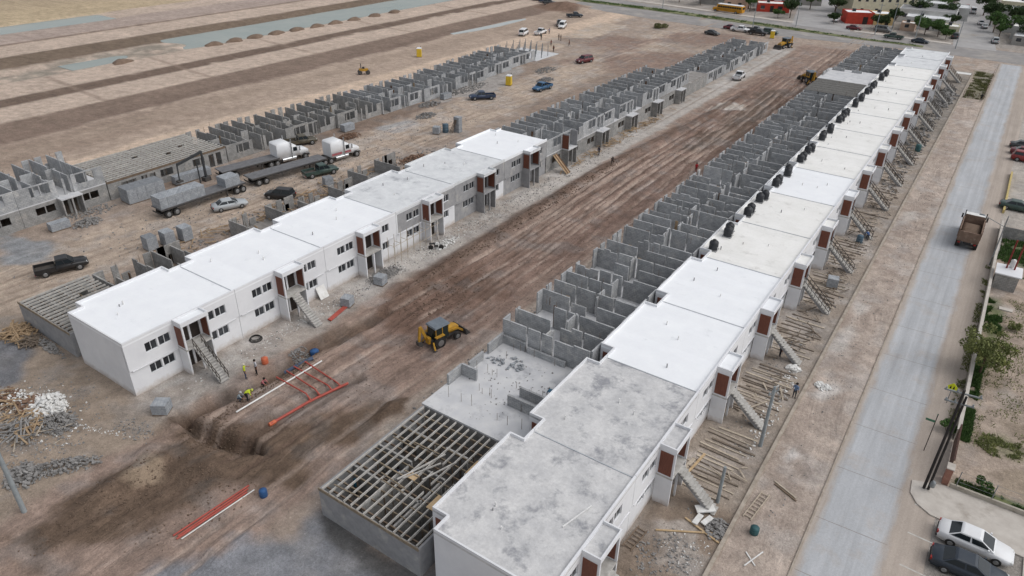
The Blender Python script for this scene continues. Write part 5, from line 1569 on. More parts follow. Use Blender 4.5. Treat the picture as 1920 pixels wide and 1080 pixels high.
car('silver sedan on the dirt track beside the block trailer', 'sedan', 'silver', -83.6, 54.1, ang(-84.25, 52.2, -82.7, 56.1))
car('olive pickup beside the far row walls', 'pickup', 'olive', -96.6, 78.2, ang(-97.2, 76.5, -95.2, 79.8) + 0.1)
car('dark green pickup in front of the striped truck', 'pickup', 'green', -83.2, 70.4, ang(-83.9, 67.9, -82.2, 72.9))
car('black jeep with open top near the low block walls', 'suv', 'black', -80.9, 60.6, ang(-79.1, 60.9, -82.2, 59.6), scale=0.92)
car('dark blue pickup with loaded bed by the yellow toilet', 'pickup', 'dblue', -89.0, 120.4, ang(-87.4, 121.7, -90.2, 118.5))
car('bright blue pickup on the far dirt track', 'pickup', 'blue', -83.0, 134.4, ang(-82.6, 137, -83.1, 131) )
car('maroon station wagon on the open ground', 'suv', 'maroon', -88.9, 163.6, ang(-87.95, 166, -89.5, 161), scale=1.05)
car('white van with dark side near the puddle', 'van', 'white', -120.4, 183.4, ang(-118.8, 179, -120.3, 184) )
car('white pickup next to the white van', 'pickup', 'white', -117.2, 187.6, ang(-117, 184, -117.6, 189.5) + math.pi * 0)
car('white minivan parked behind the two white ones', 'van', 'white', -117.4, 200.5, ang(-116, 197, -118.2, 203) + math.pi)
car('grey pickup hidden behind the white minivan', 'pickup', 'grey', -120.2, 203.5, ang(-116, 197, -119.5, 203))
car('dark pickup beside the brown soil heap', 'pickup', 'navy', -124.0, 219.5, ang(-126, 217, -122, 221))
car('leftmost dark car at the top edge by the soil heap', 'sedan', 'black', -152, 241.0, 0.5)
car('dark blue car at the top edge by the soil heap', 'suv', 'dblue', -147.6, 238.6, 0.5)
car('charcoal car at the top edge, nearest the soil heap', 'suv', 'charcoal', -143.2, 234.4, 0.5)
car('dark purple sedan alone near the parked row', 'sedan', 'charcoal', -76.6, 220.0, -0.2)
GR = 'cars parked along the avenue by the last shells'
car('dark red car at the left end of the avenue parking row', 'sedan', 'maroon', -75.2, 232.6, 0.1, GR)
car('white pickup in the avenue parking row', 'pickup', 'white', -71.6, 230.4, 0.0, GR, scale=1.05)
car('dark pickup behind the white one in the avenue row', 'pickup', 'charcoal', -67.8, 233.0, 0.0, GR)
car('black pickup right of the white one in the avenue row', 'pickup', 'black', -65.6, 228.8, 0.0, GR, scale=1.05)
car('dark green car next to the yellow toilet in the avenue row', 'suv', 'green', -62.9, 232.4, 0.0, GR)
car('white pickup driving the pale track by the shells', 'pickup', 'white', -51.8, 171.8, H + 0.08, scale=1.0)
GT_ = 'cars in the town'
car('red car on the avenue in front of the red shop', 'sedan', 'maroon', -44.0, 257.6, -0.1, GT_)
car('dark teal pickup on the avenue below the sand shop', 'pickup', 'green', -31.2, 249.6, -0.1 + math.pi, GT_)
car('dark blue car under the big roadside tree', 'sedan', 'navy', -23.6, 247.6, -0.1, GT_)
car('blue grey van parked between the shops and the tree', 'van', 'grey', -36.0, 259.6, -0.1, GT_)
car('dark car parked at the left kerb of the crossing street', 'suv', 'charcoal', -16.2, 263.2, H + 0.1, GT_)
car('brown car parked behind the dark one in the crossing street', 'sedan', 'maroon', -17.2, 270.4, H + 0.1, GT_)
car('silver car parked at the right kerb of the crossing street', 'suv', 'silver', -5.6, 262.6, H + 0.1, GT_)
car('white car parked up the crossing street on the right', 'sedan', 'white', -12.0, 296.0, H + 0.1, GT_)
car('silver car below the white one up the crossing street', 'sedan', 'silver', -10.4, 289.0, H + 0.1, GT_)
car('white van far up the crossing street', 'van', 'white', -16.6, 321.5, H + 0.1, GT_, scale=1.1)
car('red car farthest up the crossing street', 'suv', 'red', -19.4, 330.5, H + 0.1, GT_)
car('white car parked at the foot of the uphill street', 'sedan', 'white', -52.4, 269.5, H + 0.2, GT_)
car('black car parked up the uphill street behind the white one', 'suv', 'black', -54.4, 278.5, H + 0.2, GT_)

# ---- school bus
t = thing('school_bus', 'yellow school bus with white roof beyond the avenue', 'bus', (-87.0, 262.6, 0.02), math.pi - 0.09)
M_BUSY = mat('bus_yellow', (206, 148, 40), (186, 132, 44), 1, 0.5, obj=True)
MB().loft([ring(-5.6, 1.15, .55, 2.5), ring(-5.4, 1.22, .5, 2.62), ring(3.7, 1.22, .5, 2.62), ring(3.85, 1.15, .55, 2.5)]).build('body', M_BUSY, t)
MB().loft([ring(3.85, 1.05, .55, 1.55), ring(5.3, .98, .55, 1.42), ring(5.5, .8, .6, 1.2)]).build('hood', M_BUSY, t)
MB().loft([ring(-5.3, 1.1, 2.62, 2.86, .3), ring(3.6, 1.1, 2.62, 2.86, .3)]).build('roof', M_WHITE, t)
for s_ in (-1, 1):
    for k in range(10):
        x = -5.1 + k * 0.86
        MB().box(x, s_ * 1.225 - 0.01, 1.65, x + 0.72, s_ * 1.225 + 0.01, 2.3).build('side_window', M_CGLASS, t)
    MB().box(-5.3, s_ * 1.225 - 0.012, 1.2, 3.6, s_ * 1.225 + 0.012, 1.28).build('side_stripe', M_BUMP, t)
    MB().box(5.3, s_ * 0.7 - 0.12, .95, 5.45, s_ * .7 + .12, 1.15).build('headlight', M_HEAD, t)
MB().plate((3.86, -1.0, 1.6), (3.86, 1.0, 1.6), (3.82, 1.0, 2.4), (3.82, -1.0, 2.4), 0.03).build('windshield', M_CGLASS, t)
MB().box(-5.63, -0.8, 1.6, -5.60, 0.8, 2.3).build('rear_window', M_CGLASS, t)
wheels(t, 'bus', (-3.4, 4.3), 1.08, .48, .28)

# ---- dump truck seen from behind
M_RUST = mat('dusty_steel', (134, 112, 98), (110, 92, 80), 1.5, 0.85, c3=(150, 134, 120), scale3=1.2)
M_LOAD = mat('earth_load', (120, 102, 88), (104, 88, 76), 2, 1.0)
t = thing('dump_truck', 'dusty brown dump truck driving away up the street', 'truck', (2.2, 104.8, 0.02), H)
b = MB()
b.box(-3.6, -1.2, 1.1, 1.5, 1.2, 1.25)
b.box(-3.6, -1.25, 1.25, 1.5, -1.12, 2.7).box(-3.6, 1.12, 1.25, 1.5, 1.25, 2.7).box(1.42, -1.12, 1.25, 1.5, 1.12, 3.0).box(-3.66, -1.12, 1.25, -3.56, 1.12, 2.5)
bo = b.build('dump_body', M_RUST, t)
for x in (-2.6, -1.4, -0.2, 1.0):
    for s_ in (-1, 1):
        MB().box(x, s_ * 1.29 - 0.04, 1.25, x + 0.14, s_ * 1.29 + 0.04, 2.7).build('side_rib', M_RUST, bo)
for s_ in (-.7, 0, .7):
    MB().box(-3.72, s_ - 0.06, 1.25, -3.665, s_ + 0.06, 2.5).build('tailgate_rib', M_RUST, bo)
MB().loft([ring(-3.4, 1.0, 1.25, 1.5), ring(-1.5, 1.05, 1.25, 2.1, .4), ring(0.2, 1.05, 1.25, 2.2, .4), ring(1.3, 1.0, 1.25, 1.9)]).build('earth_load', M_LOAD, bo)
MB().box(-3.4, -0.45, 0.75, 4.2, 0.45, 1.1).build('chassis', M_BUMP, t)
MB().loft([ring(1.75, 1.15, .7, 2.5), ring(2.9, 1.15, .7, 2.55), ring(3.4, 1.1, .7, 1.75), ring(4.3, 1.0, .7, 1.6)]).build('cab', M_WHITE, t)
MB().box(1.55, -1.15, 2.85, 2.6, 1.15, 2.95).build('cab_guard', M_PIPEW, bo)
for s_ in (-1, 1):
    MB().bar((1.6, s_ * 1.2, 2.2), (1.6, s_ * 1.2, 3.5), 0.12, 0.12).build('exhaust_stack', M_BUMP, t)
    MB().box(2.8, s_ * 1.45 - .1, 1.9, 2.95, s_ * 1.45 + .1, 2.5).build('mirror', M_BUMP, t)
    MB().box(-3.62, s_ * 0.9 - .14, .85, -3.5, s_ * .9 + .14, 1.02).build('taillight', M_TAIL, t)
wheels(t, 'dump', (-2.6, -1.4, 3.3), 1.0, .52, .5)

# ---- flatbed trailers and tractors
M_DECK = mat('trailer_deck', (118, 118, 120), (98, 98, 100), 1.5, 0.85)
M_STEELD = mat('dark_chassis', (66, 66, 68), (84, 80, 76), 2, 0.8)
def flatbed(label, x, y, rz, L, axles, group):
    t = thing('flatbed_trailer', label, 'trailer', (x, y, gz(x, y)), rz, group)
    MB().box(-L / 2, -1.25, 1.25, L / 2, 1.25, 1.42).build('deck', M_DECK, t)
    for s_ in (-0.45, 0.45):
        MB().box(-L / 2 + 0.3, s_ - 0.08, 0.8, L / 2 - 1.0, s_ + 0.08, 1.248).build('chassis_beam', M_STEELD, t)
    for s_ in (-1, 1):
        MB().box(-L / 2, s_ * 1.28 - .03, 1.2, L / 2, s_ * 1.28 + .03, 1.4).build('side_rail', M_STEELD, t)
    MB().box(-L / 2 - 0.05, -1.2, 0.6, -L / 2 + .05, 1.2, .75).build('rear_bumper', M_STEELD, t)
    MB().box(L / 2 - 3, -0.9, 0.1, L / 2 - 2.8, -0.7, 1.25).build('landing_leg', M_STEELD, t)
    MB().box(L / 2 - 3, 0.7, 0.1, L / 2 - 2.8, 0.9, 1.25).build('landing_leg', M_STEELD, t)
    wheels(t, 'flat', axles, 1.0, .5, .5)
    return t
R1 = ang(-89.06, 46.9, -88.5, 60)
flatbed('trailer loaded with a long stack of grey blocks, nearest the camera', -88.4, 53.0, R1, 13.0, (-5.6, -4.4, 5.0, 6.0), 'flatbed trailers')
R2 = ang(-88.6, 60.5, -86.2, 76)
flatbed('empty flatbed hitched to the white truck with red stripes', -87.4, 67.4, R2, 13.0, (-5.4, -4.2), 'flatbed trailers')
R3 = ang(-94.5, 60, -92.6, 70)
flatbed('empty flatbed hitched to the plain white truck', -93.2, 64.8, R3, 9.5, (-3.8, -2.6), 'flatbed trailers')
def tractor(label, x, y, rz, stripe, group):
    t = thing('truck_tractor', label, 'truck', (x, y, gz(x, y)), rz, group)
    w = PAINT['white']
    MB().box(-4.2, -0.45, .75, 3.0, .45, 1.05).build('chassis', M_STEELD, t)
    MB().loft([ring(-2.4, 1.2, 1.0, 3.3), ring(-2.2, 1.25, .95, 3.5), ring(-0.3, 1.22, .95, 3.55), ring(0.2, 1.15, .95, 3.2)]).build('sleeper', w, t)
    MB().loft([ring(0.2, 1.15, .9, 2.75), ring(1.0, 1.12, .9, 2.7), ring(1.6, 1.1, .9, 1.95)]).build('cab', w, t)
    MB().loft([ring(1.6, 1.02, .8, 1.92), ring(3.0, .85, .75, 1.7), ring(3.35, .7, .8, 1.45)]).build('hood', w, t)
    MB().plate((1.58, -0.95, 1.98), (1.58, 0.95, 1.98), (1.08, 0.9, 2.62), (1.08, -0.9, 2.62), 0.03).build('windshield', M_CGLASS, t)
    for s_ in (-1, 1):
        MB().box(0.45, s_ * 1.14 - .012, 1.8, 1.15, s_ * 1.14 + .012, 2.45).build('side_window', M_CGLASS, t)
        MB().box(1.4, s_ * 1.4 - .08, 1.8, 1.55, s_ * 1.4 + .08, 2.5).build('mirror', M_CHROME, t)
        MB().tube((0.1, s_ * 1.28, .9), (0.1, s_ * 1.28, 3.9), .08, n=8).build('exhaust_stack', M_CHROME, t)
        MB().tube((-1.6, s_ * 1.05, .75), (0.8, s_ * 1.05, .75), .3, n=10).build('fuel_tank', M_CHROME, t)
        MB().box(3.1, s_ * .62 - .14, 1.0, 3.3, s_ * .62 + .14, 1.25).build('headlight', M_HEAD, t)
        if stripe:
            MB().box(-2.3, s_ * 1.26 - .012, 1.25, -0.4, s_ * 1.26 + .012, 1.6).build('red_stripe', M_STRIPE, t)
            MB().box(0.3, s_ * 1.16 - .012, 1.2, 1.4, s_ * 1.16 + .012, 1.5).build('red_stripe', M_STRIPE, t)
    MB().box(3.3, -.85, .45, 3.5, .85, .8).build('front_bumper', M_CHROME, t)
    wheels(t, 'trac', (-3.6, -2.5, 2.5), 1.0, .5, .45)
    return t
M_STRIPE = mat('stripe_red', (150, 72, 80), (168, 110, 112), 2, 0.5)
tractor('white long nosed truck tractor with red stripes on the dirt track', -86.2, 77.4, R2, True, 'truck tractors')
tractor('plain white truck tractor beside the far row', -92.0, 71.6, R3, False, 'truck tractors')
# loader crane on the second flatbed
t = thing('loader_crane', 'black folding loader crane behind the block trailer', 'crane', (-95.2, 58.6, 0))
M_CRANE = mat('crane_black', (52, 54, 56), (70, 72, 74), 2, 0.6)
MB().box(-0.5, -0.5, 0, 0.5, 0.5, 0.6).build('crane_base', M_STEELD, t)
MB().tube((0, 0, 0.5), (0, 0, 4.6), .22, .16, 8).build('crane_mast', M_CRANE, t)
MB().bar((0, 0, 4.5), (-1.0, -3.6, 3.3), .3, .35).build('boom', M_CRANE, t)
MB().bar((-1.0, -3.6, 3.4), (-1.0, -3.7, 0.9), .14, .14).build('hoist_arm', M_CRANE, t)
MB().box(-1.4, -4.1, 0.7, -0.6, -3.3, 0.9).build('block_clamp', M_STEELD, t)
MB().tube((0.2, -1.2, 0), (0.2, -1.2, 2.9), .1, n=6).build('support_leg', M_CRANE, t)

# ---- backhoe loader
M_CATY = mat('machine_yellow', (196, 148, 40), (150, 116, 56), 2, 0.65, obj=True)
M_CABG = mat('cab_glass', (30, 42, 42), rough=0.15, spec=0.5)
M_CABR = mat('cab_roof', (116, 124, 132), (98, 106, 114), 2, 0.6)
def backhoe(label, x, y, rz, s=1.0, group=None):
    t = thing('backhoe_loader', label, 'backhoe', (x, y, gz(x, y) + 0.02), rz, group)
    t.scale = (s,) * 3
    MB().box(-1.8, -0.45, .55, 2.1, .45, .95).build('chassis', M_STEELD, t)
    MB().loft([ring(0.5, .55, .95, 1.75), ring(1.6, .52, .95, 1.65), ring(2.15, .45, .95, 1.45)]).build('engine_hood', M_CATY, t)
    c = MB().tbox(-1.45, -0.8, .95, 0.45, .8, 2.55, .1, .06).build('cab', M_CABG, t)
    for px, py in ((-1.42, -.78), (-1.42, .72), (0.36, -.78), (0.36, .72), (-0.5, -.79), (-0.5, .73)):
        MB().tbox(px, py, .95, px + .07, py + .07, 2.55, 0, 0).build('cab_pillar', M_CATY, c)
    MB().tbox(-1.6, -.9, 2.552, 0.6, .9, 2.72, .08, .08).build('cab_roof', M_CABR, c)
    for s_ in (-1, 1):
        MB().box(-1.6, s_ * .95 - .2, 1.5, -0.4, s_ * .95 + .2, 1.6).build('fender', M_CATY, t)
        a = MB()
        a.bar((0.3, s_ * .62, 1.5), (1.9, s_ * .62, 1.25), .14, .22).bar((1.9, s_ * .62, 1.25), (2.75, s_ * .62, .55), .14, .22)
        a.build('loader_arm', M_CATY, t)
        MB().bar((-1.75, s_ * .7, .9), (-1.95, s_ * 1.25, .15), .16, .16).build('stabiliser', M_CATY, t)
        MB().box(-2.15, s_ * 1.25 - .2, .0, -1.75, s_ * 1.25 + .2, .12).build('stabiliser_pad', M_STEELD, t)
        MB().box(2.05, s_ * .35 - .08, 1.2, 2.18, s_ * .35 + .08, 1.35).build('headlight', M_HEAD, t)
    b = MB()
    b.xprism([(2.7, .15), (3.5, .05), (3.52, .12), (2.85, .3), (2.8, .95), (2.65, 1.0)], -1.15, 1.15)
    b.xprism([(2.7, .15), (3.5, .05), (2.8, .95)], -1.18, -1.12).xprism([(2.7, .15), (3.5, .05), (2.8, .95)], 1.12, 1.18)
    b.build('loader_bucket', M_STEELD, t)
    MB().box(-2.1, -.3, .6, -1.75, .3, 1.4).build('swing_frame', M_CATY, t)
    MB().bar((-2.0, 0.25, 1.1), (-2.7, 0.35, 2.9), .24, .32).build('boom', M_CATY, t)
    MB().bar((-2.75, 0.35, 2.9), (-2.95, 0.35, 1.0), .2, .26).build('dipper', M_CATY, t)
    k = MB()
    k.xprism([(-3.2, 1.1), (-2.75, 1.05), (-2.5, .55), (-2.75, .35), (-3.15, .6)], .1, .65)
    k.build('rear_bucket', M_STEELD, t)
    MB().bar((-2.0, .25, 1.9), (-2.6, .3, 2.6), .1, .1).build('hydraulic_ram', M_CHROME, t)
    wheels(t, 'bh', (-1.0,), .95, .72, .42)
    wheels(t, 'bh', (1.55,), .9, .48, .3)
    return t
backhoe('yellow backhoe loader working on the haul road', -39.2, 46.0, ang(-39.8, 43.1, -38.5, 49.5), 0.88)
backhoe('far yellow backhoe at the end of the pale track', -53.6, 214.6, -1.9, 1.0)
backhoe('orange yellow machine beside the far white slab', -37.6, 178.6, 2.3, 1.0)
# small compactor on the sand
t = thing('roller_compactor', 'small yellow compactor on the sandy strip behind the far row', 'roller', (-123.3, 120.6, gz(-123.3, 120.6)), 0.9)
MB().tube((0.9, -.6, .5), (0.9, .6, .5), .5, n=14).build('front_drum', M_STEELD, t)
MB().tube((-0.9, -.6, .5), (-0.9, .6, .5), .5, n=14).build('rear_drum', M_STEELD, t)
MB().tbox(-1.1, -.5, .8, 1.1, .5, 1.3, .1, .05).build('engine_body', M_CATY, t)
MB().box(-.3, -.25, 1.3, .2, .25, 1.7).build('seat', M_BUMP, t)
for px, py in ((-.6, -.45), (-.6, .45)):
    MB().tube((px, py, 1.3), (px, py, 2.4), .05, n=6).build('roll_bar', M_BUMP, t)
MB().bar((-.6, -.47, 2.4), (-.6, .47, 2.4), .1, .1).build('roll_bar', M_BUMP, t)
# motorbike by the fourth haul road house
t = thing('motorbike', 'parked motorbike with white panels by the haul road houses', 'motorbike', (-52.6, 61.3, gz(-52.6, 61.3)), 0.7)
for x in (-.65, .65):
    MB().tube((x, -.06, .31), (x, .06, .31), .31, n=14).build('wheel', M_TYRE, t)
MB().tbox(-.25, -.16, .35, .3, .16, .7, .05, .03).build('engine', M_STEELD, t)
MB().tbox(-.1, -.17, .72, .4, .17, .98, .1, .05).build('fuel_tank', M_PIPEW, t)
MB().tbox(-.85, -.15, .75, -.1, .15, .9, .05, .03).build('saddle', M_BUMP, t)
MB().bar((.62, 0, .35), (.42, 0, 1.05), .08, .08).build('fork', M_GALV, t)
MB().bar((.42, -.36, 1.08), (.42, .36, 1.08), .05, .05).build('handlebar', M_BUMP, t)
# ------------------------------------------------------------------ water tanks on the street row
YT = [71.1, 75.4, 76.6, 82.4, 83.7, 87.6, 88.9, 94.2, 95.5, 99.0, 100.3, 105.8, 107.1, 110.4, 111.7, 118.3, 119.6, 122.9, 124.2, 129.8, 131.1, 133.9, 135.2, 141.7, 143.0, 146.5, 147.8, 152.8, 154.1, 158.3, 159.6, 166.1, 167.4, 170.6, 171.9]
def tank(label, x, y):
    t = thing('water_tank', label, 'water tank', (x, y, 5.45), 0, 'black tanks on the street row roofs')
    linkm('tank_base', 'tankbase', lambda: MB().box(-.55, -.55, 0, .55, .55, .12), M_RENDER, t)
    b = linkm('tank_body', 'tankbody', lambda: MB().lathe([(.52, .12), (.55, .18), (.55, .38), (.52, .42), (.55, .46), (.55, .68), (.52, .72), (.55, .76), (.55, .98), (.46, 1.14), (.26, 1.26), (.22, 1.28)], 20), M_TANK, t)
    linkm('tank_lid', 'tanklid', lambda: MB().lathe([(.22, 1.28), (.22, 1.36), (.08, 1.40)], 14), M_BUMP, b)
    p = linkm('inlet_pipe', 'tankpipe', lambda: MB().path([(.62, -.3, .02), (.62, -.3, .5), (.5, -.2, .5)], .03, 6), M_PIPEW, t)
    return t
for k, y in enumerate(YT):
    h_ = int((y - 23.2) // P_U)
    n_ = [j for j, q in enumerate(YT) if int((q - 23.2) // P_U) == h_]
    lb = f'{["near", "far"][n_.index(k)] if len(n_) == 2 else ORD[n_.index(k)] if len(n_) > 2 else "only"} black water tank on the roof of the {ORD[h_]} street row house'
    tank(lb, -21.0 + 0.14 * math.sin(k * 2.3), y).scale = (.92, .92, .92)
# ------------------------------------------------------------------ block stacks
M_BLK2 = mat('stacked_block', (170, 174, 178), (146, 150, 155), 2.2, 0.95, brick=(0.4, 0.2, 0.45, 0.75), bump=0.3, bscale=8)
def stack(label, x, y, z, w, d, h, rz, group, name='block_stack', pallet=True, bw=1.2):
    t = thing(name, label, 'block stack', (x, y, z), rz, group)
    z0 = 0.0
    if pallet:
        MB().box(-w / 2, -d / 2, 0, w / 2, d / 2, .12).build('pallet', M_TIMBD, t)
        z0 = .122
    n_ = max(1, round(w / bw))
    r = random.Random(int(x * 10))
    for k in range(n_):
        a, b = -w / 2 + k * w / n_, -w / 2 + (k + 1) * w / n_
        rows = max(2, int(h / 0.4))
        for j in range(rows):
            q = r.uniform(-.015, .015)
            MB().box(a + .012, -d / 2 + q, z0 + j * h / rows, b - .012, d / 2 + q, z0 + (j + 1) * h / rows - .012).build('block_layer', M_BLK2, t)
    return t
stack('shrink wrapped block pallet beside the second haul road house', -51.8, 45.3, gz(-51.8, 45.3), 1.1, 1.1, 1.0, .3, 'block pallets on the haul road')
stack('block pallet beside the third haul road house', -52.1, 50.8, gz(-52.1, 50.8), 1.2, 1.1, 1.0, .2, 'block pallets on the haul road')
stack('block pallet near the excavated pit', -51.8, 23.3, gz(-51.8, 23.3), 1.3, 1.2, 1.0, .6, 'block pallets on the haul road')
stack('white topped block pallet in the fifth street yard', -9.5, 80.9, 0.1, 1.2, 1.1, 1.1, .2, None)
stack('left block stack of the three beside the dirt track', -81.0, 40.6, 0, 1.3, 1.5, 1.7, 1.5, 'stacks by the dirt track')
stack('middle block stack of the three beside the dirt track', -80.4, 42.6, 0, 1.3, 1.5, 1.8, 1.5, 'stacks by the dirt track')
stack('right block stack of the three beside the dirt track', -79.9, 44.7, 0, 1.3, 1.5, 1.8, 1.5, 'stacks by the dirt track')
stack('big block stack in front of the far row', -96.6, 49.3, 0, 5.4, 2.4, 2.1, 1.52, 'stacks before the far row', bw=1.35)
stack('long low block stack in front of the far row', -97.2, 57.5, 0, 5.8, 1.2, 1.2, 1.5, 'stacks before the far row', bw=1.2)
stack('long block load on the nearest trailer', -88.55, 49.9, gz(-88.4, 53) + 1.425, 6.6, 2.2, 1.5, R1, 'block loads on the trailers', pallet=False, bw=1.1)
stack('short block load at the front of the nearest trailer', -88.15, 57.6, gz(-88.4, 53) + 1.425, 2.4, 2.1, 1.3, R1, 'block loads on the trailers', pallet=False)
M_BLUEW = mat('tarred_blue_drum', (70, 92, 108), (92, 110, 122), 2, 0.6)
stack('grey block stack beside the drums behind the fifth haul road house', -82.0, 97.0, 0, 1.2, 1.2, 1.2, .4, None)
# rough tower of blocks with leaning timber
t = thing('block_pillar', 'rough block pillar with leaning boards on the dirt track', 'pillar', (-79.6, 100.2, 0))
for j in range(7):
    MB().box(-.6 + .02 * (j % 2), -.5, j * .4, .6, .5 - .02 * (j % 3), j * .4 + .385).build('block_layer', M_BLK2, t)
for k in range(3):
    MB().bar((-.9 + .3 * k, -1.3, 0), (-.3 + .2 * k, -.54, 2.3), .18, .05).build('board', M_TIMBD, t)
def drum(label, x, y, m, z=None, r=.3, h=.9, group=None, name='drum'):
    t = thing(name, label, 'drum', (x, y, gz(x, y) if z is None else z), 0, group)
    MB().lathe([(r * .96, 0), (r, .03), (r, h * .33), (r * 1.04, h * .35), (r, h * .37), (r, h * .66), (r * 1.04, h * .68), (r, h * .7), (r, h)], 16).build('drum_body', m, t)
    MB().lathe([(r * .9, h + .002), (r * .9, h + .03), (r * .2, h + .04)], 16).build('drum_lid', m, t)
    return t
M_ORG = mat('orange_plastic', (206, 112, 78), (186, 98, 70), 2, 0.5)
M_BLU = mat('blue_plastic', (52, 92, 140), (44, 78, 122), 2, 0.5)
M_BLUD = mat('dusty_blue_pipe', (70, 86, 112), (88, 98, 116), 2, 0.6)
M_TEAL = mat('teal_plastic', (58, 96, 98), (48, 80, 84), 2, 0.5)
drum('orange bucket behind the standing workers', -50.4, 33.1, M_ORG, r=.32, h=.6)
drum('blue drum lying by the trench beyond the pipes', -48.4, 37.4, M_BLU, r=.42, h=.5)
drum('blue drum beside the bundle of red pipes', -36.9, 22.0, M_BLU, r=.3, h=.6)
drum('teal bucket on the verge opposite the second street house', -5.28, 39.9, M_TEAL, r=.32, h=.55)
drum('blue barrel at the foot of a railed street stair', -9.4, 95.2, M_BLUEW, r=.4, h=1.0)
drum('left blue grey drum beside the block pillar', -81.2, 98.6, M_BLUEW, r=.55, h=1.5)
drum('white drum by the far row wall', -97.9, 73.4, M_PIPEW, r=.5, h=1.0)
drum('green bin standing in the yard of the sixth street stair', -8.9, 140.0, M_TEAL, r=.45, h=1.2)
# coil of hose
t = thing('hose_coil', 'coil of black hose lying in front of the first haul road house', 'hose', (-54.4, 35.2, 0.03))
m = MB()
for k in range(3):
    pts = [(math.cos(a) * (.62 - .07 * k), math.sin(a) * (.62 - .07 * k), .06 + .09 * k) for a in [2 * math.pi * j / 18 for j in range(19)]]
    m.path(pts, .045, 6)
m.build('hose_loop', M_TYRE, t)['kind'] = 'stuff'
# ------------------------------------------------------------------ pipes
M_PRED = mat('orange_pipe', (176, 86, 74), (158, 76, 66), 1.5, 0.5)
def pipe(label, a, b, r, m, group=None, dz=0.0):
    A = (a[0], a[1], gz(*a[:2]) + r + dz if len(a) == 2 else a[2])
    B = (b[0], b[1], gz(*b[:2]) + r + dz if len(b) == 2 else b[2])
    n_ = 6
    pts = []
    for k in range(n_ + 1):
        p = [A[j] + (B[j] - A[j]) * k / n_ for j in range(3)]
        p[2] = max(p[2], gz(p[0], p[1]) + r * .8)
        pts.append(tuple(p))
    A, B = Vector(pts[0]), Vector(pts[-1])
    lift = max(0.0, max(p[2] - (A.z + (B.z - A.z) * k / n_) for k, p in enumerate(pts)))
    return tag(MB().tube(A + Vector((0, 0, lift)), B + Vector((0, 0, lift)), r, n=10).build('pipe', m), label, 'pipe', group)
pipe('long white plastic pipe lying across the orange pipe run', (-46.4, 26.8), (-46.2, 36.4), .075, M_PIPEW, dz=.05)
t = thing('sewer_pipe_run', 'orange sewer pipe with four side branches in the open trench', 'pipe', (0, 0, 0))
zt = gz(-42.8, 30) + .12
main = [(-43.1, 27.7, zt + .1), (-42.85, 31.6, zt), (-42.4, 33.6, zt + .02), (-41.9, 35.6, zt + .05)]
m = MB()
m.path(main, .13, 10)
m.build('main_pipe', M_PRED, t)
for k, (a, b) in enumerate((((-47.7, 32.2), (-42.8, 31.9)), ((-47.7, 33.4), (-42.75, 32.9)), ((-47.75, 34.3), (-42.3, 34.0)), ((-47.3, 35.3), (-42.1, 34.9)))):
    za, zb = gz(*a) + .12, zt + .06
    e = (b[0] - .5, b[1])
    ze = gz(*e) + .12
    lift = max(0, max(gz(a[0] + (e[0] - a[0]) * q / 12, a[1] + (e[1] - a[1]) * q / 12) + .03 - (za + (ze - za) * q / 12) for q in range(13)))
    MB().path([(a[0], a[1], za + lift), (e[0], e[1], ze + lift), (b[0] + .05, b[1], zb)], .075, 8).build('branch_pipe', M_PRED, t)
    MB().tube((b[0] - .22, b[1], zb), (b[0] + .1, b[1], zb), .10, n=8).build('branch_joint', M_PRED, t)
MB().tube((-43.15, 27.6, zt + .05), (-43.1, 28.2, zt + .05), .19, n=10).build('pipe_socket', M_ORG, t)
for k, (a, b) in enumerate((((-48.3, 33.6), (-47.6, 34.6)), ((-47.9, 35.0), (-47.2, 36.2)))):
    tag(MB().tube((a[0], a[1], gz(*a) + .2), (b[0], b[1], gz(*b) + .2), .2, n=14).build('blue_pipe_section', M_BLUD), ['near blue pipe section at the head of the orange branches', 'far blue pipe section at the head of the orange branches'][k], 'pipe', 'blue pipe sections')
for k in range(4):
    o = -.3 + k * .2
    pipe(f'{ORD[k]} red pipe from the left in the bundle on the brown soil' if k < 3 else 'white pipe on the right side of the red bundle', (-38.65 + o + .06 * (k % 2), 15.8 + .2 * (k % 2)), (-38.15 + o, 21.9 - .25 * (k % 3)), .07 if k < 3 else .045, M_PRED if k < 3 else M_PIPEW, 'pipes of the bundle', .03)
for k in range(3):
    pipe(['upper red pipe by the second haul road house', 'middle red pipe by the second haul road house', 'lower red pipe by the second haul road house'][k], (-51.2 + .18 * k, 41.9), (-51.9 + .2 * k, 45.0), .08, M_PRED, 'red pipes by the stair', .04)
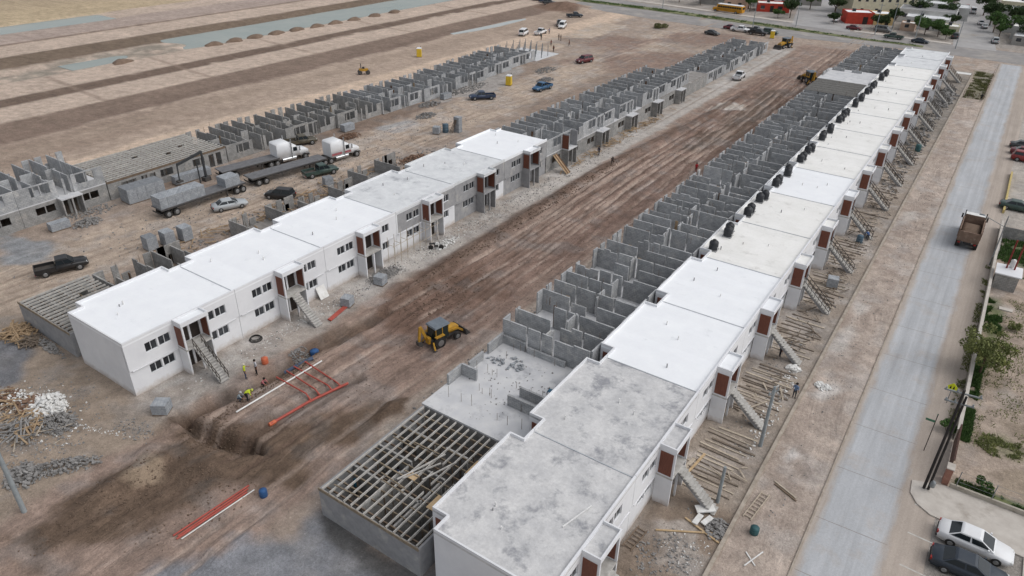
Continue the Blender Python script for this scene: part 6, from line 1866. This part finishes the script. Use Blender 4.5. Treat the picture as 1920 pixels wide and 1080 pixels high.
# ------------------------------------------------------------------ yard boards, planks, scrap
rnd = random.Random(21)
def board(label, a, b, w=.14, h=.05, m=None, z=None, group=None, name='timber_board'):
    za = gz(*a[:2]) + h if z is None else z
    zb = gz(*b[:2]) + h if z is None else z
    return tag(MB().bar((a[0], a[1], za), (b[0], b[1], zb), w, h).build(name, m or M_TIMBD), label, 'board', group)
M_BDK = mat('grey_weathered_board', (128, 116, 104), (100, 90, 80), 4, 0.95)
M_BLT = mat('pale_weathered_board', (190, 178, 162), (164, 152, 136), 3, 0.95)
for k in range(2, 12):
    y0 = 23.2 + k * P_U
    n_ = 16 if k < 4 else 10 if k < 7 else 6
    side = ['between the first and second', 'between the second and third', 'between the third and fourth', 'between the fourth and fifth', 'between the fifth and sixth', 'between the sixth and seventh', 'between the seventh and eighth', 'between the eighth and ninth', 'between the ninth and tenth', 'between the tenth and eleventh', 'between the eleventh and twelfth', 'after the twelfth'][k]
    for j in range(n_):
        y = y0 - 4.6 + (8.4 / n_) * j + rnd.uniform(-.12, .12)
        xa, xb = -12.3 + rnd.uniform(0, .9), -7.6 - rnd.uniform(0, 1.3)
        board(f'{ORD[j]} board from the near end in the yard {side} street stairs', (xa, y), (xb, y + rnd.uniform(-.25, .1)), rnd.choice((.1, .14, .2)), .06, M_BDK if rnd.random() < .5 else M_BLT, group=f'boards in the yard {side} stairs')
board('long pale plank leaning in the second street yard', (-11.6, 42.2, .1), (-11.2, 45.6, .1), .2, .06, M_PLY)
board('two metre whitish board beside the second street stair', (-12.0, 42.6), (-11.7, 44.6), .3, .06, M_BLT)
board('white stick lying on the nearest concrete roof', (-14.63, 28.1), (-13.98, 30.7), .09, .06, M_PIPEW, 5.53)
board('left plank of the pair on the verge', (-5.6, 45.9), (-3.7, 45.0), .12, .06, M_BLT, group='verge planks')
board('right plank of the pair on the verge', (-5.5, 45.6), (-3.6, 44.7), .12, .06, M_TIMBD, group='verge planks')
board('pale stick of the crossed pair near the bottom edge', (-5.2, 37.9), (-4.3, 37.1), .08, .05, M_PIPEW, group='crossed sticks')
board('longer pale stick of the crossed pair near the bottom edge', (-4.9, 36.6), (-4.2, 38.5), .08, .05, M_PIPEW, .22, group='crossed sticks')
board('long timber in the first street yard scrap', (-11.2, 36.0), (-7.2, 38.4), .12, .08, M_PLY, group='timbers in the first yard')
board('short timber crossing the first street yard scrap', (-9.9, 38.3), (-7.0, 37.5), .14, .08, M_PLY, group='timbers in the first yard')
# wooden ladder lying on the verge
def ladder(label, a, b, n_, m, w=.45):
    A, B = Vector((a[0], a[1], gz(*a) + .08)), Vector((b[0], b[1], gz(*b) + .08))
    d = (B - A).normalized()
    s_ = Vector((-d.y, d.x, 0)) * w
    t = thing('ladder', label, 'ladder', (0, 0, 0))
    MB().bar(A - s_, B - s_, .07, .09).build('stile', m, t)
    MB().bar(A + s_, B + s_, .07, .09).build('stile', m, t)
    for k in range(n_):
        p = A.lerp(B, (k + .5) / n_)
        MB().bar(p - s_, p + s_, .06, .05).build('rung', m, t)
ladder('pale wooden ladder lying on the verge by the kerb', (-6.15, 40.9), (-5.75, 44.2), 8, M_BLT, .3)
ladder('wooden ladder lying against the first street house front', (-12.2, 33.3), (-12.0, 35.6), 6, M_TIMBD, .35)
def rubble(name, label, cx, cy, rx, ry, hh, n_, smin, smax, m, seed, z=None, flat=.6, rot=0.0, wabs=None):
    """a heap of broken pieces"""
    r = random.Random(seed)
    mb = MB()
    base = gz(cx, cy) if z is None else z
    for k in range(n_):
        a, q = r.uniform(0, 2 * math.pi), math.sqrt(r.random()) * r.uniform(.6, 1.0)
        x, y = cx + rx * q * math.cos(a) * math.cos(rot) - ry * q * math.sin(a) * math.sin(rot), cy + rx * q * math.cos(a) * math.sin(rot) + ry * q * math.sin(a) * math.cos(rot)
        zz = (gz(x, y) if z is None else z) + hh * max(0, 1 - q) * r.random()
        s_ = r.uniform(smin, smax)
        d = Vector((r.uniform(-1, 1), r.uniform(-1, 1), r.uniform(-.5, .5))).normalized()
        p = Vector((x, y, zz + s_ * .15))
        if wabs:
            d.z *= .35
            mb.bar(p - d * s_ / 2, p + d * s_ / 2, r.uniform(.5, 1) * wabs, r.uniform(.3, .6) * wabs)
        else:
            mb.bar(p - d * s_ / 2, p + d * s_ / 2, s_ * r.uniform(.3, .8), s_ * r.uniform(.15, flat))
    return tag(mb.build(name, m), label, 'rubble', None, 'stuff')
M_CLOD = mat('soil_clod', (112, 95, 82), (92, 78, 67), 2, 1.0, c3=(132, 114, 99), scale3=1.0)
M_PLAS = mat('broken_plaster', (226, 226, 224), (206, 204, 200), 2, 0.9)
M_RUBG = mat('grey_rubble', (150, 148, 146), (118, 116, 114), 2, 0.95)
M_SOILB = mat('brown_rubble', (136, 110, 92), (112, 90, 76), 2, 0.95)
rubble('plaster_debris', 'heap of white plaster and foam scraps left of the white end wall', -60.6, 17.9, 2.4, 1.7, .9, 520, .08, .4, M_PLAS, 1)
rubble('plaster_debris', 'looser white scraps left of the plaster heap', -63.5, 17.0, 1.8, 1.5, .4, 90, .07, .3, M_PLAS, 2)
rubble('rubble_heap', 'grey broken concrete below the plaster heap', -57.6, 17.3, 2.0, 1.6, .8, 520, .05, .28, M_RUBG, 3)
rubble('rubble_heap', 'brown soil clods among the plaster scraps', -62.0, 17.2, 1.5, 1.3, .5, 90, .15, .45, M_SOILB, 4)
rubble('rubble_heap', 'grey rubble strip at the edge of the dark windrow', -52.2, 14.8, 3.4, 1.1, .6, 520, .05, .26, M_RUBG, 5, rot=.9)
rubble('rubble_heap', 'scattered rubble near the excavated pit', -51.6, 20.6, 2.6, 1.4, .2, 120, .05, .18, M_RUBG, 6)
rubble('rubble_heap', 'grey rubble below the third haul road house', -53.3, 52.6, 1.5, 3.2, .35, 420, .05, .22, M_RUBG, 7)
rubble('plaster_debris', 'white plaster crumbs beside the motorbike', -52.6, 63.4, 1.2, 3.0, .2, 160, .06, .3, M_PLAS, 8)
rubble('plaster_debris', 'white debris on the verge kerb by the fourth street stair', -5.6, 60.6, .9, .8, .3, 110, .08, .35, M_PLAS, 9)
rubble('plaster_debris', 'white scraps at the foot of the third street stair', -8.5, 61.8, .8, .5, .3, 60, .12, .5, M_PLAS, 10)
rubble('rubble_heap', 'grey rubble in the first street yard', -7.6, 38.6, 1.0, 1.3, .35, 190, .08, .3, M_RUBG, 12)
rubble('plaster_debris', 'white chips spread in the first street yard', -8.6, 35.6, 2.2, 2.2, .02, 80, .05, .16, M_PLAS, 13)
rubble('rubble_heap', 'rubble and fittings between the far row and the yellow toilet', -96.5, 124.5, 2.6, 9.0, .3, 360, .1, .4, M_RUBG, 14)
rubble('rubble_heap', 'building litter in the yards near the far end of the street row', -9.6, 183, 2.4, 14, .4, 420, .15, .7, M_RUBG, 15)
rubble('rubble_heap', 'grey clods along the joist deck foot', -70.5, 22.6, 4.5, .6, .3, 120, .12, .4, M_RUBG, 16)
rubble('rubble_heap', 'grey rubble by the trench head', -48.9, 36.0, 1.0, 1.2, .4, 260, .05, .2, M_RUBG, 17)
rubble('rubble_heap', 'rubble before the far row shells', -97.6, 41.5, 2.0, 4.5, .25, 300, .07, .3, M_RUBG, 18)
rubble('rubble_heap', 'loose litter in the second and third street yards', -8.4, 54.5, .9, 9.0, .05, 150, .06, .25, M_PLAS, 19)
rubble('timber_scrap', 'tangled timber scrap left of the joist deck', -74.0, 21.9, 2.6, 1.5, .7, 130, .6, 2.2, M_TIMB, 20, wabs=.16)
rubble('timber_scrap', 'grey timber scrap beside the tangled timber', -71.9, 22.0, 1.5, 1.0, .7, 150, .4, 1.3, M_BDK, 22, wabs=.15)
rubble('timber_scrap', 'old poles and mesh below the plaster heap', -58.9, 15.0, 2.4, 1.5, .2, 34, 1.0, 2.6, M_RUBG, 23, wabs=.14)
rubble('clods', 'dark soil clods along the trench edge', -47.2, 31.0, .8, 8.0, .15, 260, .04, .18, M_CLOD, 24)
rubble('clods', 'dark soil clods beside the haul road berm', -48.6, 80.0, 1.2, 36.0, .1, 700, .05, .22, M_CLOD, 25)
rubble('clods', 'clods on the wet soil in the foreground', -42.5, 20.0, 6.0, 8.0, .05, 420, .04, .16, M_CLOD, 26)
rubble('clods', 'clods along the right edge of the haul road', -34.6, 80.0, .9, 50.0, .05, 420, .06, .24, M_RUBG, 27)
rubble('timber_scrap', 'broken boards strewn over the near left ground', -61.5, 15.2, 5.5, 2.6, .1, 60, .6, 2.4, M_TIMB, 51, wabs=.14)
rubble('rubble_heap', 'brown waste mixed into the near left rubble', -64.5, 16.2, 2.8, 1.8, .3, 200, .08, .35, M_SOILB, 52)
rubble('plaster_debris', 'trail of white waste leading to the pit', -54.6, 18.6, 4.2, .35, .05, 90, .03, .14, M_PLAS, 53, rot=.35)
rubble('plaster_debris', 'white scraps at the far left edge', -66.0, 15.2, 2.2, 1.6, .15, 110, .08, .4, M_PLAS, 54)
rubble('rubble_heap', 'grey rubble at the near left pole', -53.6, 12.6, 1.8, 1.6, .6, 260, .08, .35, M_RUBG, 55)
rubble('timber_scrap', 'planks and offcuts in the second street yard', -9.4, 45.0, 2.4, 3.8, .08, 9, .5, 1.8, M_BLT, 56, wabs=.13)
rubble('timber_scrap', 'planks and offcuts in the third street yard', -9.4, 56.5, 2.4, 3.8, .08, 9, .5, 1.8, M_BLT, 57, wabs=.13)
rubble('timber_scrap', 'planks and offcuts in the fourth street yard', -9.4, 68.0, 2.4, 3.8, .08, 9, .5, 1.8, M_BDK, 58, wabs=.13)
rubble('timber_scrap', 'props and offcuts before the roofless haul road shells', -53.8, 115.0, 1.2, 24.0, .2, 110, .6, 2.2, M_TIMB, 59, wabs=.14)
rubble('rubble_heap', 'mixed rubble in the first street yard', -9.8, 34.0, 2.4, 3.4, .05, 260, .04, .2, M_RUBG, 60)
rubble('timber_scrap', 'scattered boards behind the haul road houses', -78.0, 60.0, 3.0, 26.0, .2, 120, .6, 2.2, M_TIMB, 61, wabs=.16)
rubble('rubble_heap', 'grey rubble behind the haul road houses', -77.0, 66.0, 3.0, 30.0, .3, 420, .1, .4, M_RUBG, 62)
rubble('clods', 'dark clods over the pit rim', -46.0, 24.0, 4.5, 2.4, .1, 260, .04, .18, M_CLOD, 63)
rubble('clods', 'lumps on the soil windrow', -45.5, 15.0, 3.0, 7.0, .08, 300, .04, .16, M_CLOD, 64)
rubble('clods', 'lumps on the torn up haul road', -45.0, 53.0, 4.0, 8.0, .06, 300, .04, .2, M_CLOD, 65)
rubble('plaster_debris', 'white bits scattered wide over the near left ground', -60.5, 16.5, 7.0, 4.0, .03, 220, .04, .22, M_PLAS, 71)
rubble('rubble_heap', 'grey bits scattered wide over the near left ground', -59.5, 15.0, 7.5, 4.5, .03, 420, .04, .22, M_RUBG, 72)
rubble('timber_scrap', 'thin sticks scattered wide over the near left ground', -60.5, 15.6, 6.0, 3.4, .05, 60, .5, 1.8, M_BLT, 73, wabs=.09)
rubble('rubble_heap', 'broken blocks on the bare slab behind the second street house', -29.5, 43.5, 2.2, 1.2, .25, 40, .12, .38, M_BLK2, 74, z=2.86)
rubble('clods', 'crumbs of dry soil over the whole haul road', -42.0, 80.0, 7.0, 70.0, .02, 1800, .03, .13, M_CLOD, 81)
rubble('litter', 'grey crumbs over the dirt track lot', -86.0, 80.0, 10.0, 60.0, .02, 900, .04, .2, M_RUBG, 82)
for k, (x, y, rx, ry, hh, m_, lb) in enumerate(((-94.5, 40.0, 1.6, 2.2, .7, M_RUBG, 'grey rubble pile beside the gravel patch by the far row'), (-93.0, 86.0, 1.6, 3.0, .8, M_SOILB, 'brown soil pile between the far row and the dirt track'), (-90.5, 104.0, 1.8, 3.0, .7, M_RUBG, 'grey rubble pile left of the block pillar'), (-95.0, 110.5, 2.0, 3.4, .8, M_RUBG, 'grey gravel pile below the far row shells'), (-76.5, 84.0, 1.6, 3.5, .6, M_SOILB, 'brown soil pile behind the fifth haul road house'), (-72.0, 104.0, 2.0, 4.0, .6, M_SOILB, 'brown soil pile behind the first roofless shells'), (-87.0, 142.0, 1.8, 3.2, .6, M_RUBG, 'grey pile beyond the bright blue pickup'), (-92.0, 150.0, 2.2, 5.0, .7, M_RUBG, 'grey pile at the end of the far row'))):
    rubble('rubble_heap', lb, x, y, rx, ry, hh, 320, .06, .34, m_, 101 + k)
stack('block stack beside the gravel patch by the far row', -95.6, 37.0, 0, 2.4, 1.2, 1.0, 1.5, 'stacks before the far row')
stack('block stack between the far row and the parked olive pickup', -95.8, 88.5, 0, 2.4, 1.2, 1.2, 1.5, 'stacks before the far row')
stack('block stack left of the dark blue pickup', -95.2, 116.0, 0, 2.4, 1.2, 1.1, 1.5, 'stacks before the far row')
stack('block stack at the back of the fourth haul road house', -79.0, 68.0, 0, 1.3, 1.3, 1.3, 1.2, 'stacks by the dirt track')
rubble('litter', 'pale building crumbs before the haul road houses', -53.2, 57.0, 1.6, 34.0, .02, 700, .03, .16, M_PLAS, 41)
rubble('litter', 'grey building crumbs before the haul road houses', -53.0, 75.0, 2.0, 52.0, .02, 900, .04, .2, M_RUBG, 42)
rubble('litter', 'grey crumbs in the street yards', -9.6, 90.0, 2.2, 55.0, .02, 800, .04, .2, M_RUBG, 43)
rubble('litter', 'stones on the verge', -4.5, 95.0, 1.8, 75.0, .01, 420, .03, .14, M_RUBG, 44)
rubble('litter', 'stones and chips around the plaster heap', -60.0, 17.0, 8.0, 5.5, .02, 420, .04, .18, M_RUBG, 45)
rubble('litter', 'chips on the bare slab behind the second street house', -27.0, 40.3, 4.4, 5.2, .01, 90, .04, .16, M_RUBG, 46, z=2.85)
rubble('litter', 'grey clutter in the far street yards', -10.0, 150.0, 2.2, 40.0, .3, 500, .1, .5, M_RUBG, 47)
rubble('litter', 'timber offcuts in the street yards', -9.8, 100.0, 2.2, 60.0, .1, 160, .4, 1.6, M_BDK, 48, wabs=.12)
rubble('clods', 'small stones on the dirt track', -86.0, 60.0, 9.0, 40.0, .02, 420, .06, .26, M_RUBG, 28)
for k, (a, b, w_) in enumerate((((-9.5, 39.3), (-8.4, 40.2), .7), ((-9.1, 38.0), (-9.0, 39.1), .4), ((-8.6, 38.4), (-8.3, 39.4), .4))):
    board(['largest white foam sheet on the first street yard scrap', 'left white foam strip on the first street yard scrap', 'right white foam strip on the first street yard scrap'][k], a, b, w_, .1, M_PLAS, .42 - .08 * k, 'foam sheets in the first yard', 'foam_sheet')
tag(MB().plate((-54.9, 44.3, 0), (-54.9, 45.5, 0), (-55.6, 45.5, 1.3), (-55.6, 44.3, 1.3), .05).build('white_board', M_PLAS), 'white board leaning on the wall under the second haul road windows', 'board')
tag(MB().plate((-9.9, 201.0, 2.0), (-6.8, 201.2, 2.0), (-6.8, 203.0, 2.05), (-9.9, 203.0, 2.05), .05).build('white_sheet', M_PLAS), 'white roofing sheet over the yard at the far end of the street row', 'sheet')
for k in range(4):
    x, y = -53.7 + .05 * k, 119.4 + .4 * k
    board(f'{ORD[k]} plank from the near side leaning at a roofless haul road shell porch', (x, y, 0), (x - 1.0, y + .1, 0), .2, .06, M_PLY, .3 + .1 * k, 'planks at the shell porch')
t = thing('plank_ramp', 'brown plank ramp leaning at the first roofless haul road shell', 'ramp', (-53.0, 93.6, 0))
for k in range(4):
    MB().bar((.4, k * .32, .05), (-2.3, k * .32, 2.6), .28, .06).build('plank', M_FORM if k % 2 else M_TIMB, t)
# low walls behind the haul road houses and scaffold
shell('low unfinished block walls behind the third haul road house', -66.4, 49.0, 0, 1.9, 10.4, 9.0, 201, None, full=False, m=M_BLOCKD)
shell('low unfinished block walls behind the fourth haul road house', -66.4, 59.5, 0, 1.5, 9.6, 9.0, 203, None, full=False, m=M_BLOCKD)
shell('low unfinished block walls behind the fifth haul road house', -66.4, 70.5, 0, 2.0, 11.0, 8.0, 202, None, full=False, m=M_BLOCKD)
shell('timber braced low shell beside the joist deck behind the first haul road house', -66.0, 30.8, 0, 2.5, 9.6, 7.6, 204, None, m=M_BLOCKD, forms=6)
t = thing('scaffold', 'thin timber scaffold before the fourth haul road house', 'scaffold', (-54.9, 55.2, 0))
for k in range(8):
    for x in (0, 1.0):
        MB().tube((x, k * 1.15, 0), (x, k * 1.15, 3.0 if x else 3.4), .03, n=5).build('upright', M_BLT, t)
    MB().bar((0, k * 1.15, 2.5), (1.0, k * 1.15, 2.5), .04, .04).build('transom', M_BLT, t)
for z in (1.2, 2.45):
    MB().bar((1.0, -.2, z), (1.0, 8.4, z), .04, .04).build('ledger', M_BLT, t)
# fence of the weedy plot
t = thing('plot_fence', 'rusty wire fence round the weedy plot on the verge', 'fence', (-6.4, 186.2, 0))
for k in range(5):
    MB().tube((k * .95, 0, 0), (k * .95, 0, 1.6), .05, n=6).build('fence_post', M_REBAR, t)
for k in range(1, 9):
    MB().tube((3.85, k * 3.6, 0), (3.85, k * 3.6, 1.5), .05, n=6).build('fence_post', M_REBAR, t)
for z in (.4, .9, 1.4):
    MB().tube((0, 0, z), (3.85, 0, z), .02, n=4).build('fence_wire', M_REBAR, t)
    MB().tube((3.85, 0, z), (3.85, 28.8, z), .02, n=4).build('fence_wire', M_REBAR, t)
# ------------------------------------------------------------------ portable toilets
M_TOIL = mat('toilet_yellow', (222, 190, 62), (204, 172, 56), 2, 0.5)
def toilet(label, x, y, rz):
    t = thing('portable_toilet', label, 'toilet', (x, y, gz(x, y)), rz, 'yellow portable toilets')
    b = MB().tbox(-.6, -.6, .1, .6, .6, 2.1, .03, .03).build('toilet_body', M_TOIL, t)
    MB().tbox(-.62, -.62, 2.1, .62, .62, 2.3, .2, .2).build('toilet_roof', M_WHITE, t)
    d = MB().box(-.4, -.63, .2, .4, -.595, 1.95).build('door', M_TOIL, t)
    MB().box(.28, -.66, 1.0, .33, -.632, 1.2).build('handle', M_BUMP, d)
    MB().box(-.62, -.62, 0, .62, .62, .1).build('skid_base', M_BUMP, t)
    MB().tube((.4, .4, 2.2), (.4, .4, 2.6), .05, n=6).build('vent_pipe', M_BUMP, t)
toilet('yellow portable toilet on the sand behind the far row', -125.3, 142.5, .6)
toilet('yellow portable toilet beside the dark blue pickup', -91.2, 133.4, .3)
toilet('yellow portable toilet at the end of the haul road row', -60.6, 226.6, .2)
# ------------------------------------------------------------------ people
SKIN = mat('skin', (150, 108, 86), (138, 98, 78), 6, 0.6)
HAIR = mat('dark_hair', (34, 28, 26), rough=0.8)
SHOE = mat('work_boot', (60, 52, 46), rough=0.8)
CLO = {}
def cloth(c):
    if c not in CLO:
        CLO[c] = mat('cloth_%d_%d_%d' % c, c, tuple(int(v * .82) for v in c), 8, 0.9)
    return CLO[c]
def pose_joints(p):
    J = dict(pel=(0, 0, .95), waist=(0, 0, 1.10), chest=(.01, 0, 1.33), neck=(.01, 0, 1.47), head=(.03, 0, 1.58), crown=(.02, 0, 1.68), nose=(.115, 0, 1.575))
    for s_, q in ((1, 'l'), (-1, 'r')):
        J.update({'hip' + q: (0, .10 * s_, .90), 'kne' + q: (.03, .11 * s_, .50), 'ank' + q: (0, .11 * s_, .09), 'toe' + q: (.17, .13 * s_, .04), 'sho' + q: (.01, .19 * s_, 1.40), 'elb' + q: (-.02, .25 * s_, 1.13), 'wri' + q: (.05, .27 * s_, .89), 'pal' + q: (.07, .27 * s_, .81)})
    if p == 'walk':
        J.update(knel=(.2, .1, .52), ankl=(.22, .1, .09), toel=(.39, .11, .05), kner=(-.05, -.1, .5), ankr=(-.3, -.1, .16), toer=(-.15, -.11, .05), elbl=(-.14, .25, 1.14), wril=(-.1, .26, .92), pall=(-.07, .26, .85), elbr=(.08, -.25, 1.14), wrir=(.24, -.24, .96), palr=(.3, -.24, .91))
    if p == 'point':
        J.update(elbl=(.16, .24, 1.22), wril=(.38, .18, 1.2), pall=(.46, .17, 1.2))
    if p == 'bend':
        J.update(pel=(-.12, 0, .88), waist=(-.02, 0, 1.0), chest=(.22, 0, 1.08), neck=(.34, 0, 1.10), head=(.44, 0, 1.12), crown=(.53, 0, 1.14), nose=(.46, 0, 1.02))
        for s_, q in ((1, 'l'), (-1, 'r')):
            J.update({'hip' + q: (-.12, .1 * s_, .85), 'kne' + q: (.02, .13 * s_, .48), 'sho' + q: (.27, .19 * s_, 1.06), 'elb' + q: (.34, .24 * s_, .8), 'wri' + q: (.42, .2 * s_, .58), 'pal' + q: (.46, .19 * s_, .51)})
    if p == 'crouch':
        J.update(pel=(-.12, 0, .34), waist=(-.06, 0, .48), chest=(.08, 0, .70), neck=(.14, 0, .83), head=(.2, 0, .93), crown=(.22, 0, 1.03), nose=(.29, 0, .9))
        for s_, q in ((1, 'l'), (-1, 'r')):
            J.update({'hip' + q: (-.12, .1 * s_, .32), 'kne' + q: (.26, .17 * s_, .46), 'ank' + q: (.05, .14 * s_, .09), 'toe' + q: (.22, .16 * s_, .04), 'sho' + q: (.12, .19 * s_, .76), 'elb' + q: (.3, .22 * s_, .55), 'wri' + q: (.46, .16 * s_, .40), 'pal' + q: (.52, .14 * s_, .35)})
    return J
RAD = dict(pel=.135, waist=.125, chest=.15, neck=.055, head=.092, crown=.075, nose=.02, hip=.095, kne=.062, ank=.045, toe=.04, sho=.068, elb=.046, wri=.032, pal=.034)
PM = {}
def person_mesh(p):
    if p in PM:
        return PM[p]
    J = pose_joints(p)
    names = list(J)
    V = [Vector(J[n_]) for n_ in names]
    R_ = [RAD[n_] if n_ in RAD else RAD[n_[:3]] for n_ in names]
    ix = {n_: k for k, n_ in enumerate(names)}
    E_ = [('pel', 'waist', 'shirt'), ('waist', 'chest', 'shirt'), ('chest', 'neck', 'shirt'), ('neck', 'head', 'skin'), ('head', 'crown', 'skin'), ('head', 'nose', 'skin')]
    for q in 'lr':
        E_ += [('pel', 'hip' + q, 'leg'), ('hip' + q, 'kne' + q, 'leg'), ('kne' + q, 'ank' + q, 'leg'), ('ank' + q, 'toe' + q, 'shoe'), ('chest', 'sho' + q, 'shirt'), ('sho' + q, 'elb' + q, 'shirt'), ('elb' + q, 'wri' + q, 'skin'), ('wri' + q, 'pal' + q, 'skin')]
    edges = [(ix[a], ix[b]) for a, b, c in E_]
    seg = [(V[ix[a]], V[ix[b]], c, (R_[ix[a]] + R_[ix[b]]) / 2) for a, b, c in E_]
    for q, s_ in (('l', 1), ('r', -1)):
        w_, pl_ = V[ix['wri' + q]], V[ix['pal' + q]]
        d = (pl_ - w_).normalized()
        side = d.cross(Vector((0, s_, 0)))
        side = Vector((1, 0, 0)) if side.length < .1 else side.normalized()
        for f in range(5):
            o = (f - 1.5) * .019 if f < 4 else .034
            L = (.06, .07, .066, .052, .045)[f]
            a = pl_ + side * o + (d * .018 if f < 4 else -d * .02)
            b = a + d * L * .6 + (side * .02 if f == 4 else Vector((0, 0, 0)))
            c_ = b + d * L * .4 + Vector((0, -s_ * .012, 0))
            k0 = len(V)
            V += [a, b, c_]
            R_ += [.009, .0085, .007]
            edges += [(ix['pal' + q], k0), (k0, k0 + 1), (k0 + 1, k0 + 2)]
            seg += [(a, c_, 'skin', .01)]
    me = bpy.data.meshes.new('person_skeleton')
    me.from_pydata([tuple(v) for v in V], edges, [])
    o = bpy.data.objects.new('person_skeleton', me)
    COL.objects.link(o)
    o.modifiers.new('skin', 'SKIN')
    lay = me.skin_vertices[0] if me.skin_vertices else None
    if lay is None:
        import bmesh
        bm = bmesh.new()
        bm.from_mesh(me)
        bm.verts.layers.skin.verify()
        bm.to_mesh(me)
        bm.free()
        lay = me.skin_vertices[0]
    for k, r_ in enumerate(R_):
        lay.data[k].radius = (r_, r_)
    lay.data[ix['pel']].use_root = True
    sd_ = o.modifiers.new('sub', 'SUBSURF')
    sd_.levels = 1
    sd_.render_levels = 1
    dg = bpy.context.evaluated_depsgraph_get()
    out = bpy.data.meshes.new_from_object(o.evaluated_get(dg))
    bpy.data.objects.remove(o)
    kinds = ['shirt', 'leg', 'skin', 'shoe']
    idx = []
    for pg in out.polygons:
        c = pg.center
        best = min(seg, key=lambda s_: (lambda t_: (c - s_[0].lerp(s_[1], t_)).length - s_[3] * .7)(max(0, min(1, (c - s_[0]).dot(s_[1] - s_[0]) / max(1e-6, (s_[1] - s_[0]).length_squared)))))
        idx.append(kinds.index(best[2]))
    out.materials.clear()
    for k in range(4):
        out.materials.append(SKIN)
    out.polygons.foreach_set('material_index', idx)
    out.polygons.foreach_set('use_smooth', [True] * len(out.polygons))
    PM[p] = out
    return out
def person(label, x, y, rz, pose, shirt, legs, hat=None, vest=None, z=None, group=None):
    t = thing('person', label, 'person', (x, y, gz(x, y) if z is None else z), rz, group)
    b = link('body', person_mesh(pose), None, t)
    for k, m_ in enumerate((cloth(vest or shirt), cloth(legs), SKIN, SHOE)):
        b.material_slots[k].link = 'OBJECT'
        b.material_slots[k].material = m_
    J = pose_joints(pose)
    h0, h1 = Vector(J['head']), Vector(J['crown'])
    m_ = MB()
    prof = [(.118, .0), (.125, .03), (.11, .09), (.07, .13), (.02, .15)]
    m_.lathe(prof, 12)
    hh = m_.build('hat' if hat else 'hair', cloth(hat) if hat else HAIR, t)
    hh.location = h0.lerp(h1, .35)
    hh.rotation_euler = (h1 - h0).to_track_quat('Z', 'Y').to_euler()
    for s_ in (-1, 1):                     # eyes
        e = MB().lathe([(.004, -.01), (.012, 0), (.004, .01)], 6).build('eye', HAIR, t)
        nose = Vector(J['nose'])
        e.location = nose.lerp(h0, .25) + (h1 - h0).normalized() * .03 + Vector((0, .035 * s_, 0))
    return t
YV = (206, 222, 60)
person('worker in yellow vest and jeans standing by the pipes', -49.76, 30.4, 1.0, 'point', YV, (60, 76, 104), (214, 206, 190), YV)
person('worker in white shirt and black trousers facing the yellow vest', -49.5, 31.45, -1.9, 'stand', (206, 206, 212), (34, 34, 38))
person('worker in pink shirt crouching at the trench edge', -47.7, 30.7, 0.3, 'crouch', (196, 120, 124), (60, 52, 52))
person('worker in yellow vest bending by the white pipe end', -46.9, 28.4, 0.9, 'bend', YV, (36, 36, 44), (206, 214, 96), YV)
person('worker in grey shirt crouching beside the bending yellow vest', -47.5, 28.0, 0.5, 'crouch', (160, 170, 178), (70, 80, 96), (190, 190, 190))
person('person in red standing at the edge of the roofless shells', -36.4, 106.6, 2.4, 'stand', (176, 44, 52), (120, 40, 46))
person('worker bending over on the haul road near the berm', -48.6, 101.2, 2.0, 'bend', (70, 58, 54), (52, 48, 48))
person('person in dark clothes walking on the pale track', -52.7, 104.2, 1.3, 'walk', (60, 62, 78), (52, 54, 64))
person('person in blue shirt standing at the kerb in the third street yard', -7.3, 57.3, 1.2, 'stand', (112, 134, 166), (58, 60, 68), z=.1)
person('person in dark blue under the third street stair', -10.3, 63.2, 0.5, 'stand', (50, 58, 82), (40, 42, 54), z=.05)
person('person in black standing by the weedy plot fence', -2.9, 184.6, 1.5, 'stand', (40, 40, 44), (40, 40, 44), z=.1)
person('worker in blue with white hat bending on the bare slab', -23.3, 41.0, 2.6, 'bend', (70, 108, 132), (60, 76, 92), (236, 236, 236), z=2.86)
person('worker in green bending inside a roofless shell', -30.4, 55.8, 0.3, 'bend', (54, 112, 74), (70, 72, 78), (40, 44, 40), z=2.86)
person('worker in blue under the joist deck, near its middle', -29.4, 28.8, 0.6, 'stand', (72, 102, 148), (50, 54, 66), z=.06)
person('worker in teal under the joist deck, near its left edge', -31.2, 26.0, 1.0, 'stand', (40, 96, 116), (44, 48, 56), (44, 92, 112), z=.06)
GW = 'people near the white vehicles'
for k, (x, y, c, lb) in enumerate(((-108.6, 183.8, (44, 44, 48), 'left of two dark clad people below the white vehicles'), (-107.4, 182.9, (40, 40, 46), 'right of two dark clad people below the white vehicles'), (-112.5, 180.6, (70, 80, 78), 'person in grey green below the white pickup'), (-105.7, 174.9, (120, 72, 62), 'person in rust shirt on the left of the sand pad'), (-101.8, 178.1, (132, 84, 70), 'person in rust shirt on the right of the sand pad'), (-101.4, 169.2, (110, 66, 58), 'person in brown below the sand pad'), (-115.4, 189.6, (150, 142, 160), 'person in pale lilac beside the white pickup'))):
    person(lb, x, y, k * .9, 'walk' if k in (3, 4) else 'stand', c, (50, 46, 46), group=GW)
person('person in blue beside the barrel at a railed street stair', -8.7, 96.4, 2.2, 'bend', (70, 96, 140), (60, 64, 74), z=.1)
# rebar cage columns on the bare pad at the end of the far row
t = thing('rebar_columns', 'upright rebar cages on the bare pad at the end of the far row', 'rebar', (-108, 158, 0))
MB().box(-3, -1, -.1, 9, 10, .12).build('pad', M_SLAB, t)
rr = random.Random(3)
for k in range(26):
    x, y = -2.6 + (k % 7) * 1.8, -.5 + (k // 7) * 3.1
    MB().box(x - .06, y - .06, .12, x + .06, y + .06, 2.4 + rr.uniform(0, .6)).build('rebar_cage', M_GALV, t)
